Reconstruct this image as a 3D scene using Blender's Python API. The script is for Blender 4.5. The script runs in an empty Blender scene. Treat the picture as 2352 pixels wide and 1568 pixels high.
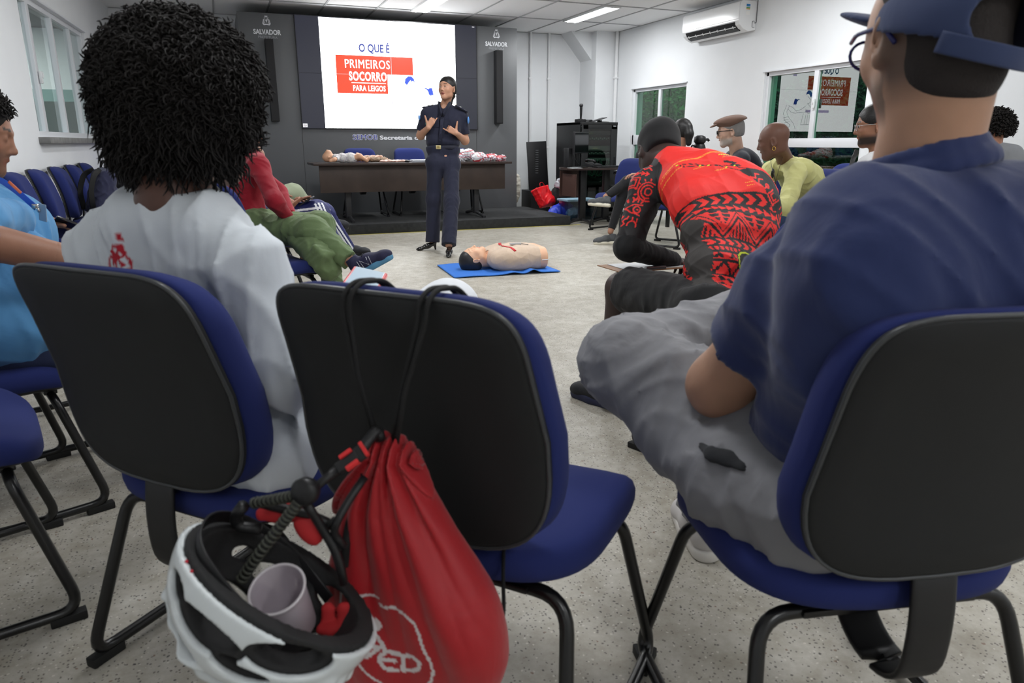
import bpy, bmesh, math, random
import numpy as np
from mathutils import Vector, Matrix
from mathutils.bvhtree import BVHTree
PI = math.pi
SC = bpy.context.scene
COL = SC.collection
random.seed(7)
R_ = math.radians
# ---------------------------------------------------------------- camera, world, lights
CAM_H, YAW, PITCH, FPX = 1.08, R_(21.7), R_(15.6), 1634.0
cam = bpy.data.cameras.new('camera')
cam.sensor_width = 36.0
cam.lens = 36.0 * FPX / 2352.0
cam.clip_start = 0.05
cam.dof.use_dof = True
cam.dof.focus_distance = 5.2
cam.dof.aperture_fstop = 7.0
camo = bpy.data.objects.new('camera', cam)
camo.location = (0, 0, CAM_H)
camo.rotation_euler = (PI / 2 - PITCH, 0, -YAW)
COL.objects.link(camo)
SC.camera = camo
SC.view_settings.view_transform = 'Standard'
SC.view_settings.look = 'None'
SC.view_settings.gamma = 1.0
SC.view_settings.use_curve_mapping = False
SC.view_settings.exposure = 0.16
W = bpy.data.worlds.new('world'); SC.world = W; W.use_nodes = True
W.node_tree.nodes['Background'].inputs[0].default_value = (0.75, 0.9, 1.0, 1)
W.node_tree.nodes['Background'].inputs[1].default_value = 1.9
CEIL = 2.8
LAMPS = [(x, y) for y in (-1.9, 1.9, 5.7, 9.55) for x in (0.55, 2.7, 4.97) if not (y > 9 and x < 1)]
LAMP_W = 35.0
for (lx, ly) in LAMPS:
    ld = bpy.data.lights.new('tube_light', 'AREA')
    ld.shape = 'RECTANGLE'; ld.size = 0.2; ld.size_y = 1.2
    ld.energy = LAMP_W * (0.55 if ly < 3 else 1.0)
    ld.color = (0.97, 0.985, 1.0)
    lo = bpy.data.objects.new('tube_light', ld); lo.location = (lx, ly, CEIL - 0.035)
    COL.objects.link(lo)

# ---------------------------------------------------------------- helpers
CF = np.array([math.sin(YAW) * math.cos(PITCH), math.cos(YAW) * math.cos(PITCH), -math.sin(PITCH)])
CR = np.array([math.cos(YAW), -math.sin(YAW), 0.0])
CU = np.cross(CR, CF)
def P(x, y, d):
    """world point seen at (x, y) of the 2352x1568 photograph, d metres deep"""
    v = CF + CR * (x - 1176) / FPX - CU * (y - 784) / FPX
    return np.array([0, 0, CAM_H]) + v * d
def V(*a): return np.array(a, float)
def nrm(v): v = np.asarray(v, float); return v / (np.linalg.norm(v) + 1e-12)
def lin(r, g, b):
    f = lambda u: (u / 255) / 12.92 if u / 255 <= 0.04045 else ((u / 255 + 0.055) / 1.055) ** 2.4
    return (f(r), f(g), f(b))
def tag(o, label=None, cat=None, group=None, kind=None):
    if label: o['label'] = label
    if cat: o['category'] = cat
    if group: o['group'] = group
    if kind: o['kind'] = kind
    return o
def thing(name, label, cat, loc=(0, 0, 0), rz=0.0, group=None):
    o = bpy.data.objects.new(name, None); COL.objects.link(o)
    o.location = loc; o.rotation_euler = (0, 0, rz); o.empty_display_size = 0.1
    return tag(o, label, cat, group)
def link(name, me, m=None, parent=None, smooth=True, world=False):
    """link mesh data as one object; world=True: verts are world coordinates, parent has no rotation"""
    o = bpy.data.objects.new(name, me); COL.objects.link(o)
    if m is not None:
        for mm in (m if isinstance(m, (list, tuple)) else [m]): me.materials.append(mm)
    if smooth: me.shade_smooth()
    if parent is not None:
        o.parent = parent
        if world:
            p = parent; off = Vector((0, 0, 0))
            while p is not None: off += p.location; p = p.parent
            me.transform(Matrix.Translation(-off))
    elif world:
        c = sum((Vector(b) for b in o.bound_box), Vector()) / 8
        zmin = min(b[2] for b in o.bound_box)
        c.z = zmin
        me.transform(Matrix.Translation(-c)); o.location = c
    return o
def mesh(verts, faces, name='m'):
    me = bpy.data.meshes.new(name); me.from_pydata([tuple(map(float, v)) for v in verts], [], faces); me.update(); return me
class MB:
    """collects shapes for ONE mesh"""
    def __init__(s): s.v = []; s.f = []; s.mi = []
    def add(s, v, f, mi=0):
        n = len(s.v); s.v += [tuple(map(float, q)) for q in v]; s.f += [tuple(i + n for i in q) for q in f]; s.mi += [mi] * len(f); return s
    def box(s, c, d, rz=0, rx=0, ry=0, mi=0, bev=0):
        b = bmesh.new(); bmesh.ops.create_cube(b, size=1)
        for q in b.verts: q.co = Vector((q.co.x * d[0], q.co.y * d[1], q.co.z * d[2]))
        if bev > 0: bmesh.ops.bevel(b, geom=b.edges[:], offset=bev, segments=2, affect='EDGES', profile=0.6)
        M = Matrix.Translation(c) @ Matrix.Rotation(rz, 4, 'Z') @ Matrix.Rotation(ry, 4, 'Y') @ Matrix.Rotation(rx, 4, 'X')
        b.verts.index_update()
        s.add([M @ q.co for q in b.verts], [[q.index for q in f.verts] for f in b.faces], mi); b.free(); return s
    def tube(s, pts, r, fil=0.0, n=10, cap=True, mi=0, flat=None, closed=False):
        P_ = [Vector(p) for p in pts]
        if fil > 0 and len(P_) > 2:
            out = [P_[0]]
            for i in range(1, len(P_) - 1):
                a, b, c = P_[i - 1], P_[i], P_[i + 1]
                u = (a - b); w = (c - b); l = min(fil, u.length * 0.49, w.length * 0.49)
                p0 = b + u.normalized() * l; p1 = b + w.normalized() * l
                for k in range(7):
                    t = k / 6; out.append(p0 * (1 - t) ** 2 + b * 2 * t * (1 - t) + p1 * t * t)
            out.append(P_[-1]); P_ = out
        N = len(P_); rr = r if hasattr(r, '__len__') else [r] * N
        if len(rr) != N: rr = np.interp(np.linspace(0, 1, N), np.linspace(0, 1, len(rr)), rr)
        up = None; vs = []; fs = []
        for i, p in enumerate(P_):
            if closed: t = P_[(i + 1) % N] - P_[i - 1]
            else: t = (P_[min(i + 1, N - 1)] - P_[max(i - 1, 0)])
            t.normalize()
            if up is None:
                up = Vector(flat[2]) if flat else (Vector((0, 0, 1)) if abs(t.z) < 0.9 else Vector((1, 0, 0)))
            if flat: up = Vector(flat[2])
            x = t.cross(up); x.normalize(); y = x.cross(t); up = y
            for k in range(n):
                a = 2 * PI * k / n; ca, sa = math.cos(a), math.sin(a)
                if flat:
                    # rounded flat bar: half sizes flat[0] along x, flat[1] along y
                    e = 0.35; ca = math.copysign(abs(ca) ** e, ca); sa = math.copysign(abs(sa) ** e, sa)
                    vs.append(p + y * ca * flat[0] + x * sa * flat[1])
                else: vs.append(p + (x * ca + y * sa) * rr[i])
        for i in range(N if closed else N - 1):
            j = (i + 1) % N
            for k in range(n): fs.append((i * n + k, i * n + (k + 1) % n, j * n + (k + 1) % n, j * n + k))
        if cap and not closed:
            fs.append(tuple(range(n))[::-1]); fs.append(tuple((N - 1) * n + k for k in range(n)))
        return s.add(vs, fs, mi)
    def lathe(s, prof, c=(0, 0, 0), n=24, M=None, mi=0, cap=True):
        vs = []; fs = []; M = M or Matrix.Identity(4)
        for (r, z) in prof:
            for k in range(n): vs.append(Vector(c) + (M @ Vector((r * math.cos(2 * PI * k / n), r * math.sin(2 * PI * k / n), z))))
        for i in range(len(prof) - 1):
            for k in range(n): fs.append((i * n + k, i * n + (k + 1) % n, (i + 1) * n + (k + 1) % n, (i + 1) * n + k))
        if cap: fs.append(tuple(range(n))[::-1]); fs.append(tuple((len(prof) - 1) * n + k for k in range(n)))
        return s.add(vs, fs, mi)
    def ball(s, c, r, n=14, M=None, mi=0):
        r = r if hasattr(r, '__len__') else (r, r, r)
        b = bmesh.new(); bmesh.ops.create_uvsphere(b, u_segments=n, v_segments=max(6, n // 2 + 2), radius=1)
        A = Matrix.Translation(Vector(c)) @ (M or Matrix.Identity(4)) @ Matrix.Diagonal((*r, 1))
        b.verts.index_update()
        s.add([A @ q.co for q in b.verts], [[q.index for q in f.verts] for f in b.faces], mi); b.free(); return s
    def poly(s, pts, h, M=None, mi=0):
        """2-D outline (x, y) extruded h along z, placed with M"""
        M = M or Matrix.Identity(4); n = len(pts)
        v = [M @ Vector((x, y, 0)) for x, y in pts] + [M @ Vector((x, y, h)) for x, y in pts]
        f = [tuple(range(n))[::-1], tuple(range(n, 2 * n))] + [(i, (i + 1) % n, n + (i + 1) % n, n + i) for i in range(n)]
        return s.add(v, f, mi)
    def obj(s, name, m, parent=None, smooth=False, world=False, auto=None):
        me = mesh(s.v, s.f, name)
        for i, p in enumerate(me.polygons): p.material_index = s.mi[i]
        b = bmesh.new(); b.from_mesh(me); bmesh.ops.recalc_face_normals(b, faces=b.faces[:]); b.to_mesh(me); b.free()
        o = link(name, me, m, parent, smooth, world)
        if auto is not None:
            me.shade_smooth(); me.set_sharp_from_angle(angle=R_(auto))
        return o
def dup(root, loc=None, rz=None, label=None, group=None):
    r = root.copy(); COL.objects.link(r)
    if loc is not None: r.location = loc
    if rz is not None: r.rotation_euler = (0, 0, rz)
    if label: r['label'] = label
    if group: r['group'] = group
    for ch in list(root.children):
        c = ch.copy(); COL.objects.link(c); c.parent = r
        for g in list(ch.children):
            d = g.copy(); COL.objects.link(d); d.parent = c
    return r
def text_obj(s, size, m, M, name, parent=None, ext=0.0006, bold=0.0, align='LEFT', width=None, spacing=1.0):
    cu = bpy.data.curves.new('t', 'FONT'); cu.body = s; cu.size = size; cu.extrude = ext; cu.offset = bold
    cu.align_x = align; cu.space_character = spacing; cu.resolution_u = 3
    o = bpy.data.objects.new('t', cu); COL.objects.link(o)
    dg = bpy.context.evaluated_depsgraph_get(); dg.update()
    me = bpy.data.meshes.new_from_object(o.evaluated_get(dg)); bpy.data.objects.remove(o); bpy.data.curves.remove(cu)
    if width and len(me.vertices):
        xs = [q.co.x for q in me.vertices]; k = width / (max(xs) - min(xs))
        for q in me.vertices: q.co.x *= k
    me.transform(M)
    return link(name, me, m, parent, False)

# ---------------------------------------------------------------- materials
_mats = {}
def mat(name, col, rough=0.6, metal=0.0, var=0.0, vs=4.0, bump=0.0, bs=200.0, wr=0.0, ws=9.0, sheen=0.0, sss=0.0,
        emit=0.0, alpha=1.0, trans=0.0, vcol=False, spec=0.5, coat=0.0, ior=1.45):
    if name in _mats: return _mats[name]
    m = bpy.data.materials.new(name); m.use_nodes = True; nt = m.node_tree; N = nt.nodes; L = nt.links
    b = N['Principled BSDF']
    c4 = (*col, 1)
    b.inputs['Base Color'].default_value = c4; b.inputs['Roughness'].default_value = rough
    b.inputs['Metallic'].default_value = metal; b.inputs['IOR'].default_value = ior
    b.inputs['Specular IOR Level'].default_value = spec
    if coat: b.inputs['Coat Weight'].default_value = coat; b.inputs['Coat Roughness'].default_value = 0.08
    if sheen: b.inputs['Sheen Weight'].default_value = sheen; b.inputs['Sheen Roughness'].default_value = 0.5
    if sss:
        b.inputs['Subsurface Weight'].default_value = sss; b.inputs['Subsurface Scale'].default_value = 0.012
        b.inputs['Subsurface Radius'].default_value = (1.0, 0.35, 0.18)
    if emit: b.inputs['Emission Color'].default_value = c4; b.inputs['Emission Strength'].default_value = emit
    if trans: b.inputs['Transmission Weight'].default_value = trans
    if alpha < 1: b.inputs['Alpha'].default_value = alpha
    tc = N.new('ShaderNodeTexCoord')
    src = None
    if vcol:
        at = N.new('ShaderNodeAttribute'); at.attribute_name = 'Col'; src = at.outputs['Color']
        L.new(src, b.inputs['Base Color'])
    if var:
        nz = N.new('ShaderNodeTexNoise'); nz.inputs['Scale'].default_value = vs; nz.inputs['Detail'].default_value = 5
        L.new(tc.outputs['Object'], nz.inputs['Vector'])
        mr = N.new('ShaderNodeMapRange'); mr.inputs[1].default_value = 0.3; mr.inputs[2].default_value = 0.7
        mr.inputs[3].default_value = 1 - var; mr.inputs[4].default_value = 1 + var
        L.new(nz.outputs['Fac'], mr.inputs[0])
        mx = N.new('ShaderNodeVectorMath'); mx.operation = 'SCALE'
        if src is not None: L.new(src, mx.inputs[0])
        else: mx.inputs[0].default_value = col
        L.new(mr.outputs[0], mx.inputs['Scale']); L.new(mx.outputs[0], b.inputs['Base Color'])
    last = None
    if wr:
        mp = N.new('ShaderNodeMapping'); mp.inputs['Scale'].default_value = (1, 1, 0.55)
        L.new(tc.outputs['Object'], mp.inputs['Vector'])
        nz = N.new('ShaderNodeTexNoise'); nz.inputs['Scale'].default_value = ws; nz.inputs['Detail'].default_value = 3
        nz.inputs['Distortion'].default_value = 1.2; nz.inputs['Roughness'].default_value = 0.45
        L.new(mp.outputs[0], nz.inputs['Vector'])
        bp = N.new('ShaderNodeBump'); bp.inputs['Distance'].default_value = wr; bp.inputs['Strength'].default_value = 0.8
        L.new(nz.outputs['Fac'], bp.inputs['Height']); last = bp
    if bump:
        nz = N.new('ShaderNodeTexNoise'); nz.inputs['Scale'].default_value = bs; nz.inputs['Detail'].default_value = 3
        L.new(tc.outputs['Object'], nz.inputs['Vector'])
        bp = N.new('ShaderNodeBump'); bp.inputs['Distance'].default_value = bump; bp.inputs['Strength'].default_value = 0.6
        L.new(nz.outputs['Fac'], bp.inputs['Height'])
        if last is not None: L.new(last.outputs[0], bp.inputs['Normal'])
        last = bp
    if last is not None: L.new(last.outputs[0], b.inputs['Normal'])
    _mats[name] = m; return m
def emat(name, col, s=1.0):
    """a self-lit surface (screens, lamp tubes)"""
    if name in _mats: return _mats[name]
    m = bpy.data.materials.new(name); m.use_nodes = True; nt = m.node_tree
    b = nt.nodes['Principled BSDF']; b.inputs['Base Color'].default_value = (0.01, 0.01, 0.01, 1)
    b.inputs['Roughness'].default_value = 0.35
    b.inputs['Emission Color'].default_value = (*col, 1); b.inputs['Emission Strength'].default_value = s
    _mats[name] = m; return m
def glassmat(name, tint, ior=1.5, rough=0.0):
    if name in _mats: return _mats[name]
    m = bpy.data.materials.new(name); m.use_nodes = True; nt = m.node_tree; N = nt.nodes; L = nt.links
    N.remove(N['Principled BSDF'])
    t = N.new('ShaderNodeBsdfTransparent'); t.inputs[0].default_value = (*tint, 1)
    g = N.new('ShaderNodeBsdfGlossy'); g.inputs['Roughness'].default_value = rough
    f = N.new('ShaderNodeFresnel'); f.inputs[0].default_value = ior
    ge = N.new('ShaderNodeNewGeometry'); iv = N.new('ShaderNodeMath'); iv.operation = 'SUBTRACT'; iv.inputs[0].default_value = 1.7
    bm_ = N.new('ShaderNodeMath'); bm_.operation = 'MULTIPLY'; bm_.inputs[1].default_value = 1.7; L.new(ge.outputs['Backfacing'], bm_.inputs[0]); L.new(bm_.outputs[0], iv.inputs[1])
    fm = N.new('ShaderNodeMath'); fm.operation = 'MULTIPLY'; fm.use_clamp = True; L.new(f.outputs[0], fm.inputs[0]); L.new(iv.outputs[0], fm.inputs[1])
    mx = N.new('ShaderNodeMixShader'); L.new(fm.outputs[0], mx.inputs[0]); L.new(t.outputs[0], mx.inputs[1]); L.new(g.outputs[0], mx.inputs[2])
    L.new(mx.outputs[0], N['Material Output'].inputs[0]); _mats[name] = m; return m

m_wall = mat('wall_paint', lin(228, 230, 232), 0.75, var=0.03, vs=1.5, bump=0.001, bs=60)
m_white = mat('white_gloss', lin(228, 229, 230), 0.35)
m_alu = mat('white_aluminium', lin(222, 224, 228), 0.3)
m_sill = mat('grey_stone', lin(120, 120, 118), 0.5, var=0.25, vs=12)
m_panel = mat('grey_laminate', lin(98, 100, 102), 0.42, var=0.04, vs=1.2)
m_black = mat('black_plastic', lin(22, 22, 24), 0.45)
m_blackm = mat('black_metal', lin(16, 16, 17), 0.28, spec=0.6)
m_rubber = mat('black_rubber', lin(20, 20, 20), 0.75)
m_shell = mat('charcoal_shell', lin(33, 34, 35), 0.6, bump=0.0004, bs=700, spec=0.3)
m_lip = mat('shell_edge', lin(62, 64, 66), 0.35)  # real lip; its lighter grey paints in the glint along the edge
m_seat = mat('blue_upholstery', lin(38, 47, 100), 0.92, var=0.06, vs=3, bump=0.0006, bs=900, sheen=0.03, spec=0.2)
m_wood = mat('dark_brown_laminate', lin(62, 50, 44), 0.45, var=0.18, vs=6)
m_woodtop = mat('dark_brown_top', lin(58, 46, 42), 0.3, var=0.12, vs=6)
m_carpet = mat('black_carpet', lin(48, 49, 50), 0.95, var=0.25, vs=25, bump=0.002, bs=300)
m_yellow = mat('yellow_tape', lin(196, 186, 84), 0.6, var=0.15, vs=20)

def floor_material():
    m = bpy.data.materials.new('speckled_terrazzo'); m.use_nodes = True; nt = m.node_tree; N = nt.nodes; L = nt.links
    b = N['Principled BSDF']; tc = N.new('ShaderNodeTexCoord')
    def ramp(src, p0, p1, c0, c1):
        r = N.new('ShaderNodeValToRGB'); r.color_ramp.elements[0].position = p0; r.color_ramp.elements[1].position = p1
        r.color_ramp.elements[0].color = (*c0, 1); r.color_ramp.elements[1].color = (*c1, 1); L.new(src, r.inputs[0]); return r
    def noise(s, d=6, ro=0.6):
        n = N.new('ShaderNodeTexNoise'); n.inputs['Scale'].default_value = s; n.inputs['Detail'].default_value = d
        n.inputs['Roughness'].default_value = ro; L.new(tc.outputs['Object'], n.inputs['Vector']); return n
    big = ramp(noise(1.1, 8, 0.65).outputs['Fac'], 0.3, 0.7, lin(168, 163, 152), lin(200, 197, 188))
    fine = ramp(noise(14, 6, 0.7).outputs['Fac'], 0.35, 0.7, lin(196, 190, 178), (1, 1, 1))
    mx = N.new('ShaderNodeMix'); mx.data_type = 'RGBA'; mx.blend_type = 'MULTIPLY'; mx.inputs[0].default_value = 0.75
    L.new(big.outputs[0], mx.inputs[6]); L.new(fine.outputs[0], mx.inputs[7])
    cur = mx.outputs[2]
    for (sc, th, cth, col) in ((120, 0.30, 0.62, lin(84, 80, 75)), (58, 0.17, 0.72, lin(48, 46, 46)), (90, 0.24, 0.8, lin(206, 202, 192)), (40, 0.14, 0.82, lin(118, 92, 74))):
        v = N.new('ShaderNodeTexVoronoi'); v.inputs['Scale'].default_value = sc; v.inputs['Randomness'].default_value = 1
        nd = N.new('ShaderNodeTexNoise'); nd.inputs['Scale'].default_value = sc * 1.6
        L.new(tc.outputs['Object'], nd.inputs['Vector'])
        va = N.new('ShaderNodeVectorMath'); va.operation = 'MULTIPLY_ADD'; va.inputs[1].default_value = (0.6 / sc,) * 3
        L.new(nd.outputs['Color'], va.inputs[0]); L.new(tc.outputs['Object'], va.inputs[2]); L.new(va.outputs[0], v.inputs['Vector'])
        lt = N.new('ShaderNodeMath'); lt.operation = 'LESS_THAN'; lt.inputs[1].default_value = th; L.new(v.outputs['Distance'], lt.inputs[0])
        sx = N.new('ShaderNodeSeparateColor'); L.new(v.outputs['Color'], sx.inputs[0])
        gt = N.new('ShaderNodeMath'); gt.operation = 'GREATER_THAN'; gt.inputs[1].default_value = cth; L.new(sx.outputs[0], gt.inputs[0])
        mm = N.new('ShaderNodeMath'); mm.operation = 'MULTIPLY'; L.new(lt.outputs[0], mm.inputs[0]); L.new(gt.outputs[0], mm.inputs[1])
        m2 = N.new('ShaderNodeMath'); m2.operation = 'MULTIPLY'; m2.inputs[1].default_value = 0.8; L.new(mm.outputs[0], m2.inputs[0])
        x = N.new('ShaderNodeMix'); x.data_type = 'RGBA'; L.new(m2.outputs[0], x.inputs[0]); L.new(cur, x.inputs[6]); x.inputs[7].default_value = (*col, 1)
        cur = x.outputs[2]
    L.new(cur, b.inputs['Base Color'])
    rr = ramp(noise(3).outputs['Fac'], 0.3, 0.7, (0.38,) * 3, (0.55,) * 3); L.new(rr.outputs[0], b.inputs['Roughness'])
    b.inputs['Specular IOR Level'].default_value = 0.4
    return m
def ceiling_material():
    m = bpy.data.materials.new('ceiling_tiles'); m.use_nodes = True; nt = m.node_tree; N = nt.nodes; L = nt.links
    b = N['Principled BSDF']; tc = N.new('ShaderNodeTexCoord')
    n = N.new('ShaderNodeTexNoise'); n.inputs['Scale'].default_value = 120; L.new(tc.outputs['Object'], n.inputs['Vector'])
    r = N.new('ShaderNodeMapRange'); r.inputs[3].default_value = 0.92; r.inputs[4].default_value = 1.05; L.new(n.outputs['Fac'], r.inputs[0])
    v = N.new('ShaderNodeVectorMath'); v.operation = 'SCALE'; v.inputs[0].default_value = lin(246, 246, 246); L.new(r.outputs[0], v.inputs['Scale'])
    L.new(v.outputs[0], b.inputs['Base Color']); b.inputs['Roughness'].default_value = 0.9
    return m

# ---------------------------------------------------------------- the room
XL0, XL1, YB, YF, XR = -1.18, -1.68, 11.45, -3.0, 6.17     # left wall runs from (XL0, YB) to (XL1..., YF)
def xl(y): return -1.18 - 0.042 * (11.4 - y)
def struct(name, mb, m, auto=None):
    o = mb.obj(name, m, None, False, True, auto); o['kind'] = 'structure'; return o
t = 0.18
fl = MB().add([(xl(YF), YF, 0), (XR, YF, 0), (XR, YB, 0), (xl(YB), YB, 0), (xl(YF), YF, -t), (XR, YF, -t), (XR, YB, -t), (xl(YB), YB, -t)],
              [(0, 1, 2, 3), (7, 6, 5, 4), (0, 4, 5, 1), (1, 5, 6, 2), (2, 6, 7, 3), (3, 7, 4, 0)])
struct('floor', fl, floor_material())
ce = MB().add([(xl(YF) - t, YF - t, CEIL), (XR + t, YF - t, CEIL), (XR + t, YB + t, CEIL), (xl(YB) - t, YB + t, CEIL),
               (xl(YF) - t, YF - t, CEIL + t), (XR + t, YF - t, CEIL + t), (XR + t, YB + t, CEIL + t), (xl(YB) - t, YB + t, CEIL + t)],
              [(3, 2, 1, 0), (4, 5, 6, 7), (0, 1, 5, 4), (1, 2, 6, 5), (2, 3, 7, 6), (3, 0, 4, 7)])
ceil_o = struct('ceiling', ce, ceiling_material())
m_tbar = mat('ceiling_grid_paint', lin(168, 169, 170), 0.5)
g = MB()
for i in range(-3, 9):
    x = 0.79 + 0.672 * i
    if xl(0) - 0.05 < x < XR: g.box((x, (YF + YB) / 2, CEIL - 0.004), (0.022, YB - YF - 0.02, 0.008))
for j in range(-10, 2):
    y = 10.16 + 1.28 * j
    if y < YB and y > YF: g.box(((xl(y) + XR) / 2, y, CEIL - 0.005), (XR - xl(y) - 0.02, 0.022, 0.008))
go = struct('trim_1', g, m_tbar)
# walls
def wall_holes(a, b, th, holes, name, m):
    """vertical wall from a to b (xy), outside thickness th (signed, to the left of a->b), holes = (s0, s1, z0, z1)"""
    a = Vector((a[0], a[1], 0)); b = Vector((b[0], b[1], 0)); d = (b - a); Lg = d.length; d.normalize(); nn = Vector((-d.y, d.x, 0)) * th
    ss = sorted(set([0, Lg] + [h[0] for h in holes] + [h[1] for h in holes])); zs = sorted(set([0, CEIL] + [h[2] for h in holes] + [h[3] for h in holes]))
    q = MB()
    for i in range(len(ss) - 1):
        for j in range(len(zs) - 1):
            sm, zm = (ss[i] + ss[i + 1]) / 2, (zs[j] + zs[j + 1]) / 2
            if any(h[0] < sm < h[1] and h[2] < zm < h[3] for h in holes): continue
            c = [a + d * s_ + nn * k + Vector((0, 0, z_)) for k in (0, 1) for z_ in (zs[j], zs[j + 1]) for s_ in (ss[i], ss[i + 1])]
            q.add(c, [(0, 1, 3, 2), (4, 6, 7, 5), (0, 4, 5, 1), (2, 3, 7, 6), (0, 2, 6, 4), (1, 5, 7, 3)])
    me = mesh(q.v, q.f, name); bb = bmesh.new(); bb.from_mesh(me); bmesh.ops.remove_doubles(bb, verts=bb.verts[:], dist=1e-4)
    bmesh.ops.recalc_face_normals(bb, faces=bb.faces[:]); bb.to_mesh(me); bb.free()
    o = link(name, me, m, None, False, True); o['kind'] = 'structure'; return o
# left wall (a->b from front to back, outside on its left)
LW0 = (xl(YF), YF); LW1 = (xl(YB), YB)
ll = math.hypot(LW1[0] - LW0[0], LW1[1] - LW0[1]); kx = ll / (YB - YF)
def lw_s(y): return (y - YF) * kx
wall_holes(LW0, LW1, 0.2, [(lw_s(7.12), lw_s(9.62), 1.13, 2.25)], 'wall_left', m_wall)
wall_holes((XR, YF), (XR, YB), -0.2, [(8.9 - YF, 10.36 - YF, 0.35, 1.89), (5.75 - YF, 7.31 - YF, 0.35, 1.89)], 'wall_right', m_wall)
wall_holes((xl(YB) - .2, YB), (XR + .2, YB), 0.2, [], 'wall_back', m_wall)
wall_holes((xl(YF) - .2, YF), (XR + .2, YF), -0.2, [], 'wall_front', m_wall)
# corner column and sloping haunch, conduits
struct('trim_2', MB().box((5.98, 11.17, CEIL / 2), (0.38, 0.56, CEIL)), m_wall)
hv = [(5.15, 11.45, CEIL), (5.79, 11.45, CEIL), (5.79, 11.45, 2.15), (5.15, 11.1, CEIL), (5.79, 11.1, CEIL), (5.79, 11.1, 2.15)]
struct('trim_3', MB().add([(5.42, 11.45, CEIL), (5.79, 11.45, CEIL), (5.79, 11.45, 2.38), (5.42, 11.05, CEIL), (5.79, 11.05, CEIL), (5.79, 11.05, 2.38)],
                          [(0, 1, 2), (3, 5, 4), (0, 3, 4, 1), (1, 4, 5, 2), (2, 5, 3, 0)]), m_wall)
for i, (x, y, r) in enumerate(((4.87, 11.42, 0.022), (5.2, 11.42, 0.022), (6.14, 10.84, 0.028))):
    q = MB().tube([(x, y, 0.02), (x, y, CEIL)], r, n=12)
    for z in (1.0, 2.1): q.box((x, y + 0.0, z), (r * 2.6, r * 2.2, 0.03), bev=0.004)
    tag(q.obj('conduit_pipe', m_white, None, False, True, 40), ['white conduit pipe on back wall nearest the grey panel', 'white conduit pipe on back wall behind the equipment rack', 'white conduit pipe running down beside the corner column'][i], 'pipe', kind='structure')
# ---------------------------------------------------------------- windows
m_glassR = glassmat('green_tinted_glass', (0.38, 0.60, 0.46), 1.62)
m_glassL = glassmat('dark_tinted_glass', (0.88, 0.93, 0.91), 1.45)
def window(name, O, d, n, w, z0, z1, posts, transom, glass, depth=0.07, handle=None, turn=0.0):
    """O = start corner xy on the wall's inner face, d along the wall, n into the wall"""
    d = Vector((*d, 0)).normalized(); n = Vector((*n, 0)).normalized(); O = Vector((*O, 0))
    ang = math.atan2(d.y, d.x)
    def pt(s, k, z): return O + d * s + n * k + Vector((0, 0, z))
    q = MB(); fr = 0.045
    c = depth / 2 + 0.03
    for z in (z0 + fr / 2, z1 - fr / 2): q.box(pt(w / 2, c, z), (w - .006, depth, fr), ang, bev=0.004)
    for s in (fr / 2, w - fr / 2): q.box(pt(s, c, (z0 + z1) / 2), (fr, depth, z1 - z0), ang, bev=0.004)
    if transom: q.box(pt(w / 2, c, (transom[0] + transom[1]) / 2), (w - .006, depth, transom[1] - transom[0]), ang, bev=0.004)
    zu = transom[1] if transom else z0 + fr
    for (s, ww) in posts: q.box(pt(s, c - 0.005, (zu + z1) / 2), (ww, depth * 0.8, z1 - zu), ang, bev=0.004)
    # thin sill drip rail and head shadow rail
    q.box(pt(w / 2, -0.009, z1 + 0.008), (w + 0.04, 0.018, 0.016), ang)
    o = q.obj(name, m_alu, None, False, True, 40); o['kind'] = 'structure'
    ed = [0.0] + [s for s, _ in posts] + [w]
    for i in range(len(ed) - 1):
        a, b = ed[i] + fr * 0.6, ed[i + 1] - 0.01
        p = MB().box((0, 0, 0), (b - a, 0.005, z1 - zu - fr), 0)
        po = p.obj('pane', glass, o, False); po.location = pt((a + b) / 2, c + (0.012 if i % 2 else 0), (zu + z1 - fr) / 2) - o.location
        po.rotation_euler = (0, 0, ang + turn)
    if transom:
        p = MB().box((0, 0, 0), (w - 2 * fr, 0.005, transom[0] - z0 - fr), 0).obj('pane', glass, o, False)
        p.location = pt(w / 2, c, (transom[0] + z0 + fr) / 2) - o.location; p.rotation_euler = (0, 0, ang + turn)
    if handle:
        s, z = handle; h = MB().box(pt(s, 0.012, z), (0.03, 0.022, 0.10), ang, bev=0.006).box(pt(s, 0.0, z + 0.02), (0.016, 0.02, 0.05), ang, bev=0.004)
        h.obj('handle', m_white, o, False, True, 40)
    return o
dL = (LW1[0] - LW0[0], LW1[1] - LW0[1])
w1 = window('window_1', (xl(7.12), 7.12), dL, (-dL[1], dL[0]), 2.5, 1.13, 2.25, [(0.40, 0.09), (1.19, 0.06), (1.92, 0.05)], None, m_glassL, 0.06, (0.40, 1.62))
w2 = window('window_2', (XR, 8.9), (0, 1), (1, 0), 1.46, 0.35, 1.89, [(0.72, 0.06)], (1.05, 1.2), m_glassR)
w3 = window('window_3', (XR, 5.75), (0, 1), (1, 0), 1.56, 0.35, 1.89, [(0.76, 0.065)], (1.03, 1.13), m_glassR, 0.07, (0.735, 1.5), 0.014)
s_ = MB().box((0, 0, 0), (0.16, 2.62, 0.05), 0, bev=0.006)
so = s_.obj('trim_4', m_sill, None, False, False, 40); so['kind'] = 'structure'
so.location = (xl(8.37) + 0.005, 8.37, 1.10); so.rotation_euler = (0, 0, -math.atan2(dL[0], dL[1]))

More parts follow.
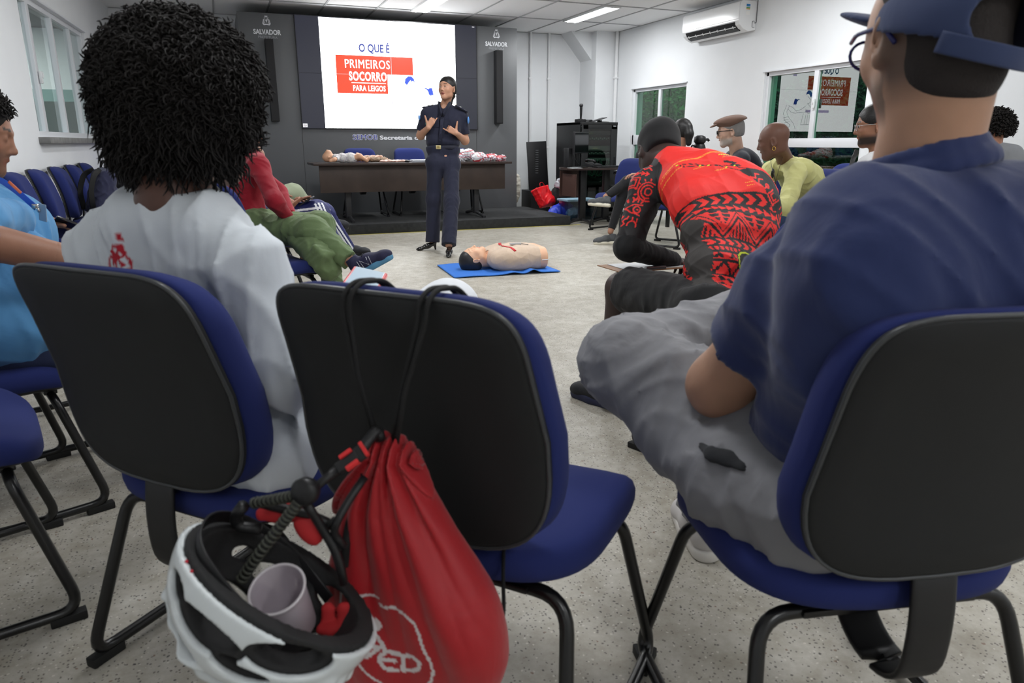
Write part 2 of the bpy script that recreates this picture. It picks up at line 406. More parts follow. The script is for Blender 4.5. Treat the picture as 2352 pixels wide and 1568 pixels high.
# ---------------------------------------------------------------- planting outside the windows
m_leaf = mat('leaf', lin(96, 150, 80), 0.5, var=0.35, vs=3)
m_leafd = mat('leaf_dark', lin(36, 70, 44), 0.5, var=0.35, vs=3)
m_soil = mat('soil', lin(60, 52, 40), 0.9)
def shrub(name, label, c, r, n, leaf, m, seed, group=None):
    rnd = random.Random(seed); q = MB()
    for i in range(n):
        th = rnd.uniform(0, 2 * PI); ph = math.acos(rnd.uniform(-1, 1)); rr = rnd.uniform(0.55, 1.0) ** 0.5
        p = Vector((c[0] + r[0] * rr * math.sin(ph) * math.cos(th), c[1] + r[1] * rr * math.sin(ph) * math.sin(th), c[2] + r[2] * rr * math.cos(ph)))
        a = Vector((rnd.uniform(-1, 1), rnd.uniform(-1, 1), rnd.uniform(-0.8, 0.6))).normalized(); l = leaf * rnd.uniform(0.6, 1.3)
        b = a.cross(Vector((rnd.uniform(-1, 1), rnd.uniform(-1, 1), rnd.uniform(-1, 1)))).normalized() * l * 0.28
        k = a.cross(b).normalized() * l * 0.06
        q.add([p, p + a * l * 0.35 + b + k, p + a * l, p + a * l * 0.35 - b + k], [(0, 1, 2, 3)])
    o = thing(name, label, 'shrub', (c[0], c[1], 0), 0, group)
    q.obj('foliage', m, o, False, True)
    MB().tube([(c[0], c[1], -0.05), (c[0] + 0.05, c[1], c[2] * 0.6), (c[0], c[1] + 0.06, c[2])], [0.05, 0.035, 0.015], n=8).obj('trunk', m_wood, o, True, True)
    return o
shrub('shrub', 'broad leafy green shrub outside the far right window', (7.9, 12.2, 1.3), (0.9, 1.5, 1.1), 9000, 0.09, m_leaf, 1)
shrub('shrub', 'dark dense shrub outside the window that mirrors the slide', (8.2, 8.4, 0.9), (0.9, 1.9, 1.1), 11000, 0.085, m_leafd, 2)
shrub('shrub', 'tall dark shrub furthest right outside the right wall', (9.2, 16.0, 1.3), (0.9, 2.0, 1.5), 5000, 0.13, m_leafd, 3)
gm = MB().box((3, 5, -0.22), (44, 44, 0.05)); g_ = gm.obj('ground', m_soil, None, False, True); g_['kind'] = 'structure'
m_ext = mat('backdrop_dark', lin(40, 58, 50), 0.9, var=0.2, vs=2)  # for an added backdrop that keeps bright sky out of the right windows
bw = MB().box((10.6, 12, 1.6), (0.2, 26, 3.6)); tag(bw.obj('backdrop_wall', m_ext, None, False, True), 'tall dark backdrop wall added beyond the shrubs of the right windows', 'wall')
# the lit corridor seen through the window of the left wall
m_teal = mat('teal_paint', lin(112, 150, 146), .6); m_dgreen = mat('dark_green_paint', lin(34, 62, 54), .6)
q = MB().box((-3.0, 12.9, 2.26), (3.2, .1, .84), mi=0).box((-3.0, 12.9, 1.755), (3.2, .1, .17), mi=1).box((-3.0, 12.9, .74), (3.2, .1, 1.86), mi=2)
q.box((-4.6, 9.5, 1.26), (.1, 7.0, 2.9), mi=0)
struct('wall_corridor', q, [m_wall, m_teal, m_dgreen])
struct('trim_5', MB().box((-3.0, 9.5, 2.72), (3.2, 7.0, .06)), mat('corridor_ceiling', lin(120, 124, 126), .8))
co = bpy.data.lights.new('corridor_light', 'AREA'); co.shape = 'RECTANGLE'; co.size = .3; co.size_y = 1.2; co.energy = 105; co.color = (.95, 1, .97)
cl_ = bpy.data.objects.new('corridor_light', co); cl_.location = (-3.0, 11.0, 2.66); COL.objects.link(cl_)
rf = thing('wall_fan', 'round fan on the corridor wall beyond the left window', 'fan', (-2.75, 12.72, 1.30))
MB().tube([(.24 * math.cos(t), 0, .24 * math.sin(t)) for t in np.linspace(0, 2 * PI, 33)[:-1]], .014, n=8, closed=True).obj('guard', mat('fan_grey', lin(120, 150, 150), .4), rf, True)
q = MB()
for k in range(4): q.ball((.10 * math.cos(k * PI / 2), 0, .10 * math.sin(k * PI / 2)), (.09, .01, .05), 10, Matrix.Rotation(-k * PI / 2, 4, 'Y'))
q.obj('blades', mat('fan_dark', lin(50, 70, 68), .4), rf, True); MB().box((0, .06, 0), (.08, .12, .08), bev=.01).obj('motor', m_black, rf, False, False, 40)

# ---------------------------------------------------------------- lamps
m_tube = emat('lamp_tube', (0.95, 0.98, 1.0), 14)
lamp0 = None
for i, (lx, ly) in enumerate(LAMPS):
    lab = 'recessed twin tube ceiling lamp ' + {(2.7, 9.55): 'in front of the video wall', (4.97, 9.55): 'nearest the air conditioner'}.get((lx, ly), 'over the audience, out of frame')
    if lamp0 is None:
        lamp0 = thing('ceiling_lamp', lab, 'lamp', (lx, ly, CEIL), 0, 'ceiling lamps')
        q = MB()
        for sx in (-1, 1): q.box((sx * 0.113, 0, -0.012), (0.014, 1.27, 0.024), bev=0.003)
        for sy in (-1, 1): q.box((0, sy * 0.628, -0.012), (0.24, 0.014, 0.024), bev=0.003)
        q.box((0, 0, -0.003), (0.22, 1.25, 0.004)); q.obj('housing', m_white, lamp0)
        for sx in (-1, 1): MB().tube([(sx * 0.055, -0.6, -0.02), (sx * 0.055, 0.6, -0.02)], 0.011, n=10).obj('lamp_tube', m_tube, lamp0, True)
    else: dup(lamp0, (lx, ly, CEIL), 0, lab)

# ---------------------------------------------------------------- stage, wall panel, video wall
st = MB().box((2.22, 9.62, 0.06), (4.28, 1.64, 0.12), bev=0.006)
tag(st.obj('stage_platform', m_carpet, None, False, True, 40), 'low platform covered in black carpet in front of the grey panel', 'platform', kind='structure')
tag(MB().box((2.5, 8.775, 0.0015), (4.0, 0.03, 0.003)).obj('floor_tape', m_yellow, None, False, True), 'yellow tape line on the floor along the stage edge', 'tape')
panel = thing('wall_panel', 'tall grey laminate panel that frames the video wall', 'panel', (2.29, 10.9, 0))
pv = MB().box((0, 0, 1.40), (3.82, 1.08, 2.56), bev=0.003)
for x in (-1.22, 1.27): pv.box((x, -0.5405, 0.70), (0.004, 0.002, 1.12), mi=1)
for x in (-1.22, 1.27): pv.box((x, -0.5405, 2.68), (0.004, 0.002, 0.03), mi=1)
pv.obj('board', [m_panel, m_black], panel, False, False, 40)
panel['kind'] = 'structure'
PY = 10.36
m_dec = mat('white_lettering', lin(226, 228, 232), 0.5)
m_decb = mat('blue_lettering', lin(34, 52, 150), 0.5)
m_decg = mat('pale_lettering', lin(165, 168, 172), 0.5)
def onpanel(x, z, y=PY): return Matrix.Translation((x - 2.29, y - 10.9 - 0.001, z)) @ Matrix.Rotation(PI / 2, 4, 'X')
def crest(x0, z0, s):
    """city coat of arms: mural crown, shield with a dove, side supporters, ribbon"""
    q = MB(); M = onpanel(x0, z0)
    def pl(pts): q.poly([(a * s, b * s) for a, b in pts], 0.0012, M)
    pl([(-.32, 1.0), (.32, 1.0), (.26, .9), (-.26, .9)]); pl([(-.27, .87), (.27, .87), (.24, .76), (-.24, .76)])
    pl([(-.42, .74), (.42, .74), (.42, .69), (-.42, .69)])
    pl([(-.42, .69), (-.37, .69), (-.37, -.3), (-.25, -.45), (-.3, -.5), (-.42, -.34)]); pl([(.42, .69), (.42, -.34), (.3, -.5), (.25, -.45), (.37, -.3), (.37, .69)])
    pl([(-.30, .5), (-.12, .1), (-.07, .25), (-.03, .5), (.04, .2), (.10, .12), (.16, .45), (.32, .52), (.22, .12), (.08, -.08), (.10, -.28), (-.10, -.28), (-.08, -.06), (-.2, .12)])
    for k in (-1, 1):
        for j in range(4):
            a = .46 + .07 * j; b = .30 - .22 * j
            pts = [(k * .44, b), (k * (a + .10), b + .06), (k * (a + .18), b - .12), (k * .44, b - .13)]
            pl(pts if k > 0 else pts[::-1])
    pl([(-.72, -.36), (-.5, -.62), (0, -.56), (.5, -.62), (.72, -.36), (.8, -.6), (.56, -.84), (0, -.74), (-.56, -.84), (-.8, -.6)])
    return q.obj('crest', m_dec, panel)
for x in (0.73, 3.88):
    crest(x, 2.585, 0.062)
    text_obj('SALVADOR', 0.082, m_dec, onpanel(x - 0.17, 2.425), 'lettering', panel, bold=0.0028, width=0.34)
    text_obj('PREFEITURA', 0.04, m_decg, onpanel(x - 0.118, 2.378), 'lettering', panel, width=0.236)
for k in range(10):
    text_obj('SEMOB', 0.098, m_dec, onpanel(1.742 + .0058 * math.cos(k * .6283), 1.122 + .0058 * math.sin(k * .6283), PY - .00022 * k), 'letter_outline', panel, width=0.341, spacing=1.08)
text_obj('SEMOB', 0.098, m_decb, onpanel(1.742, 1.122, PY - 0.0042), 'lettering', panel, width=0.341, spacing=1.08)
text_obj('Secretaria de Mobilidade', 0.075, m_dec, onpanel(2.12, 1.124), 'lettering', panel, bold=0.0022, width=1.15)
# column loudspeakers
for i, x in enumerate((0.735, 3.885)):
    s0 = thing('column_speaker', ['slim black column loudspeaker left of the video wall', 'slim black column loudspeaker right of the video wall'][i], 'loudspeaker', (x, PY - 0.06, 1.35), 0, 'column loudspeakers')
    MB().box((0, 0, 0.505), (0.105, 0.115, 1.01), bev=0.008).obj('cabinet', m_black, s0, False, False, 40)
    MB().box((0, -0.059, 0.505), (0.092, 0.004, 0.98), bev=0.001).obj('grille', mat('speaker_mesh', lin(30, 30, 32), 0.7, bump=0.001, bs=500), s0)
# video wall
vw = thing('video_wall', 'large four-screen video wall showing a white slide with a red title', 'screen', (2.32, PY - 0.001, 1.27))
VX0, VX1, VZ0, VZ1 = 1.08, 3.56, 1.27, 2.675
MB().box((0, -0.014, (VZ1 - VZ0) / 2), (VX1 - VX0 + 0.02, 0.028, VZ1 - VZ0 + 0.015), bev=0.002).obj('bezel', m_black, vw)
def sl(x0, x1, z0, z1, m, name, lift, world=False):
    return MB().box(((x0 + x1) / 2 - 2.32, -0.028 - lift, (z0 + z1) / 2 - 1.27), (x1 - x0, 0.001, z1 - z0)).obj(name, m, vw)
WS = 3.8
e_bg = emat('screen_off_area', lin(34, 36, 50), 0.9)
e_wh = emat('screen_white', (0.96, 1.0, 1.0), WS)
e_red = emat('screen_red', lin(238, 74, 38), 1.0)
e_bl = emat('screen_blue', lin(50, 70, 180), 0.75)
e_hair = emat('screen_hair_blue', lin(60, 96, 235), 0.95)
e_line = emat('screen_drawing', (0.5, 0.52, 0.6), 1.7)
e_pur = emat('screen_purple', (0.72, 0.62, 1.0), 1.9)
sl(VX0, VX1, VZ0, VZ1, e_bg, 'display', 0.001)
sl(1.38, 3.245, VZ0 + 0.004, VZ1 - 0.008, e_wh, 'slide', 0.0015)
q = MB()
for (a, b, c_, d_) in ((1.57, 2.625, 1.985, 2.215), (1.57, 2.262, 1.73, 1.985)):
    q.box(((a + b) / 2 - 2.32, -0.0305, (c_ + d_) / 2 - 1.27), (b - a, 0.001, d_ - c_))
q.obj('title_block', e_red, vw)
def onscr(x, z, l=0.004): return Matrix.Translation((x - 2.32, -0.028 - l, z - 1.27)) @ Matrix.Rotation(PI / 2, 4, 'X')
text_obj('O QUE É', 0.142, e_bl, onscr(1.885, 2.265), 'slide_text', vw, width=0.42, bold=0.0042)
e_txt = emat('screen_title_white', (0.97, 1, 1), 2.2)
for k in (-1, 0, 1):
    text_obj('PRIMEIROS', 0.158, e_txt, onscr(1.683 + .0014 * k, 2.055, .0042 + .0003 * k), 'slide_text', vw, width=0.608, bold=0.0, spacing=1.1)
text_obj('SOCORRO', 0.158, e_txt, onscr(1.735, 1.898), 'slide_text', vw, width=0.515, bold=0.0045, spacing=1.1)
text_obj('PARA LEIGOS', 0.1, e_txt, onscr(1.78, 1.765), 'slide_text', vw, width=0.445, bold=0.0025, spacing=1.1)
sl(1.765, 2.235, 1.862, 1.871, e_txt, 'underline', 0.004)
# faint line drawing of a child and an adult holding hands, in the slide's lower right
q = MB()
def stroke(pts, w=0.006):
    for i in range(len(pts) - 1):
        a, b = Vector(pts[i]), Vector(pts[i + 1]); d = (b - a); L_ = d.length
        if L_ < 1e-5: continue
        q.box(((a.x + b.x) / 2 - 2.32, -0.0305, (a.y + b.y) / 2 - 1.27), (L_ + w * 0.5, 0.0008, w), ry=-math.atan2(d.y, d.x))
def T(pts): return [(2.50 + x, 1.38 + y) for x, y in pts]
for s_ in ([(.10, .50), (.03, .44), (.04, .38), (.10, .36)], [(.08, .37), (.0, .30), (-.03, .22), (.05, .2), (.12, .28)], [(.12, .33), (.22, .27), (.33, .24)],
           [(.06, .24), (.16, .22), (.33, .21)], [(.33, .24), (.42, .30), (.52, .33)], [(.34, .20), (.45, .22), (.52, .27)], [(.0, .2), (-.06, .02), (.20, .01), (.16, .2)],
           [(.02, .18), (.0, .03)], [(.06, .18), (.06, .02)], [(.1, .18), (.12, .02)], [(.5, .32), (.55, .22), (.5, .14), (.36, .02), (.32, -.06)],
           [(.56, .34), (.62, .2), (.58, .08), (.44, .0), (.52, -.08), (.44, -.1)], [(.52, .14), (.62, .12)], [(.5, .1), (.6, .08)], [(.46, .06), (.57, .04)]):
    stroke(T([(0.62 - x, y) for x, y in s_]) if False else T(s_))
q.obj('line_drawing', e_line, vw)
for (cx, cz, fl_) in ((2.57, 1.915, 1), (2.855, 1.775, -1)):
    pts = [(-.07, -.03), (-.06, .02), (-.02, .055), (.03, .055), (.065, .02), (.075, -.03), (.05, 0), (.03, -.015), (.015, .005), (-.01, -.02), (-.03, -.05), (-.045, -.06)] if fl_ > 0 else \
          [(-.09, .035), (-.05, .05), (-.02, .035), (.0, .05), (.035, .05), (.05, .0), (.055, -.05), (.03, -.04), (.02, -.06), (.0, -.04), (-.01, -.05), (-.02, .0), (-.05, .035)]
    MB().poly([(x, y) for x, y in pts[::-1]], 0.001, onscr(cx, cz, 0.003)).obj('drawn_hair', e_hair, vw)
sl(2.02, 2.62, 1.60, 1.645, e_pur, 'purple_bar', 0.0022); sl(2.90, 2.98, 2.2, 2.6, e_pur, 'purple_bar', 0.0022)
sl(2.3165, 2.3235, VZ0, VZ1, emat('screen_seam', (0.62, 0.66, 0.7), 1.0), 'seam', 0.0055)
sl(1.38, 3.245, 1.9715, 1.9745, emat('screen_seam', (0.6, 0.64, 0.68), 1.0), 'seam', 0.0055)
sl(VX0, 1.38, 1.9705, 1.9745, m_black, 'seam', 0.0055); sl(3.245, VX1, 1.9705, 1.9745, m_black, 'seam', 0.0055)
sl(1.085, 1.145, 1.283, 1.33, emat('small_tag', (0.8, 0.8, 0.82), 1.0), 'corner_tag', 0.003)
text_obj('VJA', 0.032, mat('tag_ink', lin(120, 60, 90), 0.5), onscr(1.09, 1.295, 0.0045), 'slide_text', vw, width=0.045)
sl(3.50, 3.535, 2.652, 2.662, emat('small_tag', (0.8, 0.8, 0.82), 1.0), 'corner_tag', 0.003)

# ---------------------------------------------------------------- air conditioner
ac = thing('air_conditioner', 'white split air conditioner high on the right wall', 'air conditioner', (6.17, 8.13, 2.37))
def acprof(x0=0.0, off=0.0):
    pts = [(0, 0.02), (0, 0.345), (-0.205, 0.345), (-0.235, 0.33), (-0.25, 0.28), (-0.25, 0.12), (-0.235, 0.075), (-0.19, 0.035), (-0.10, 0.0)]
    return pts
def extr_y(pts, y0, y1, q, mi=0):
    n = len(pts); v = [(x, y0, z) for x, z in pts] + [(x, y1, z) for x, z in pts]
    q.add(v, [tuple(range(n)), tuple(range(2 * n - 1, n - 1, -1))] + [(i, n + i, n + (i + 1) % n, (i + 1) % n) for i in range(n)], mi)
q = MB(); extr_y([(x, z) for x, z in acprof()], -0.58, 0.58, q)
m_acw = mat('air_conditioner_white', lin(232, 233, 234), 0.16, spec=0.6)
o = q.obj('body', m_acw, ac); bv = o.modifiers.new('b', 'BEVEL'); bv.width = 0.008; bv.segments = 3; bv.limit_method = 'ANGLE'; bv.angle_limit = R_(40)
q = MB(); extr_y([(-0.242, 0.112), (-0.255, 0.105), (-0.215, 0.04), (-0.16, 0.012), (-0.155, 0.03), (-0.2, 0.055)], -0.50, 0.50, q)
q.obj('air_slot', m_black, ac)
q = MB(); q.box((-0.222, 0, 0.058), (0.006, 0.99, 0.03), ry=0.75)
for k in range(-3, 4): q.box((-0.226, k * 0.15, 0.055), (0.03, 0.006, 0.02), ry=0.75)
q.obj('louvre', m_acw, ac)
q = MB(); extr_y([(-0.2515, 0.318), (-0.2515, 0.135), (-0.2535, 0.14), (-0.2535, 0.313)], -0.575, 0.575, q); q.obj('front_panel', m_acw, ac)
for (y, z, w_, h_, col) in ((0, 0.29, 0.055, 0.028, (60, 130, 190)), (0, 0.262, 0.055, 0.012, (80, 150, 80)), (0, 0.248, 0.055, 0.010, (225, 150, 50)), (0, 0.205, 0.055, 0.04, (238, 238, 236))):
    MB().box((-0.13 + y, -0.5805, z), (w_, 0.001, h_)).obj('sticker', mat('sticker_%d_%d' % (col[0], col[2]), lin(*col), 0.5), ac)
MB().tube([(-0.02, -0.581, 0.12), (-0.055, -0.583, 0.12), (-0.055, -0.583, 0.05), (-0.02, -0.581, 0.05)], 0.0025, 0.01, n=6).tube([(-0.004, -0.59, 0.42), (-0.004, -0.59, 0.1), (-0.03, -0.585, 0.1)], 0.003, 0.01, n=6).obj('cable', m_black, ac, True)

# ---------------------------------------------------------------- upholstered sled-base chair
def superring(hw, hh_t, hh_b, nt_, nb_, n=56, wt=1.0):
    out = []
    for k in range(n):
        a = 2 * PI * k / n; ca, sa = math.cos(a), math.sin(a)
        e = 2 / (nt_ if sa >= 0 else nb_)
        x = math.copysign(abs(ca) ** e, ca); z = math.copysign(abs(sa) ** e, sa)
        w_ = hw * (wt + (1 - wt) * (0.5 - 0.5 * z)) if z > 0 else hw
        out.append((w_ * x, (hh_t if z > 0 else hh_b) * z))
    return out
def pad(levels, warp, ringf, n=56):
    """levels: (scale inset, t); stacked rings of ringf scaled -> solid; warp(x, y, t) -> point"""
    q = MB(); v = []; f = []
    R0 = ringf
    for (ins, t_) in levels:
        for (x, y) in R0:
            l = math.hypot(x, y) + 1e-9; k = max(0.0, (l - ins) / l); v.append(warp(x * k, y * k, t_))
    m_ = len(levels)
    for i in range(m_ - 1):
        for k in range(n): f.append((i * n + k, i * n + (k + 1) % n, (i + 1) * n + (k + 1) % n, (i + 1) * n + k))
    for (li, rev) in ((0, True), (m_ - 1, False)):
        # close with shrinking rings
        base = li * n; prev = base; ins, t_ = levels[li]
        for s in (0.8, 0.55, 0.3, 0.1):
            nb = len(v)
            for k in range(n):
                x, y = R0[k]; l = math.hypot(x, y) + 1e-9; kk = max(0.0, (l - ins) / l) * s; v.append(warp(x * kk, y * kk, t_))
            for k in range(n):
                a = (prev + k, prev + (k + 1) % n, nb + (k + 1) % n, nb + k); f.append(a[::-1] if rev else a)
            prev = nb
        c = [prev + k for k in range(n)]; f.append(tuple(c if not rev else c[::-1]))
    q.add(v, f); return q
ZT, ZB = 0.885, 0.475
def back_warp(thick0, thick1):
    def w_(x, z, t_):
        zz = (ZT + ZB) / 2 + z
        u = (zz - ZB) / (ZT - ZB)
        y = -0.205 - 0.088 * u + 0.25 * x * x + 0.022 * math.sin(PI * min(max(u, 0), 1)) * 1.0
        dy = thick0 + (thick1 - thick0) * t_
        return (x, y + dy, zz - dy * 0.18)
    return w_
def make_chair(label, shellm=None, padm=None):
    t_ = thing('upholstered_chair', label, 'chair')
    sh = shellm or m_shell; pm = padm or m_seat
    hh = (ZT - ZB) / 2
    ring = superring(0.222, hh, hh, 6.5, 3.6, wt=0.93)
    pad([(0.012, 0), (0.002, .3), (0, .7), (0.006, 1)], back_warp(-0.03, -0.008), ring).obj('back_shell', sh, t_, True)
    bwp = back_warp(-0.03, -0.008)
    MB().tube([bwp(x * .992, z * .992, .30) for x, z in ring], .0035, n=6, closed=True).obj('shell_edge', m_lip, t_, True)
    ring2 = superring(0.228, hh + 0.006, hh - 0.002, 5.6, 3.5, wt=0.93)
    pad([(0.012, 0), (0.004, .06), (0.0, .2), (0.0, .5), (0.006, .75), (0.018, .93), (0.045, 1.0)], back_warp(-0.010, 0.068), ring2).obj('backrest', pm, t_, True)
    # seat
    sr = superring(0.245, 0.235, 0.205, 4.6, 2.9)
    def sw(x, y, t_):
        z = 0.402 + 0.071 * t_
        f_ = max(0, (y - 0.10) / 0.125); z -= 0.045 * f_ ** 2 * (0.6 + 0.4 * t_)
        z -= 0.012 * (1 - min(1, (x / 0.235) ** 2)) * (1 if t_ > .9 else 0) * (1 - f_ * 0.5)
        return (x, y, z)
    pad([(0.02, 0), (0.004, .12), (0.0, .35), (0.0, .6), (0.006, .82), (0.018, .95), (0.045, 1.0)], sw, sr).obj('seat', pm, t_, True)
    pad([(0.075, -.22), (0.035, -.16), (0.022, .02)], sw, sr).obj('seat_pan', m_black, t_, True)
    # flat steel bracket that carries the backrest
    MB().tube([(0, -0.215, 0.52), (0, -0.235, 0.40), (0, -0.225, 0.285), (0, -0.11, 0.275), (0, -0.01, 0.378)], 0.01, 0.075, n=14,
              flat=(0.005, 0.036, (0, 1, 0))).obj('back_bracket', m_black, t_, True)
    for s in (-1, 1):
        MB().tube([(s * 0.05, -0.135, 0.372), (s * 0.215, -0.135, 0.372), (s * 0.262, -0.245, 0.0125 + 0.012), (s * 0.262, 0.245, 0.0245), (s * 0.212, 0.155, 0.365), (s * 0.12, 0.155, 0.372)],
                  0.0125, 0.055, n=12).obj('sled_leg', m_blackm, t_, True)
        for y in (-1, 1):
            MB().box((s * 0.262, y * 0.215, 0.011), (0.028, 0.075, 0.022), bev=0.004).obj('rubber_foot', m_rubber, t_, False, False, 40)
    MB().box((0, 0.155, 0.374), (0.36, 0.035, 0.012), bev=0.003).box((0, -0.135, 0.374), (0.30, 0.035, 0.012), bev=0.003).obj('crossbar', m_blackm, t_, False, False, 40)
    MB().box((-0.2325, -0.02, 0.425), (0.004, 0.03, 0.012), rz=0).obj('fabric_tag', m_decg, t_)
    return t_
CHAIRS = [
    (0.0, 1.50, -46.6, 'blue chair at front left carrying the person in the white T-shirt', 'n'),
    (0.408, 1.141, -48.2, 'empty blue chair in the front centre with helmet and red bag hung on its back', 'n'),
    (0.95, 0.828, -12.7, 'blue chair at front right under the person in the navy polo shirt', 'n'),
    (-0.71, 1.91, -75, 'empty blue chair cut off by the left edge, only its seat and legs showing', 'n'),
    (-0.74, 2.44, -68, 'blue chair under the person in the light blue T-shirt', 'n'),
    (-0.76, 3.0, -70, 'blue chair beyond the person in the light blue T-shirt, only runners showing', 'n'),
    (1.635, 1.95, 20, 'blue chair under the cyclist in the red and black jersey', 'n'),
    (0.20, 4.12, -72, 'blue chair under the person in the red sweater', 'n'),
    (0.18, 5.25, -78, 'blue chair under the person in striped track trousers', 'n'),
    (0.15, 6.35, -78, 'blue chair under the person in sage green trousers', 'n'),
    (4.62, 7.98, 107, 'empty blue chair beside the computer desk, beyond the person in black leggings', 'n'),
    (4.46, 6.62, 35, 'blue chair under the person in black leggings', 'n'),
    (1.78, 9.86, 180, 'blue chair behind the long table, leftmost of the three', 'stage'),
    (2.47, 9.86, 180, 'blue chair behind the long table, middle of the three', 'stage'),
    (3.12, 9.86, 180, 'blue chair behind the long table, mostly hidden by the officer', 'stage'),
    (-1.04, 5.80, -86, 'blue chair by the left wall, nearest of the row', 'left'),
    (-1.02, 6.38, -86, 'blue chair by the left wall, second from the front', 'left'),
    (-1.0, 7.02, -86, 'blue chair by the left wall with the navy backpack on its seat', 'left'),
    (-0.99, 7.64, -86, 'blue chair by the left wall beyond the navy backpack', 'left'),
    (-0.98, 8.28, -86, 'blue chair by the left wall with the black backpack, last of the row', 'left'),
    (3.98, 4.22, 88, 'blue chair under the person in the yellow shirt', 'right'),
    (4.12, 4.76, 92, 'empty blue chair just left of the person in yellow', 'right'),
    (4.42, 5.32, 92, 'blue chair under the person in the brown flat cap', 'right'),
    (3.9, 3.35, 82, 'blue chair under the person in the white jacket', 'right'),
    (5.35, 5.3, 90, 'blue chair in front of the low window pane, right of the person in yellow', 'right'),
    (5.3, 4.45, 85, 'blue chair behind the person in the white jacket, by the right wall', 'right'),
    (5.2, 3.45, 82, 'blue chair at far right, under the person hidden by the navy polo', 'right'),
]
GR = {'n': 'chairs of the audience', 'stage': 'chairs behind the long table', 'left': 'chairs along the left wall', 'right': 'chairs by the right wall'}
ch0 = None
for (x, y, a, lab, gk) in CHAIRS:
    z = 0.12 if gk == 'stage' else 0.0
    if ch0 is None:
        ch0 = make_chair(lab); ch0.location = (x, y, z); ch0.rotation_euler = (0, 0, R_(a)); ch0['group'] = GR[gk]
    else: dup(ch0, (x, y, z), R_(a), lab, GR[gk])

# ---------------------------------------------------------------- long table on the stage
tb = thing('long_table', 'long dark brown table with a deep front panel on the stage', 'table', (2.33, 9.42, 0.12))
MB().box((0, 0, 0.705), (2.58, 0.66, 0.028), bev=0.004).obj('tabletop', m_woodtop, tb, False, False, 40)
MB().box((0.005, -0.22, 0.525), (2.44, 0.02, 0.33), bev=0.002).obj('front_panel', m_wood, tb, False, False, 40)
for s in (-1, 1):
    q = MB().box((s * 0.86, -0.06, 0.36), (0.07, 0.10, 0.66), bev=0.012)
    q.tube([(s * 0.86, -0.42, 0.014), (s * 0.86, -0.1, 0.05), (s * 0.86, 0.1, 0.05), (s * 0.86, 0.34, 0.014)], 0.02, 0.1, n=10)
    q.obj('leg', mat('dark_grey_metal', lin(52, 52, 54), 0.4), tb, False, False, 40)
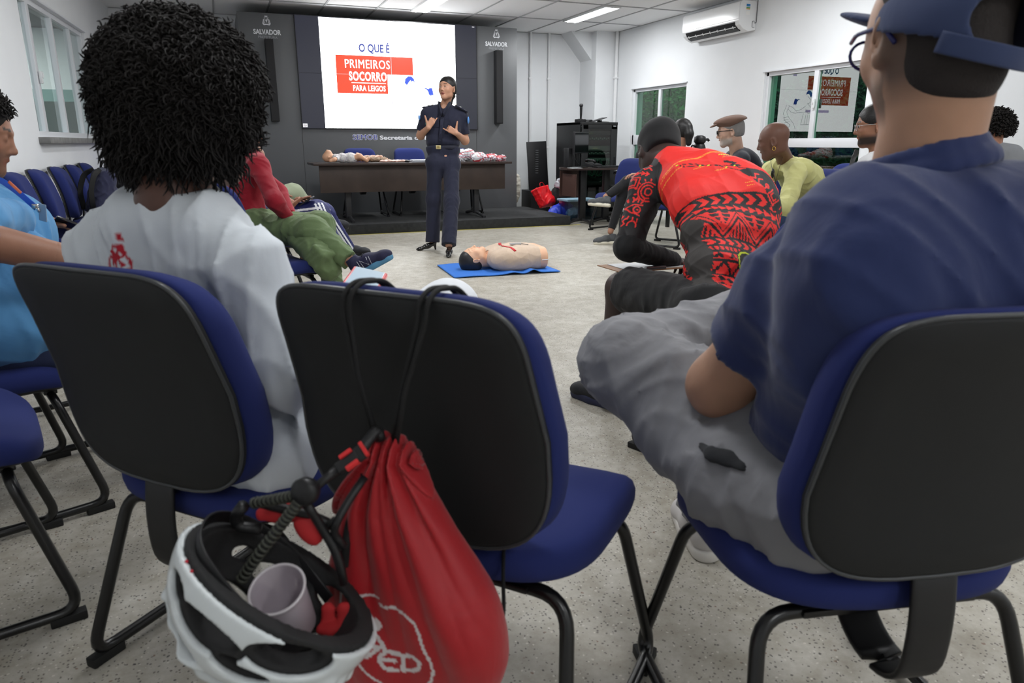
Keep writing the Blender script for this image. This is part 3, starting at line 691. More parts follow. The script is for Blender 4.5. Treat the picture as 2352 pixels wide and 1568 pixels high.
# ---------------------------------------------------------------- signed-distance modelling (continuous bodies and cloth)
def frame(f, u=(0, 0, 1)):
    """columns right, forward, up"""
    f = nrm(f); u = np.asarray(u, float); r = nrm(np.cross(f, u)); u = np.cross(r, f); return np.stack([r, f, u], 1)
class SDF:
    def __init__(s): s.p = []
    def _a(s, fn, lo, hi, k, op):
        s.p.append((fn, np.minimum(lo, hi), np.maximum(lo, hi), k, op)); return s
    def cone(s, a, b, ra, rb=None, k=0.02, flat=None, capa=False, capb=False, op='u'):
        a = np.asarray(a, float); b = np.asarray(b, float); rb = ra if rb is None else rb; ab = b - a; L2 = ab @ ab + 1e-12; u = ab / math.sqrt(L2)
        fn_ = None if flat is None else (nrm(flat[0]), flat[1])
        def fn(X, Y, Z):
            x, y, z = X - a[0], Y - a[1], Z - a[2]
            t = np.clip((x * ab[0] + y * ab[1] + z * ab[2]) / L2, 0, 1)
            qx, qy, qz = x - t * ab[0], y - t * ab[1], z - t * ab[2]
            l = np.sqrt(qx * qx + qy * qy + qz * qz) + 1e-9
            if fn_ is not None:
                n, sc = fn_; c = (qx * n[0] + qy * n[1] + qz * n[2]) * (sc - 1)
                qx = qx + n[0] * c; qy = qy + n[1] * c; qz = qz + n[2] * c
                l2 = np.sqrt(qx * qx + qy * qy + qz * qz) + 1e-9
                d = (l2 - (ra + (rb - ra) * t)) * (l / l2)
            else: d = l - (ra + (rb - ra) * t)
            if capb: d = np.maximum(d, (X - b[0]) * u[0] + (Y - b[1]) * u[1] + (Z - b[2]) * u[2])
            if capa: d = np.maximum(d, -((X - a[0]) * u[0] + (Y - a[1]) * u[1] + (Z - a[2]) * u[2]))
            return d
        m = max(ra, rb) * (1 if flat is None or flat[1] >= 1 else 1 / flat[1])
        return s._a(fn, np.minimum(a, b) - m, np.maximum(a, b) + m, k, op)
    def ell(s, c, r, R=None, k=0.02, op='u'):
        c = np.asarray(c, float); r = np.asarray(r, float); R = np.eye(3) if R is None else R
        def fn(X, Y, Z):
            x, y, z = X - c[0], Y - c[1], Z - c[2]
            l = [(x * R[0, i] + y * R[1, i] + z * R[2, i]) for i in range(3)]
            k0 = np.sqrt(sum((l[i] / r[i]) ** 2 for i in range(3))) + 1e-9; k1 = np.sqrt(sum((l[i] / r[i] ** 2) ** 2 for i in range(3))) + 1e-9
            return k0 * (k0 - 1) / k1
        m = np.abs(R) @ r; return s._a(fn, c - m, c + m, k, op)
    def box(s, c, h, R=None, rd=0.01, k=0.01, op='u'):
        c = np.asarray(c, float); h = np.asarray(h, float); R = np.eye(3) if R is None else R
        def fn(X, Y, Z):
            x, y, z = X - c[0], Y - c[1], Z - c[2]
            q = [np.abs(x * R[0, i] + y * R[1, i] + z * R[2, i]) - (h[i] - rd) for i in range(3)]
            return np.sqrt(sum(np.maximum(w, 0) ** 2 for w in q)) + np.minimum(np.maximum(q[0], np.maximum(q[1], q[2])), 0) - rd
        m = np.abs(R) @ h; return s._a(fn, c - m, c + m, k, op)
    def chain(s, pts, rs, k=0.02, **kw):
        for i in range(len(pts) - 1): s.cone(pts[i], pts[i + 1], rs[i], rs[i + 1], k, **kw)
        return s
    def cut(s, p, n, k=0.0):
        """keep the side n points away from"""
        p = np.asarray(p, float); n = nrm(n)
        fn = lambda X, Y, Z: (X - p[0]) * n[0] + (Y - p[1]) * n[1] + (Z - p[2]) * n[2]
        s.p.append((fn, None, None, k, 'i')); return s
    def build(s, h, disp=None, pad=0.012):
        U = [q for q in s.p if q[4] == 'u']
        lo = np.min([q[1] for q in U], 0) - pad - 2 * h; hi = np.max([q[2] for q in U], 0) + pad + 2 * h
        n = np.ceil((hi - lo) / h).astype(int) + 1
        ax = [lo[i] + h * np.arange(n[i]) for i in range(3)]
        D = np.full(n, 0.08, np.float32)
        for fn, l, u, k, op in s.p:
            if l is None: sl_ = (slice(0, n[0]), slice(0, n[1]), slice(0, n[2]))
            else:
                m = 0.03 + k
                i0 = np.clip(((l - m - lo) / h).astype(int), 0, n - 1); i1 = np.clip(((u + m - lo) / h).astype(int) + 2, 1, n)
                sl_ = tuple(slice(int(a), int(b)) for a, b in zip(i0, i1))
            X, Y, Z = ax[0][sl_[0]][:, None, None], ax[1][sl_[1]][None, :, None], ax[2][sl_[2]][None, None, :]
            d = fn(X, Y, Z).astype(np.float32); cur = D[sl_]
            if op == 'u':
                if k > 1e-5:
                    t = np.clip(0.5 + 0.5 * (d - cur) / k, 0, 1); D[sl_] = d * (1 - t) + cur * t - k * t * (1 - t)
                else: D[sl_] = np.minimum(cur, d)
            else:
                e = -d if op == 's' else d
                if k > 1e-5:
                    t = np.clip(0.5 - 0.5 * (e - cur) / k, 0, 1); D[sl_] = e * (1 - t) + cur * t + k * t * (1 - t)
                else: D[sl_] = np.maximum(cur, e)
        if disp is not None:
            X, Y, Z = ax[0][:, None, None], ax[1][None, :, None], ax[2][None, None, :]
            D = D + disp(X, Y, Z).astype(np.float32)
        D[0] = D[-1] = 0.08; D[:, 0] = D[:, -1] = 0.08; D[:, :, 0] = D[:, :, -1] = 0.08
        return snets(D, lo, h)
def snets(D, lo, h):
    S = D < 0; n = D.shape
    cs = [(i, j, k) for i in (0, 1) for j in (0, 1) for k in (0, 1)]
    cnt = np.zeros([q - 1 for q in n], np.int8)
    for (i, j, k) in cs: cnt += S[i:n[0] - 1 + i, j:n[1] - 1 + j, k:n[2] - 1 + k]
    M = (cnt > 0) & (cnt < 8); I, J, K = np.nonzero(M); N = len(I)
    idx = np.full(M.shape, -1, np.int32); idx[M] = np.arange(N)
    val = {c: D[I + c[0], J + c[1], K + c[2]].astype(float) for c in cs}
    acc = np.zeros((N, 3)); w = np.zeros(N)
    for a in cs:
        for ax_ in range(3):
            if a[ax_] == 0:
                b = list(a); b[ax_] = 1; b = tuple(b); va, vb = val[a], val[b]; m = (va < 0) != (vb < 0)
                t = np.where(m, va / np.where(m, va - vb, 1), 0)
                for q in range(3): acc[:, q] += np.where(m, a[q] + (t if q == ax_ else 0), 0)
                w += m
    v = (np.stack([I, J, K], 1) + acc / w[:, None]) * h + lo
    F = []
    for ax_ in range(3):
        o = [(1, 2), (2, 0), (0, 1)][ax_]
        sl0 = [slice(None)] * 3; sl1 = [slice(None)] * 3; sl0[ax_] = slice(0, -1); sl1[ax_] = slice(1, None)
        A, B = S[tuple(sl0)], S[tuple(sl1)]; ch = A != B
        Q = np.stack(np.nonzero(ch), 1)
        ok = (Q[:, o[0]] > 0) & (Q[:, o[1]] > 0) & (Q[:, o[0]] < n[o[0]] - 1) & (Q[:, o[1]] < n[o[1]] - 1); Q = Q[ok]
        if not len(Q): continue
        def g_(d0, d1):
            q = Q.copy(); q[:, o[0]] -= d0; q[:, o[1]] -= d1; return idx[q[:, 0], q[:, 1], q[:, 2]]
        f = np.stack([g_(1, 1), g_(0, 1), g_(0, 0), g_(1, 0)], 1)
        ins = A[Q[:, 0], Q[:, 1], Q[:, 2]]
        f[~ins] = f[~ins][:, ::-1]; F.append(f)
    F = np.concatenate(F); F = F[(F >= 0).all(1)]
    return v, F
def np_mesh(v, F, name='m', col=None):
    me = bpy.data.meshes.new(name)
    me.vertices.add(len(v)); me.vertices.foreach_set('co', np.asarray(v, np.float32).ravel())
    me.loops.add(len(F) * 4); me.loops.foreach_set('vertex_index', np.asarray(F, np.int32).ravel())
    me.polygons.add(len(F)); me.polygons.foreach_set('loop_start', np.arange(0, len(F) * 4, 4, dtype=np.int32))
    me.update(calc_edges=True); me.validate()
    if col is not None:
        a = me.color_attributes.new('Col', 'FLOAT_COLOR', 'POINT'); c = np.ones((len(v), 4), np.float32); c[:, :3] = col; a.data.foreach_set('color', c.ravel())
    return me
def relax(v, F, it=1, lam=0.5):
    n = len(v); I0 = np.concatenate([F[:, i] for i in range(4) for j in (1, 3)]); J0 = np.concatenate([F[:, (i + j) % 4] for i in range(4) for j in (1, 3)])
    w = np.bincount(I0, minlength=n)
    for _ in range(it):
        acc = np.stack([np.bincount(I0, weights=v[J0, q], minlength=n) for q in range(3)], 1)
        v = v + lam * (acc / np.maximum(w, 1)[:, None] - v)
    return v
def sdf_obj(name, S, h, m, parent, disp=None, color=None, it=1, extra=None):
    """S: one SDF or a list of (SDF, voxel) pairs merged in one mesh"""
    L_ = S if isinstance(S, list) else [(S, h)]
    vs, fs, n = [], [], 0
    for (s_, hh) in L_:
        v, F = s_.build(hh, disp); v = relax(v, F, it); vs.append(v); fs.append(F + n); n += len(v)
    v = np.concatenate(vs); F = np.concatenate(fs)
    me = np_mesh(v, F, name, color(v) if color else None)
    o = link(name, me, m, parent, True, True); o['_n'] = len(v); del o['_n']; return o
def folds(amp, f, seed, stretch=(1, 1, 1), sharp=1.5):
    """domain-warped ridges: creases of hanging cloth"""
    r = np.random.RandomState(seed); A = r.normal(size=(4, 3)) * np.array(stretch); B = r.normal(size=(4, 3)) * np.array(stretch); ph = r.uniform(0, 6.28, 8)
    def d(X, Y, Z):
        w = sum(np.sin(f * 0.45 * (B[i, 0] * X + B[i, 1] * Y + B[i, 2] * Z) + ph[i + 4]) for i in range(4))
        s_ = 0
        for i in range(4):
            t = np.sin(f * (A[i, 0] * X + A[i, 1] * Y + A[i, 2] * Z) + 1.6 * w + ph[i]); s_ = s_ + (1 - np.abs(t)) ** sharp
        return -amp * (s_ / 4 - 0.3)
    return d

# ---------------------------------------------------------------- people
def head_sdf(S, c, R, s=1.0, nose=1.0, jaw=1.0, ears=True, openm=0.0, fat=1.0, closed=False):
    """c = point midway between the ears at eye height; R columns right, forward, up"""
    L_ = lambda x, y, z: np.asarray(c, float) + R @ (np.array([x, y, z]) * s)
    E = lambda x, y, z, a, b, d, k=0.02, op='u', RR=None: S.ell(L_(x, y, z), (a * s, b * s, d * s), R if RR is None else RR, k * s, op)
    E(0, -.012, .030, .076, .096, .084); E(0, .012, -.005, .070 * fat, .082, .075, .03)
    E(0, .030, -.050, .055 * jaw * fat, .060, .055, .03); S.cone(L_(-.040 * jaw, .01, -.072), L_(0, .062, -.100), .022 * s * fat, .019 * s, .03 * s); S.cone(L_(.040 * jaw, .01, -.072), L_(0, .062, -.100), .022 * s * fat, .019 * s, .03 * s)
    E(0, .070, -.098, .020, .016, .016, .02)
    for k in (-1, 1):
        E(k * .038, .058, -.028, .022 * fat, .022, .020, .025)
        S.cone(L_(k * .012, .088, .018), L_(k * .046, .072, .020), .0085 * s, .007 * s, .012 * s)
        E(k * .030, .094, .002, .017, .012, .011, .012, 's')
        E(k * .030, .0785, .000, .0150, .0140, .0135, .004)
        if not closed: E(k * .030, .0950, -.0005, .0135, .0105, .0050, .0015, 's')
        E(k * .012 * nose, .092, -.040, .0085 * nose, .010, .0075, .006)
    S.cone(L_(0, .086, .010), L_(0, .106, -.030), .0075 * s, .0095 * s * nose, .012 * s); E(0, .104, -.035, .0115 * nose, .010, .0085, .008)
    for k in (-1, 1): E(k * .006 * nose, .101, -.046, .0038, .004, .003, .003, 's')
    S.cone(L_(-.020, .080, -.064), L_(0, .090, -.061), .005 * s, .0065 * s, .008 * s); S.cone(L_(.020, .080, -.064), L_(0, .090, -.061), .005 * s, .0065 * s, .008 * s)
    S.cone(L_(-.016, .080, -.075 - .008 * openm), L_(.016, .080, -.075 - .008 * openm), .0065 * s, .0065 * s, .008 * s)
    E(0, .094, -.069 - .004 * openm, .018, .010, .0016 + .0055 * openm, .002, 's')
    if ears:
        for k in (-1, 1):
            ER = R @ np.array(Matrix.Rotation(k * -0.35, 3, 'Z').to_3x3())
            E(k * .080, -.010, -.012, .0065, .019, .032, .006, 'u', ER); E(k * .086, -.005, -.010, .005, .011, .020, .004, 's', ER)
            E(k * .079, -.004, -.038, .006, .010, .010, .004, 'u', ER)
def head_local(v, c, R, s): return ((v - np.asarray(c, float)) @ R) / s
def face_colors(v, c, R, s, skin, lip, brow, hairline=None, stub=None, stubc=None, region=None):
    p = head_local(v, c, R, s); col = np.tile(np.array(skin, float), (len(v), 1))
    def blend(m, k): nonlocal col; m = np.clip(m, 0, 1)[:, None]; col = col * (1 - m) + np.array(k) * m
    near = (np.abs(p) < np.array([.12, .14, .16])).all(1)
    g_ = lambda x, y, z, a, b, d: 1.25 - np.sqrt(((np.abs(p[:, 0]) - x) / a) ** 2 + ((p[:, 1] - y) / b) ** 2 + ((p[:, 2] - z) / d) ** 2)
    blend(np.clip(g_(0.0, .09, -.068, .021, .016, .0125) * 4, 0, 1) * 0.85 * near, lip)
    # cheeks and ears a little redder
    blend(np.clip(g_(.04, .06, -.02, .03, .03, .02), 0, .5) * .35 * near, np.array(skin) * np.array([1.12, .85, .8]))
    arch = p[:, 2] - (.024 + .004 * np.cos((np.abs(p[:, 0]) - .03) * 60))
    blend(((np.abs(arch) < .0042) & (np.abs(p[:, 0]) > .013) & (np.abs(p[:, 0]) < .046) & (p[:, 1] > .05) & near).astype(float) * .9, brow)
    if stub is not None:
        a = np.clip((-.045 - p[:, 2]) * 40, 0, 1) * np.clip((p[:, 2] + .125) * 40, 0, 1) * (p[:, 1] > -.005) * near
        a = a * (1 - np.clip(g_(0.0, .09, -.068, .018, .02, .009) * 3, 0, 1)); blend(a * stub, stubc)
    if hairline is not None:
        zc, hc = hairline
        a = ((p[:, 2] > zc - .55 * np.clip(p[:, 1], -1, 0.05) * 0 + 0.9 * np.clip(p[:, 1] - .02, -.12, .2)) & (p[:, 1] < .075) & near).astype(float)
        blend(a, hc)
    return col
def add_eyes(par, c, R, s, look=(0, 1, 0), iris=(0.03, 0.015, 0.008), white=(0.75, 0.72, 0.70)):
    mw = mat('eye_white', lin(190, 182, 178), 0.3); mi_ = mat('eye_iris', lin(34, 22, 16), 0.1)
    for k in (-1, 1):
        e = np.asarray(c, float) + R @ (np.array([k * .030, .0795, .0005]) * s)
        q = MB().ball(e, 0.0124 * s, 14); o = q.obj('eye', mw, par, True, True)
        d = R @ nrm(look); MB().ball(e + d * 0.0078 * s, 0.0072 * s, 10).obj('iris', mi_, o, True, True)
def hand_sdf(S, w, R, s=1.0, curl=(.3, .3, .3, .3), thumb=(.75, .6, -.25), spread=0.0, thumbcurl=0.3, side=1):
    """w wrist; R columns: thumb side, finger direction, back of hand"""
    w = np.asarray(w, float)
    L_ = lambda x, y, z: w + R @ (np.array([x, y, z]) * s)
    xs = (.027, .009, -.009, -.026); ys = (.088, .092, .088, .080)
    seg = ((.040, .026, .020), (.045, .028, .021), (.041, .026, .020), (.032, .020, .018))
    for i in range(4):
        S.cone(L_(xs[i] * .55, .0, 0), L_(xs[i], ys[i], 0), .0135 * s, .0108 * s, .012 * s)
    for i in range(4):
        p = np.array([xs[i], ys[i], 0.0]); a = 0.0; r0 = .0088 if i < 3 else .0076
        for j, l in enumerate(seg[i]):
            a += curl[i] * (1.0, 1.15, .7)[j] * 1.25
            d = np.array([xs[i] * spread * 8, math.cos(a), -math.sin(a)]); q = p + nrm(d) * l
            S.cone(L_(*p), L_(*q), (r0 - .0006 * j) * s, (r0 - .0006 * (j + 1)) * s, .0035 * s); p = q
    b = np.array([.018, .012, -.006]); t = nrm(thumb)
    m1 = b + t * .042; t2 = nrm(t + np.array([-.4 * thumbcurl, .5 * thumbcurl, -.3 * thumbcurl])); m2 = m1 + t2 * .034; m3 = m2 + nrm(t2 + np.array([-.3, .3, 0]) * thumbcurl) * .026
    S.cone(L_(*b), L_(*m1), .0165 * s, .0125 * s, .012 * s); S.cone(L_(*m1), L_(*m2), .0115 * s, .0098 * s, .005 * s); S.cone(L_(*m2), L_(*m3), .0098 * s, .0078 * s, .004 * s)
def bez(a, m, b, t): return (1 - t) ** 2 * a + 2 * t * (1 - t) * m + t * t * b
TL_ = ((0, .088, .090), (.18, .074, .086), (.36, .068, .085), (.54, .080, .088), (.70, .095, .086), (.84, .098, .064))
def torso(S, J, g=0.0, k=0.04, lev=TL_, s=1.0, t0=0.0, t1=1.0, depth=1.0, trap=True, trr=(.036, .046)):
    pel, neck = np.asarray(J['pel'], float), np.asarray(J['neck'], float); mid = np.asarray(J.get('mid', (pel + neck) / 2), float); shL, shR = np.asarray(J['shL'], float), np.asarray(J['shR'], float)
    mid = 2 * mid - (pel + neck) / 2
    hs = nrm(np.asarray(J.get('hipside', shR - shL), float)); ss = nrm(shR - shL)
    prev = None
    for (t, w, r) in lev:
        if t < t0 or t > t1: continue
        c = bez(pel, mid, neck, t); sd = nrm(hs * (1 - t) + ss * t)
        for a in ([0] if prev is None else [0]):
            S.cone(c - sd * w * s, c + sd * w * s, (r * s * depth + g), None, k)
    if t1 >= .84 and trap:
        for sh in (shL, shR):
            nb = neck - (neck - pel) * .03
            S.cone(nb, sh, trr[0] * s + g, trr[1] * s + g, k * .8)
def hips(J):
    pel = np.asarray(J['pel'], float); hs = nrm(np.asarray(J.get('hipside', np.asarray(J['shR']) - np.asarray(J['shL'])), float)); return pel - hs * .085, pel + hs * .085
def along(pts, f):
    """polyline points up to fraction f where each segment counts 1"""
    out = [np.asarray(pts[0], float)]
    for i in range(len(pts) - 1):
        a, b = np.asarray(pts[i], float), np.asarray(pts[i + 1], float)
        if f >= i + 1: out.append(b)
        else: out.append(a + (b - a) * (f - i)); break
        if abs(f - i - 1) < 1e-6: break
    return out
def sleeve(S, pts, f, radii, k=0.03, end=True):
    q = along(pts, f); 
    for i in range(len(q) - 1):
        r0 = radii[i]; fr = 1 if i < len(q) - 2 else (f - i if f - i > 0 else 1); r1 = radii[i] + (radii[i + 1] - radii[i]) * min(fr, 1)
        S.cone(q[i], q[i + 1], r0, r1, k, capb=(end and i == len(q) - 2))
    return q[-1]
def shoe(par, heel, toe, up, L=0.27, w=0.048, upper=None, sole=None, name='shoe', laces=None, style='sneaker', mark=None):
    heel = np.asarray(heel, float); R = frame(nrm(np.asarray(toe, float) - heel), up)
    P_ = lambda x, y, z: heel + R @ np.array([x, y, z])
    S = SDF(); k = L / 0.27
    if style == 'pump':
        S.cone(P_(0, .03 * k, .075), P_(0, .11 * k, .045), .028, .028, .02); S.cone(P_(0, .11 * k, .045), P_(0, .20 * k, .018), .028, .024, .03, flat=(R[:, 2], 1.3)); S.cone(P_(0, .20 * k, .018), P_(0, .235 * k, .014), .022, .012, .02, flat=(R[:, 2], 1.3))
        S.cone(P_(0, .03 * k, .10), P_(0, .12 * k, .085), .024, .024, .012, op='s')
        S.cone(P_(0, .022 * k, .055), P_(0, .014 * k, .0), .017, .009, .008, capb=True)
        return sdf_obj(name, S, 0.005, upper, par)
    S.cone(P_(0, .045 * k, .060), P_(0, .12 * k, .055), w * .82, w * .84, .02); S.cone(P_(0, .12 * k, .052), P_(0, .215 * k, .036), w * .9, w * .85, .03, flat=(R[:, 2], 1.15))
    S.cone(P_(0, .215 * k, .036), P_(0, .238 * k, .034), w * .8, w * .6, .02, flat=(R[:, 2], 1.2))
    S.cone(P_(0, .045 * k, .06), P_(0, .035 * k, .112), w * .84, w * .78, .02, capb=True)
    S.cone(P_(0, .04 * k, .085), P_(0, .03 * k, .14), w * .58, w * .62, .004, op='s')
    S.cut(P_(0, 0, .022), -R[:, 2])
    o = sdf_obj(name, S, 0.005, upper, par)
    T_ = SDF()
    T_.cone(P_(0, .04 * k, .018), P_(0, .14 * k, .018), w * .86, w * .84, .02, flat=(R[:, 2], 1.0)); T_.cone(P_(0, .14 * k, .018), P_(0, .225 * k, .020), w * .92, w * .80, .02)
    T_.cut(P_(0, 0, .034), R[:, 2]); T_.cut(P_(0, 0, .0), -R[:, 2])
    sdf_obj('sole', T_, 0.005, sole, o)
    if laces is not None:
        q = MB()
        for i in range(4):
            y = (.105 + .022 * i) * k; z = .102 - .014 * i
            q.tube([P_(-.024, y, z - .012), P_(0, y + .006, z), P_(.024, y, z - .012)], .0028, .01, n=6)
        q.obj('laces', laces, o, True, True)
    return o
def skinmat(name, col, rough=0.5): return mat(name, col, rough, var=0.06, vs=18, sss=0.06, vcol=True, bump=0.0004, bs=160)
ARM = (.050, .041, .028); LEG = (.088, .058, .040)
def person(name, label, J, skin, cat='person', base=None, hv=0.005, bv=0.010, hands=True, head=None, s=1.0, lip=None, brow=(.01, .008, .006), stub=None, hairline=None,
           armr=ARM, legr=LEG, legs=True, openm=0.0, jaw=1.0, fat=1.0, neckr=.056, nose=1.0, eyes=True, handR=None, handL=None, handS=0.95, ears=True, kid=None, bodyg=-.012, colfn=None):
    base = base if base is not None else np.array([J['pel'][0], J['pel'][1], 0.0])
    par = thing(name, label, cat, tuple(base))
    B = SDF(); torso(B, J, bodyg, .04, s=s)
    for sd in ('L', 'R'):
        if 'el' + sd in J:
            B.chain([J['sh' + sd], J['el' + sd], J['wr' + sd]], [r * s for r in armr], .025)
    if legs:
        hl = hips(J)
        for sd, h_ in (('L', hl[0]), ('R', hl[1])):
            if 'kn' + sd in J: B.chain([h_, J['kn' + sd], J['an' + sd]], [r * s for r in legr], .03)
    grids = [(B, bv)]
    hc, hR = head if head is not None else (None, None)
    if hc is not None:
        H = SDF(); head_sdf(H, hc, hR, s, jaw=jaw, openm=openm, fat=fat, nose=nose, ears=ears, closed=not eyes)
        nb = np.asarray(J['neck'], float); n1 = np.asarray(hc, float) + hR @ (np.array([0, -.030, -.055]) * s)
        H.cone(n1, nb + (nb - n1) * .15, neckr * s, neckr * 1.05 * s, .03)
        grids.append((H, hv))
        if neckr: B.cone(n1, nb, neckr * .9 * s, neckr * s, .03)
    if hands:
        for sd, hd in (('R', handR), ('L', handL)):
            if hd is None or 'wr' + sd not in J: continue
            Hs = SDF(); el, wr = np.asarray(J['el' + sd], float), np.asarray(J['wr' + sd], float)
            Hs.cone(wr + (el - wr) * .25, wr, (armr[2] + (armr[1] - armr[2]) * .25) * s, armr[2] * s * .92, .02)
            hand_sdf(Hs, wr, hd['R'], handS, hd.get('curl', (.3,) * 4), hd.get('thumb', (.75, .6, -.25)), hd.get('spread', 0), hd.get('tc', .3))
            grids.append((Hs, min(hv, 0.0035)))
    sk = np.array(skin, float); lp = np.array(lip if lip is not None else sk * np.array([.85, .6, .6]))
    def colr(v):
        c = np.tile(sk, (len(v), 1))
        if hc is not None: c = face_colors(v, hc, hR, s, sk, lp, brow, hairline, *(stub or (None, None)))
        if colfn is not None: c = colfn(v, c)
        return c
    m = skinmat('skin_' + '_'.join(str(int(255 * q)) for q in skin), skin)
    sdf_obj('body', grids, bv, m, par, color=colr)
    if hc is not None and eyes: add_eyes(par, hc, hR, s)
    return par
# ---------------------------------------------------------------- helpers for clothing and hair
def I(x, y, z): return nrm(CR * x + CU * y - CF * z)          # directions as the room is seen from the camera's side
def hp(c, R, x, y, z, s=1.0): return np.asarray(c, float) + R @ (np.array([x, y, z]) * s)
def Ia(px, py, x, y, z):
    """same, about the line of sight through (px, py): z towards the camera"""
    d = nrm(P(px, py, 1.0) - V(0, 0, CAM_H)); r = nrm(np.cross(d, CU)); u = np.cross(r, d); return nrm(r * x + u * y - d * z)
def cloth(name, col, rough=0.85, wr=0.006, ws=10, sheen=0.1, var=0.05, **k): return mat(name, lin(*col), rough, var=var, vs=6, wr=wr, ws=ws, bump=0.0004, bs=700, sheen=sheen, **k)
def hair_cap(par, c, R, s, m, grow=1.0, face=(0, .125, -.015, .072, .085, .085), low=-.05, name='hair', extra=None, h=.005, disp=None):
    S = SDF(); S.ell(hp(c, R, 0, -.018, .032, s), np.array([.083, .103, .090]) * s * grow, R); S.ell(hp(c, R, 0, -.045, -.015, s), np.array([.074, .070, .068]) * s * grow, R, .02)
    fx = face; S.ell(hp(c, R, *fx[:3], s), np.array(fx[3:]) * s, R, .006, 's')
    for k in (-1, 1): S.ell(hp(c, R, k * .086, .005, -.022, s), np.array([.02, .030, .034]) * s, R, .004, 's')
    S.cut(hp(c, R, 0, 0, low, s), -R[:, 2], .01)
    if extra: extra(S)
    return sdf_obj(name, S, h, m, par, disp)
def strands(par, c, rad, m, n, ln, seed, name='hair', r=.0032, droop=.5, keep=None, curl=.012, base=.82, R=None, segs=9, up=None, clump=0.0):
    rnd = np.random.RandomState(seed); c = np.asarray(c, float); q = MB(); g = 2.399963; got = 0; i = 0; N = n
    R = np.eye(3) if R is None else R
    V_, F_ = [], []; K = 5
    for i in range(N):
        z = 1 - 2 * (i + .5) / N; a = i * g; rr = math.sqrt(1 - z * z)
        d = np.array([rr * math.cos(a), rr * math.sin(a), z]) + rnd.normal(0, .05, 3); d = R @ nrm(d)
        if keep is not None and not keep(d): continue
        cl = math.sin(9 * d[0] + 2.1) * math.sin(8 * d[1] + .7) * math.sin(10 * d[2]) + .6 * math.sin(19 * d[0] + 3 * d[2]) * math.sin(17 * d[1] + 1.3)
        p0 = c + d * rad * (base + clump * cl); l = ln * rnd.uniform(.6, 1.3)
        dir_ = nrm(d * 1.0 + rnd.normal(0, .30, 3) - np.array([0, 0, droop * rnd.uniform(.4, 1.2)]))
        x = nrm(np.cross(dir_, rnd.normal(0, 1, 3))); y = np.cross(dir_, x); ph = rnd.uniform(0, 6.28); tw = rnd.uniform(9, 15); pts = []
        for k in range(segs):
            t = k / (segs - 1); cr = curl * (0.4 + t * .6)
            pts.append(p0 + dir_ * l * t - np.array([0, 0, droop * .5 * l * t * t]) + (x * math.cos(ph + tw * t) + y * math.sin(ph + tw * t)) * cr)
        b = len(V_)
        for k in range(segs):
            tn = nrm(pts[min(k + 1, segs - 1)] - pts[max(k - 1, 0)]); u = nrm(np.cross(tn, [0.31, 0.2, 0.93])); w = np.cross(tn, u); w_ = r * (1.0 if k < segs - 1 else .35) * (.8 + .5 * math.sin(3.1 * k / segs))
            for j in range(K): an = 2 * PI * j / K; V_.append(pts[k] + (u * math.cos(an) + w * math.sin(an)) * w_)
        for k in range(segs - 1):
            for j in range(K): F_.append((b + k * K + j, b + k * K + (j + 1) % K, b + (k + 1) * K + (j + 1) % K, b + (k + 1) * K + j))
    o = link(name, np_mesh(np.array(V_), np.array(F_)), m, par, True, True); return o
def trousers(name, m, par, J, ext, f=(2, 2), g=.012, h=.009, disp=None, waist=.10, rk=None, color=None, pelr=.105, extra=None):
    S = SDF(); pel = np.asarray(J['pel'], float); nk = np.asarray(J['neck'], float); hl = hips(J); up = nrm(np.asarray(J.get('mid', nk), float) - pel)
    hs = nrm(hl[1] - hl[0])
    S.cone(pel - hs * .095, pel + hs * .095, pelr + g, None, .04); S.cone(pel + up * waist - hs * .08, pel + up * waist + hs * .08, .09 + g, None, .05)
    S.cut(pel + up * (waist + .01), up)
    for i, sd in enumerate(('L', 'R')):
        if 'kn' + sd not in J or f[i] <= 0: continue
        sleeve(S, [hl[i], J['kn' + sd], J['an' + sd]], f[i], ext, .04)
    if extra: extra(S)
    return sdf_obj(name, S, h, m, par, disp, color=color)
def top(name, m, par, J, f=(.6, .6), g=.016, rad=(.068, .060, .045), h=.009, disp=None, t0=0.0, hem=None, collar=None, extra=None, color=None, depth=1.0, s=1.0, it=1, lev=None, neckcut=.075, trr=(.036, .046), ring=None, neckoff=.02):
    S = SDF(); torso(S, J, g, .04, t0=t0, depth=depth, s=s, lev=lev or TL_, trr=trr)
    if hem is not None: S.chain(*hem, k=.05)
    nk = np.asarray(J['neck'], float); pel = np.asarray(J['pel'], float); up = nrm(nk - np.asarray(J.get('mid', (nk + pel) / 2), float))
    for i, sd in enumerate(('L', 'R')):
        if 'el' + sd not in J: continue
        sleeve(S, [J['sh' + sd], J['el' + sd], J['wr' + sd]], f[i], rad, .035)
    if neckcut: S.cone(nk + up * neckoff, nk + up * (neckoff + .2), neckcut, neckcut * 1.1, .01, op='s')
    if extra: extra(S)
    if ring:
        RN = frame(np.cross(np.cross(nrm(ring[0]), [0, 1.0, .01]), nrm(ring[0])), nrm(ring[0])); a = nk + up * ring[1]
        q = [a + RN @ V(math.cos(t) * ring[2], math.sin(t) * ring[2], 0) for t in np.linspace(0, 2 * PI, 21)]
        S.chain(q, [ring[3]] * 21, .012)
    return sdf_obj(name, S, h, m, par, disp, color=color, it=it)
def shell_tube(par, name, m, pts, r, n=10, fil=.01, parent_world=True): return MB().tube(pts, r, fil, n).obj(name, m, par, True, True)

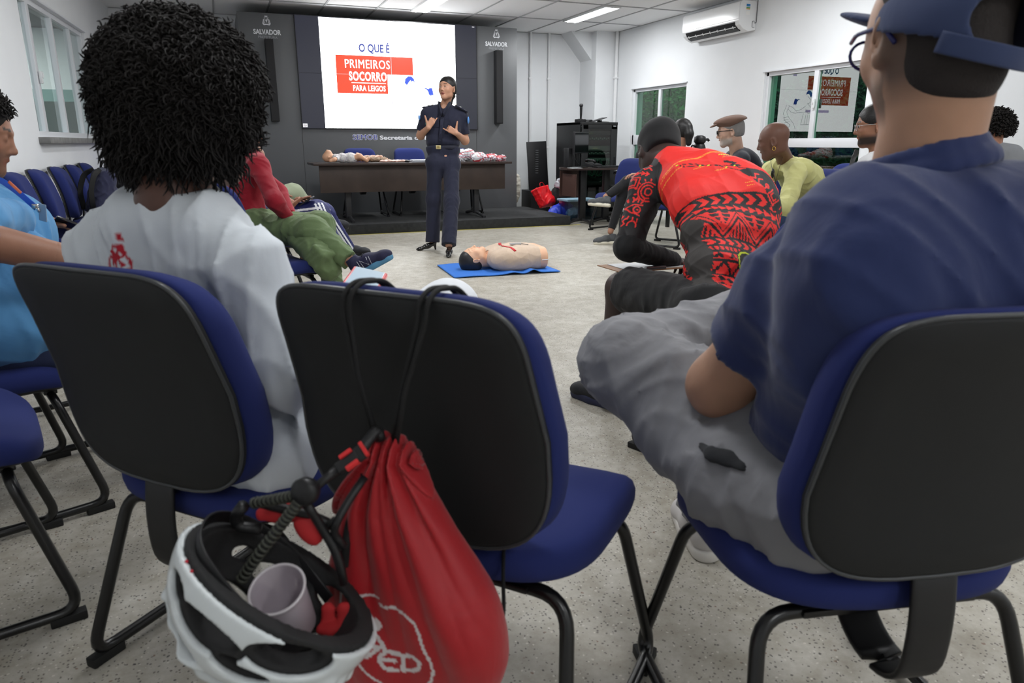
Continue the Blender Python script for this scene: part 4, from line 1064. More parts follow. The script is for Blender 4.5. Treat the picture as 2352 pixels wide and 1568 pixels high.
# skins (linear)
SK_BROWN = lin(146, 102, 80); SK_TAN = lin(178, 136, 110); SK_DARK = lin(88, 60, 50); SK_LIGHT = lin(196, 158, 138); SK_DEEP = lin(62, 46, 42); SK_MID = lin(166, 120, 96)
m_hair = mat('black_hair', lin(20, 18, 18), 0.45, bump=0.002, bs=120)
m_curl = mat('black_curly_hair', lin(28, 25, 24), 0.7, spec=0.3)
m_navy = cloth('navy_uniform', (22, 25, 46), wr=0.004, ws=14)

# ================================================================ the officer
NV = V(0, 0, 1)
def officer():
    J = dict(pel=P(1018, 375, 7.32), neck=P(1021, 243, 7.30), mid=P(1017, 305, 7.30), shR=P(981, 262, 7.26), shL=P(1060, 267, 7.34),
             elR=P(966, 311, 7.36), wrR=P(984, 293, 7.14), elL=P(1068, 323, 7.42), wrL=P(1048, 306, 7.17),
             knR=P(996, 460, 7.38), anR=P(994, 556, 7.45), knL=P(1037, 462, 7.24), anL=P(1031, 563, 7.12))
    hc = P(1027, 203, 7.22); R = frame(I(-.44, -.10, .88), I(.02, 1, .12))
    hR = dict(R=frame(I(.45, .85, .2), I(-.15, -.05, 1)), curl=(.95, .95, .85, .25), thumb=(.75, .75, .1), tc=-.1)
    hR['R'] = np.stack([I(-.80, .55, .15), I(.52, .82, .2), np.cross(I(-.80, .55, .15), I(.52, .82, .2))], 1)
    y = nrm(I(-.80, .42, .25)); x = nrm(I(.45, .88, .1) - y * (I(.45, .88, .1) @ y)); hL = dict(R=np.stack([x, y, np.cross(y, x)], 1), curl=(.9, .95, .9, .12), thumb=(.9, .4, .1), tc=-.1)
    z_ = hL['R'][:, 2]
    if z_ @ CF > 0: hL['R'][:, 2] = -z_
    if hR['R'][:, 2] @ CF > 0: hR['R'][:, 2] = -hR['R'][:, 2]
    p = person('person', 'standing person in navy uniform and gold-buckled belt, gesturing with both hands before the video wall', J, lin(186, 138, 112), base=np.array([2.03, 7.25, 0]), hv=.003, bv=.008, bodyg=-.006,
               head=(hc, R), s=.98, handR=hR, handL=hL, handS=.92, openm=1.0, lip=lin(140, 72, 66), brow=lin(30, 20, 18), hairline=(.068, lin(26, 20, 20)), armr=(.048, .042, .026), legr=(.085, .055, .036), neckr=.046)
    hair_cap(p, hc, R, .98, m_hair, 1.04, face=(0, .105, -.030, .071, .085, .086), low=-.05,
             extra=lambda S: (S.cone(hp(hc, R, .0, -.10, -.02), hp(hc, R, .01, -.13, -.05), .032, .026, .02), S.chain([hp(hc, R, .01, -.125, -.05), hp(hc, R, .03, -.115, -.12), hp(hc, R, .03, -.10, -.17)], [.022, .020, .008], .01)))
    q = MB(); rn = random.Random(3)
    for i in range(16):
        a = hp(hc, R, .03, -.12, -.05); b = a + CR * rn.uniform(.03, .10) + CU * rn.uniform(-.03, .06); mpt = (a + b) / 2 + CU * .02
        q.tube([a, mpt, b], [.002, .0015, .0006], n=4)
    q.obj('loose_hair', m_hair, p, True, True)
    f = I(-.10, 0, 1)
    bl = lambda S: (S.ell(P(1018, 330, 7.32), (.165, .115, .05), frame(f), .04), S.cone(P(1019, 232, 7.19), P(1016, 264, 7.10), .052, .006, .006, op='s'), S.cone(P(1019, 236, 7.24), P(1018, 252, 7.18), .045, .03, .006, op='s'))
    sh = top('shirt', m_navy, p, J, (.74, .76), .014, (.060, .064, .068), .006, folds(.006, 38, 4, (1, 1, .5)), t0=.3, extra=bl, neckcut=.052)
    # collar
    q = MB()
    for k in (-1, 1):
        a = P(1021, 238, 7.30)
        pts = [a + CR * k * .02 + CF * .05, a + CR * k * .065 + CU * .005 + CF * .0, a + CR * k * .055 - CF * .05 - CU * .02, P(1016, 263, 7.13) + CR * k * .012]
        q.tube(pts, .02, .03, 12, flat=(.022, .006, tuple(I(0, 1, .2))))
    q.obj('collar', m_navy, sh, True, True)
    # belt and buckle
    S = SDF(); pc = P(1017, 338, 7.31); S.cone(pc - CR * .062, pc + CR * .062, .096, None, 0); S.cut(pc + NV * .018, NV); S.cut(pc - NV * .018, -NV)
    bt = sdf_obj('belt', S, .005, mat('black_webbing', lin(22, 24, 40), .6), p)
    b0 = P(1007, 338, 7.205); MB().box(tuple(b0), (.05, .012, .037), rz=-YAW + .05, bev=.003).obj('buckle', mat('brass', lin(214, 200, 150), .3, metal=.7), bt, False, True, 40)
    MB().box(tuple(b0 + f * .007), (.026, .004, .022), rz=-YAW + .05, bev=.002).obj('buckle_crest', mat('brass_dark', lin(170, 150, 96), .35, metal=.8), bt, False, True)
    tr = trousers('trousers', m_navy, p, J, (.081, .076, .074), (2.02, 2.02), .006, .007, folds(.008, 30, 9, (1, 1, .35)), waist=.15, pelr=.080)
    # epaulettes, patches
    me = mat('silver_braid', lin(190, 188, 182), .4); mp = mat('sky_blue_patch', lin(96, 148, 214), .6); mg = mat('gold_thread', lin(205, 180, 110), .4)
    for k, (a, b) in enumerate(((P(1046, 241, 7.24), P(1073, 256, 7.30)), (P(994, 241, 7.24), P(970, 246, 7.24)))):
        e = MB().tube([a - NV * .006, b - NV * .006], .02, n=12, flat=(.006, .026, (0, 0, 1))).obj('epaulette', m_navy, sh, True, True)
        for t in (.75, .83, .91): MB().box(tuple(a + (b - a) * t + NV * .003), (.006, .034, .004), rz=-.3).obj('rank_bar', me, e, False, True)
        MB().ball(a + (b - a) * .38 + NV * .003, (.018, .014, .006), 12).obj('insignia', me, e, True, True); MB().ball(a + (b - a) * .05 + NV * .003, .006, 8).obj('button', mg, e, True, True)
    for (x, y) in ((998, 282), (1043, 286)):
        MB().box(tuple(P(x, y, 7.17)), (.085, .008, .09), rz=-YAW, bev=.004).box(tuple(P(x, y - 8, 7.163)), (.09, .010, .035), rz=-YAW, bev=.004).obj('pocket', m_navy, sh, True, True)
    MB().tube([P(1016, 266, 7.165), P(1013, 300, 7.172), P(1010, 330, 7.19)], .01, n=12, flat=(.016, .004, tuple(CR))).obj('placket', m_navy, sh, True, True)
    for t in (270, 288, 306, 322): MB().ball(P(1015.5 - (t - 266) * .09, t, 7.158), .005, 8).obj('button', mat('navy_button', lin(40, 44, 70), .3), sh, True, True)
    pa = P(1075, 276, 7.30); MB().ball(pa + CR * .002, (.010, .022, .036), 14).obj('arm_patch', mp, sh, True, True)
    pa = P(963, 270, 7.22); MB().ball(pa, (.010, .018, .026), 14).obj('arm_patch', mp, sh, True, True)
    MB().box(tuple(P(979, 284, 7.13)), (.012, .006, .02)).obj('name_tape', mat('green_tape', lin(70, 140, 120), .6), sh, False, True)
    mb = mat('patent_leather', lin(16, 15, 16), .12, spec=.8)
    shoe(p, P(1003, 568, 7.47) * V(1, 1, 0), P(965, 572, 7.40) * V(1, 1, 0), (0, 0, 1), .245, upper=mb, style='pump')
    shoe(p, P(1033, 566, 7.10) * V(1, 1, 0), P(1029, 580, 6.86) * V(1, 1, 0), (0, 0, 1), .245, upper=mb, style='pump')
    S = SDF()
    return p
officer()

# ================================================================ curly-haired person in the white T-shirt (front left)
def afro_person():
    J = dict(pel=P(535, 930, 1.50), neck=P(398, 446, 1.36), mid=P(425, 680, 1.46), shL=P(246, 580, 1.46), shR=P(575, 615, 1.30),
             elL=P(225, 850, 1.66), wrL=P(420, 860, 1.85), elR=P(655, 850, 1.30), wrR=P(820, 830, 1.62), hipside=V(.69, -.72, 0),
             knL=P(800, 730, 2.02), knR=P(1030, 712, 1.93), anL=P(900, 1000, 2.15), anR=P(1000, 960, 2.1))
    hc = P(452, 268, 1.39); R = frame(V(.76, .64, -.06))
    p = person('person', 'seated person in white T-shirt with small red print, back turned, at front left', J, SK_DARK, base=np.array([.0, 1.55, 0.47]), hv=.006, bv=.009, head=(hc, R), s=1.04, neckr=.059, jaw=1.05, legs=True, bodyg=-.03)
    m = cloth('white_cotton', (206, 212, 218), wr=.010, ws=7, sheen=.05)
    D1 = folds(.030, 15, 12, (1, 1, .6), 2.6)
    logo = dict()
    def colr(v):
        # small red print on the back, painted in the shirt's own plane
        c = np.tile(np.array(lin(206, 212, 218)), (len(v), 1)); o = P(258, 600, 1.33); ex = nrm(P(300, 590, 1.34) - P(220, 590, 1.36)); ez = V(0, 0, 1)
        u = (v - o) @ ex; w = (v - o) @ ez; u = u * 1.25; w = w * 1.2; red = np.array(lin(176, 26, 44))
        d = smask(u, w, LOGO, .0042); near = (np.linalg.norm(v - o, axis=1) < .12)
        return np.where((d & near)[:, None], red, c)
    mv = mat('white_cotton_print', lin(206, 212, 218), .85, wr=.008, ws=7, bump=.0004, bs=700, vcol=True)
    top('t_shirt', mv, p, J, (1.02, 1.02), .024, (.066, .066, .066), .007, D1, neckcut=.073, neckoff=.078, trr=(.024, .044),
        hem=([P(520, 940, 1.48), P(600, 1010, 1.42), P(640, 1050, 1.36)], [.14, .12, .08]), color=colr, lev=((0, .088, .098), (.18, .085, .09), (.36, .085, .088), (.54, .09, .088), (.70, .095, .082), (.84, .083, .050)), extra=lambda S: S.cone(J['neck'] - V(.69, -.72, 0) * .085 - V(.018, .015, .048), J['neck'] + V(.69, -.72, 0) * .07 - V(.018, .015, .058), .056, .052, .03))
    S = SDF(); S.chain([J['elR'], J['wrR']], [.062, .05], .02); S.chain([J['elL'], J['wrL']], [.062, .05], .02)
    sdf_obj('sleeve_lining', S, .009, m, p, folds(.008, 25, 5))
    trousers('trousers', cloth('white_trousers', (222, 225, 230), wr=.004), p, J, (.10, .078, .07), (2, 2), .01, .010)
    # hair: dense core with curled locks
    ctr = P(417, 214, 1.36); S = SDF(); S.ell(ctr, (.140, .140, .138), None, 0); S.ell(ctr + V(0, 0, -.05), (.126, .126, .12), None, .03); S.cut(P(425, 385, 1.36), V(.2, .1, -1), .02)
    S.ell(hp(hc, R, 0, .14, -.05), V(.09, .09, .11), R, .01, 's')
    S.ell(hp(hc, R, 0, .04, -.12), V(.10, .11, .09), R, .01, 's')
    h = sdf_obj('hair', S, .007, m_curl, p, lambda X, Y, Z: .006 * np.sin(90 * X + 3 * np.sin(60 * Z)) * np.sin(85 * Y) * np.sin(95 * Z))
    fdir = R[:, 1]
    strands(h, ctr, .158, m_curl, 15500, .034, 5, 'curls', .0015, .5, lambda d: d[2] > -.62 and not (d @ fdir > .55 and d[2] < .25), .0062, .82, segs=11, clump=.05)
    strands(h, ctr + V(0, 0, -.025), .138, m_curl, 6500, .046, 6, 'curls', .0015, 1.2, lambda d: d[2] < .15 and d[2] > -.75 and not (d @ fdir > .22), .006, .86, segs=11, clump=.05)
    return p
def arc(cx, cy, r, a0, a1, n=10, ry=None): return [(cx + r * math.cos(R_(a0 + (a1 - a0) * i / n)), cy + (ry or r) * math.sin(R_(a0 + (a1 - a0) * i / n))) for i in range(n + 1)]
# cyclist mark printed on the white shirt
LOGO = [arc(-.018, -.012, .019, 0, 360, 14), arc(.022, -.010, .021, -150, 160, 12), [(-.018, -.012), (-.002, .012), (.022, -.010)], [(-.002, .012), (.012, .022), (.004, .036), (-.010, .030)], [(.004, .036), (.018, .030), (.024, .018)], arc(.012, .050, .006, 0, 360, 8), [(.012, .044), (.012, .056)], [(-.006, .030), (-.014, .020), (-.004, .006)]]
def smask(u, w, lines, hw):
    m = np.zeros(len(u), bool)
    for L_ in lines:
        for (a, b) in zip(L_[:-1], L_[1:]):
            a = np.array(a); ab = np.array(b) - a; l2 = ab @ ab + 1e-12
            t = np.clip(((u - a[0]) * ab[0] + (w - a[1]) * ab[1]) / l2, 0, 1)
            m |= (u - a[0] - t * ab[0]) ** 2 + (w - a[1] - t * ab[1]) ** 2 < hw * hw
    return m
afro_person()

# ================================================================ man in the navy polo shirt (front right)
def polo_man():
    shL = P(1836, 678, 1.11); f0 = V(.22, .975, 0); sd = V(.975, -.22, 0)
    pel = V(1.0, .86, .565); kR = V(1.20, 1.30, .60)
    J = dict(pel=pel, neck=P(2114, 410, 1.03), mid=P(2130, 760, 1.02), shL=shL, shR=shL + sd * .40, hipside=sd,
             elL=P(1655, 885, 1.27), wrL=P(1880, 855, 1.45), elR=shL + sd * .52 + f0 * .12 - V(0, 0, .26), wrR=shL + sd * .36 + f0 * .36 - V(0, 0, .30),
             knL=P(1436, 834, 1.53), anL=V(1.20, 1.36, .66), knR=kR, anR=V(1.14, 1.44, .09))
    hc = P(2146, 78, .985); R = frame(Ia(2138, 118, -.56, -.12, -.82), Ia(2138, 118, .17, .98, -.06))
    def fade(v, c):
        p_ = head_local(v, hc, R, 1.02); a = np.clip((p_[:, 2] + .105) / .045, 0, 1) * np.clip((.012 - p_[:, 1]) / .03, 0, 1) * (np.abs(p_) < .14).all(1)
        a = (a * .8)[:, None]; return c * (1 - a) + np.array(lin(52, 42, 38)) * a
    p = person('person', 'seated person in navy polo shirt, blue cap, glasses and grey trousers at front right', J, SK_TAN, base=np.array([.97, .86, .47]), hv=.005, bv=.009, head=(hc, R), s=1.02, neckr=.064, armr=(.062, .055, .036), ears=True,
               stub=(.75, lin(96, 78, 66)), fat=1.04, colfn=fade)
    m = cloth('navy_pique', (30, 43, 88), wr=.007, ws=8, sheen=.2)
    def ex(S):
        S.cone(J['neck'] - V(0, 0, .02), J['neck'] + V(0, 0, .02), .086, .080, .02)
    J2 = dict(J); J2['pel'] = pel + V(0, -.01, .0)
    top('polo_shirt', m, p, J, (.60, .8), .022, (.084, .084, .080), .007, folds(.026, 14, 21, (1, 1, .8), 2.6), neckcut=.062, lev=((0, .10, .11), (.18, .095, .10), (.36, .095, .098), (.54, .105, .10), (.70, .115, .095), (.84, .11, .07)), trr=(.052, .076),
        hem=([pel, pel - f0 * .03 - V(0, 0, .06)], [.125, .12]))
    # folded collar
    S = SDF(); a = J['neck'] + V(0, 0, .012); nv = nrm(V(-.05, -.28, 1))
    nrmv = nrm(V(-.20, .16, 1))
    RR = frame(f0, nrmv); q = []
    for t in np.linspace(0, 2 * PI, 25):
        q.append(a + RR @ V(math.cos(t) * .079, math.sin(t) * .076, .018 + .016 * (-math.sin(t))))
    for i in range(24): S.cone(q[i], q[i + 1], .015, None, .003, flat=(nrm((q[i] + q[i + 1]) / 2 - a - RR @ V(0, 0, .02)), 2.0))
    for i in range(24): S.cone(q[i] + RR @ V(0, 0, -.022) + nrm(q[i] - a) * .012, q[i + 1] + RR @ V(0, 0, -.022) + nrm(q[i + 1] - a) * .012, .014, None, .008, flat=(nrm((q[i] + q[i + 1]) / 2 - a), 2.0))
    sdf_obj('collar', S, .005, m, p)
    mg = cloth('grey_trousers', (128, 128, 132), wr=.008, ws=9, sheen=.05)
    trousers('trousers', mg, p, J, (.108, .094, .085), (1.98, 1.98), .012, .008, folds(.022, 20, 33, (1, 1, 1), 2.6), waist=.08, pelr=.12,
             extra=lambda S: S.chain([P(1448, 838, 1.52), P(1560, 985, 1.40), P(1700, 1098, 1.24), P(1850, 1178, 1.13)], [.072, .078, .094, .104], .05))
    o_ = [q for q in p.children if q.name.startswith('trousers')][0]; bv_ = BVHTree.FromPolygons([tuple(v.co) for v in o_.data.vertices], [tuple(q.vertices) for q in o_.data.polygons]); L0 = np.array(p.location)
    pts = []
    for (x, y) in ((1612, 1022), (1640, 1042), (1672, 1052), (1705, 1072)):
        d = nrm(P(x, y, 1.0) - V(0, 0, CAM_H)); h_ = bv_.ray_cast(Vector(V(0, 0, CAM_H) - L0), Vector(d))[0]
        if h_ is not None: pts.append(np.array(h_) + L0)
    if len(pts) > 1:
        S = SDF(); S.chain(pts, [.008] + [.015] * (len(pts) - 2) + [.010], .01, flat=(Ia(1660, 1050, 0, .5, .8), 2.6)); sdf_obj('pocket_opening', S, .004, cloth('charcoal_cloth', (30, 32, 36)), p)
    # hair: cropped, under the cap
    mh = mat('cropped_hair', lin(40, 34, 32), .8, bump=.002, bs=300)
    S = SDF(); S.ell(hp(hc, R, 0, -.016, .030), V(.080, .100, .088), R, 0); S.ell(hp(hc, R, 0, -.045, -.045), V(.067, .062, .075), R, .02); S.ell(hp(hc, R, 0, .11, -.02), V(.09, .085, .10), R, .01, 's')
    for k in (-1, 1): S.ell(hp(hc, R, k * .084, .002, -.03), V(.022, .030, .045), R, .004, 's')
    S.cut(hp(hc, R, 0, 0, -.112), -R[:, 2], .02); sdf_obj('hair', S, .005, mh, p)
    # cap
    mc = cloth('slate_blue_cap', (50, 62, 96), wr=.002, ws=12)
    CT = R; tilt = .10
    R0 = R; f2 = nrm(R[:, 1] + .38 * R[:, 2]); R = frame(f2, R[:, 2] + .16 * R[:, 0]); hc0 = hc; hc = hc - .034 * R0[:, 2]
    S = SDF(); S.ell(hp(hc, R, 0, -.012, .040), V(.094, .112, .100), R, 0); S.ell(hp(hc, R, 0, -.012, .036), V(.088, .106, .094), R, .002, 's')
    S.cut(hp(hc, R, 0, 0, .018), -(R[:, 2] + .10 * R[:, 1]), .0); S.ell(hp(hc, R, 0, -.135, .062), V(.052, .06, .036), R, .004, 's')
    cp = sdf_obj('cap', S, .004, mc, p)
    S = SDF(); S.ell(hp(hc, R, 0, .125, .030), V(.078, .095, .010), R, 0); S.ell(hp(hc, R, 0, .02, .02), V(.085, .098, .06), R, .004, 's'); S.cut(hp(hc, R, 0, .03, 0), -R[:, 1]); sdf_obj('visor', S, .004, mc, cp)
    q = MB(); q.tube([hp(hc, R, .0965 * math.sin(t), -.012 - .114 * math.cos(t), .024) for t in np.linspace(-.75, .75, 12)], .01, n=12, flat=(.013, .0028, tuple(R[:, 2])))
    q.obj('strap', mc, cp, True, True)
    R = R0; hc = hc0
    # spectacles
    ml = mat('blue_frame', lin(34, 38, 96), .25)
    q = MB()
    for k in (-1, 1):
        q.tube([hp(hc, R, k * .062, .104, .012), hp(hc, R, k * .079, .06, .012), hp(hc, R, k * .082, -.012, .006), hp(hc, R, k * .080, -.04, -.022)], .0032, .01, 8)
        q.tube([hp(hc, R, k * .034 + .027 * math.cos(t), .108 - .1 * abs(.034 * 0 + .027 * math.cos(t)) * .3, -.006 + .021 * math.sin(t)) for t in np.linspace(0, 2 * PI, 21)[:-1]], .0024, n=8, closed=True)
    q.tube([hp(hc, R, -.008, .110, .002), hp(hc, R, .008, .110, .002)], .002, n=6); gl = q.obj('glasses', ml, p, True, True)
    # shoes
    mw = mat('white_trainer', lin(196, 192, 190), .6); ms = mat('white_sole', lin(214, 210, 204), .6)
    shoe(p, V(1.105, 1.35, 0.0), V(1.19, 1.62, .0), (0, 0, 1), .28, upper=mw, sole=ms, laces=ms)
    shoe(p, V(1.24, 1.40, .60), V(1.42, 1.52, .64), (-.2, .3, 1), .28, upper=mw, sole=ms)
    return p
polo_man()
# ================================================================ cyclist in the red and black jersey, bent forward
def tcoord(v, J, n=80):
    pel, neck = np.asarray(J['pel'], float), np.asarray(J['neck'], float); mid = 2 * np.asarray(J['mid'], float) - (pel + neck) / 2
    T = np.linspace(-.15, 1.1, n); C = np.array([bez(pel, mid, neck, t) for t in T]); L_ = np.concatenate([[0], np.cumsum(np.linalg.norm(np.diff(C, axis=0), axis=1))])
    L_ -= np.interp(0, T, L_); sd0 = nrm(J.get('hipside', J['shR'] - J['shL'])); sd1 = nrm(J['shR'] - J['shL'])
    out = np.empty(len(v)); u = np.empty(len(v)); tt = np.empty(len(v))
    for a in range(0, len(v), 20000):
        b = v[a:a + 20000]; d = ((b[:, None, :] - C[None]) ** 2).sum(2); i = d.argmin(1)
        out[a:a + 20000] = L_[i]; t = T[i]; tt[a:a + 20000] = t
        sd = sd0[None] * (1 - np.clip(t, 0, 1))[:, None] + sd1[None] * np.clip(t, 0, 1)[:, None]; tan = np.gradient(C, axis=0)[i]; tan /= np.linalg.norm(tan, axis=1)[:, None]
        u[a:a + 20000] = ((b - C[i]) * sd).sum(1); out[a:a + 20000] += ((b - C[i]) * tan).sum(1)
    return u, out, tt
def tri(x): return np.abs((x % 1.0) - .5) * 2          # 0..1 triangle wave
def jersey_paint(J):
    red = np.array(lin(232, 40, 34)); blk = np.array(lin(24, 22, 24)); gry = np.array(lin(52, 48, 46)); yel = np.array(lin(204, 216, 40)); org = np.array(lin(240, 150, 50))
    shL, elL, shR, elR = [np.asarray(J[k], float) for k in ('shL', 'elL', 'shR', 'elR')]
    hem = -.055
    def f(v):
        u, w, t = tcoord(v, J); w = w - hem; c = np.tile(red, (len(v), 1)); B = np.zeros(len(v), bool)
        wb = w + 0.35 * u * u * 4                                     # bands bow upward in the middle of the back
        wb = .428 - (.428 - wb) * 1.28; u0 = u; u = u * 1.25
        low = wb < 0; B |= low & (((np.abs(tri(u / .07) - (wb * 18 % 1)) < .2)) | ((wb * 18 % 1) < .15))
        def band(a, b): return (wb > a) & (wb < b)
        m = band(.0, .035); B |= m & (np.sin(140 * (u + wb)) * np.sin(90 * (u - 1.3 * wb)) > .05)
        m = band(.035, .095); p = (wb - .035) / .06; B |= m & ((np.abs(tri(u / .06) - p) < .16) | (p < .1) | (p > .93))
        m = band(.095, .135); p = (wb - .095) / .04; B |= m & ((p < .16) | ((tri(u / .045) > p * 1.1) & (p > .28) & (tri(u / .045) < p * 1.1 + .5)) | (p > .86))
        m = band(.135, .165); p = (wb - .135) / .03; B |= m & ((p < .2) | (p > .8) | ((u / .016) % 1 < .38))
        m = band(.165, .205); p = (wb - .165) / .04; B |= m & ((p < .12) | (p > .88) | (((u / .03 + np.abs(p - .5) * 1.1) % 1) < .45))
        m = band(.205, .335); p = (wb - .205) / .13; zz = tri(u / .125 + .25)
        B |= m & ((np.abs(p - zz * .72 - .02) < .055) | (np.abs(p - zz * .72 - .20) < .022) | (p > .95))
        B |= m & (p < zz * .72 - .14) & ((np.sin(520 * u) > .1) | (p < .05))
        q = p - zz * .72; B |= m & (q > .36) & (tri((u / .125 + .25) * 3) > .55 - .35 * ((p * 6) % 1)) & ((p * 6) % 1 > .25)
        m = band(.335, .372); p = (wb - .335) / .037; ph = (u / .026) % 1; B |= m & ~((np.abs(p - .5) < .42 * (1 - ph)) & (p > .08))
        m = band(.372, .428); p = (wb - .372) / .056; ch = (u / .04 + np.abs(p - .5) * 1.3) % 1; B |= m & ~((ch < .52) & (p > .12) & (p < .86))
        u = u0
        # yoke: route map and small lettering
        mk = (w > .44)
        lines = [[(-.085, .665), (-.05, .64), (-.02, .615), (.01, .60), (.045, .585), (.055, .57), (.085, .55), (.10, .535), (.125, .49)],
                 [(-.085, .665), (-.075, .64), (-.04, .625), (-.01, .61), (.02, .585), (.045, .56), (.07, .53), (.072, .505), (.09, .485), (.125, .49)]]
        lines = [[(x * .9, y - .045) for x, y in l] for l in lines]
        L1 = smask(u, w, lines, .0016); B |= mk & L1
        dots = np.zeros(len(v), bool)
        for l in lines:
            for (x, y) in l[::2]: dots |= (u - x) ** 2 + (w - y) ** 2 < .0034 ** 2
        words = np.zeros(len(v), bool)
        for (x, y, ww) in ((-.10, .60, .05), (-.045, .572, .03), (-.11, .628, .05), (.0, .535, .03), (.10, .45, .03), (.045, .46, .022), (.045, .448, .022), (.06, .60, .05)):
            words |= (np.abs(u - x) < ww / 2) & (np.abs(w - y) < .0022) & (np.sin(1400 * u) > -.3)
        top_ = smask(u, w, [[(-.10, .637), (-.06, .641), (-.02, .633), (.02, .642), (.05, .636)]], .0042) & (np.sin(900 * u) * np.sin(1100 * w) > -.4)
        tt1 = (np.abs(u - .065) < .030) & (np.abs(w - .619) < .0048) & (np.sin(1000 * u + 300 * w) > -.55); tt2 = (np.abs(u - .072) < .028) & (np.abs(w - .609) < .0038) & (np.sin(1050 * u + 2) > -.55)
        blob = smask(u, w, [[(.03, .57), (.045, .553), (.036, .545), (.05, .538)]], .0055)
        c[B] = blk; c[mk & blob] = blk; c[mk & tt2] = blk
        c[mk & (dots | tt1)] = yel; c[mk & (words | top_)] = org
        # round badge on the pocket
        r = np.hypot(u + .015, w - .175); c[r < .044] = blk; c[(r < .040) & (r > .0345)] = yel
        bd = smask(u + .015, w - .175, [[(-.006, -.022), (.006, -.022), (.004, -.010), (-.004, -.010), (-.006, -.022)], [(-.007, -.007), (.007, -.007)], [(0, -.006), (0, .002)], [(-.003, .014), (.003, .014)]], .0026); c[bd] = yel
        # grey side panels
        pb = .118 + np.clip(w - .30, 0, 1) * .75
        sp = (np.abs(u) > pb) & (w < .47) & ~((np.abs(u) > .172) & (w < .26)); c[sp] = gry
        # sleeves
        for (sh, el, sgn) in ((shL, elL, -1), (shR, elR, 1)):
            ax_ = el - sh; Ln = np.linalg.norm(ax_); e1 = ax_ / Ln; q = v - sh; a = q @ e1; rr = np.linalg.norm(q - np.clip(a, 0, Ln)[:, None] * e1, axis=1)
            lat = (v - sh) @ nrm(J['hipside']); m = ((lat * sgn > -.022) & (rr < .115) & (a < .09)) | ((a >= .07) & (rr < .085) & (lat * sgn > -.05))
            c[m] = blk
            e2 = nrm(np.cross(e1, CF)); 
            if e2 @ CR < 0: e2 = -e2
            x, y = q @ e2, a
            S_ = [arc(.030, .095, .034, 60, 300, 12), arc(.030, .095, .024, 60, 300, 10), arc(.032, .095, .013, 0, 360, 8), [(-.045, .05), (-.012, .05), (-.012, .088), (-.045, .088)], [(-.036, .058), (-.022, .058), (-.022, .08), (-.036, .08)],
                  [(-.03, -.012), (-.018, -.020), (-.008, -.008), (.004, -.018), (.016, -.008)], [(-.03, .006), (-.016, -.002), (-.004, .010), (.010, .0), (.020, .012)], [(-.038, .030), (.012, .030)], [(-.01, .022), (0, .030), (-.01, .038)], [(.004, .022), (.014, .030), (.004, .038)], arc(-.030, .030, .007, 0, 360, 8),
                  [(-.025, .165), (.0, .150), (.030, .146)], [(-.025, .165), (-.005, .180), (.030, .186)], arc(.014, .167, .013, 0, 360, 8), [(.014, .167), (.018, .167)],
                  [(-.012, .125), (-.002, .132), (.004, .122)], [(-.002, .132), (-.008, .142)], [(-.055, .115), (-.038, .118)], [(-.050, .135), (-.036, .138)], [(-.055, .190), (-.045, .184), (-.038, .194), (-.028, .188)],
                  [(-.045, .212), (-.04, .216)], [(-.012, .205), (-.020, .215), (-.012, .224), (-.018, .232)], arc(.014, .226, .016, 170, 370, 8)]
            for k in range(7): an = R_(100 + 28 * k); S_.append([(.030 + .041 * math.cos(an), .095 + .041 * math.sin(an)), (.030 + .047 * math.cos(an), .095 + .047 * math.sin(an))])
            for k in range(4): S_.append([(-.022 + .016 * k, .142 - .002 * k), (-.026 + .018 * k, .132 - .003 * k)]); S_.append([(-.022 + .016 * k, .194 + .002 * k), (-.026 + .018 * k, .204 + .002 * k)])
            if sgn > 0: S_ = [[(x_ * -1 + .0, y_) for x_, y_ in l] for l in S_]
            S_ = [[(x_ + .034 * sgn, y_ * 1.05 - .062) for x_, y_ in l] for l in S_]
            st_ = smask(x, y, S_, .0026) & (a < Ln * .86); c[m & st_] = red
        return c
    return f
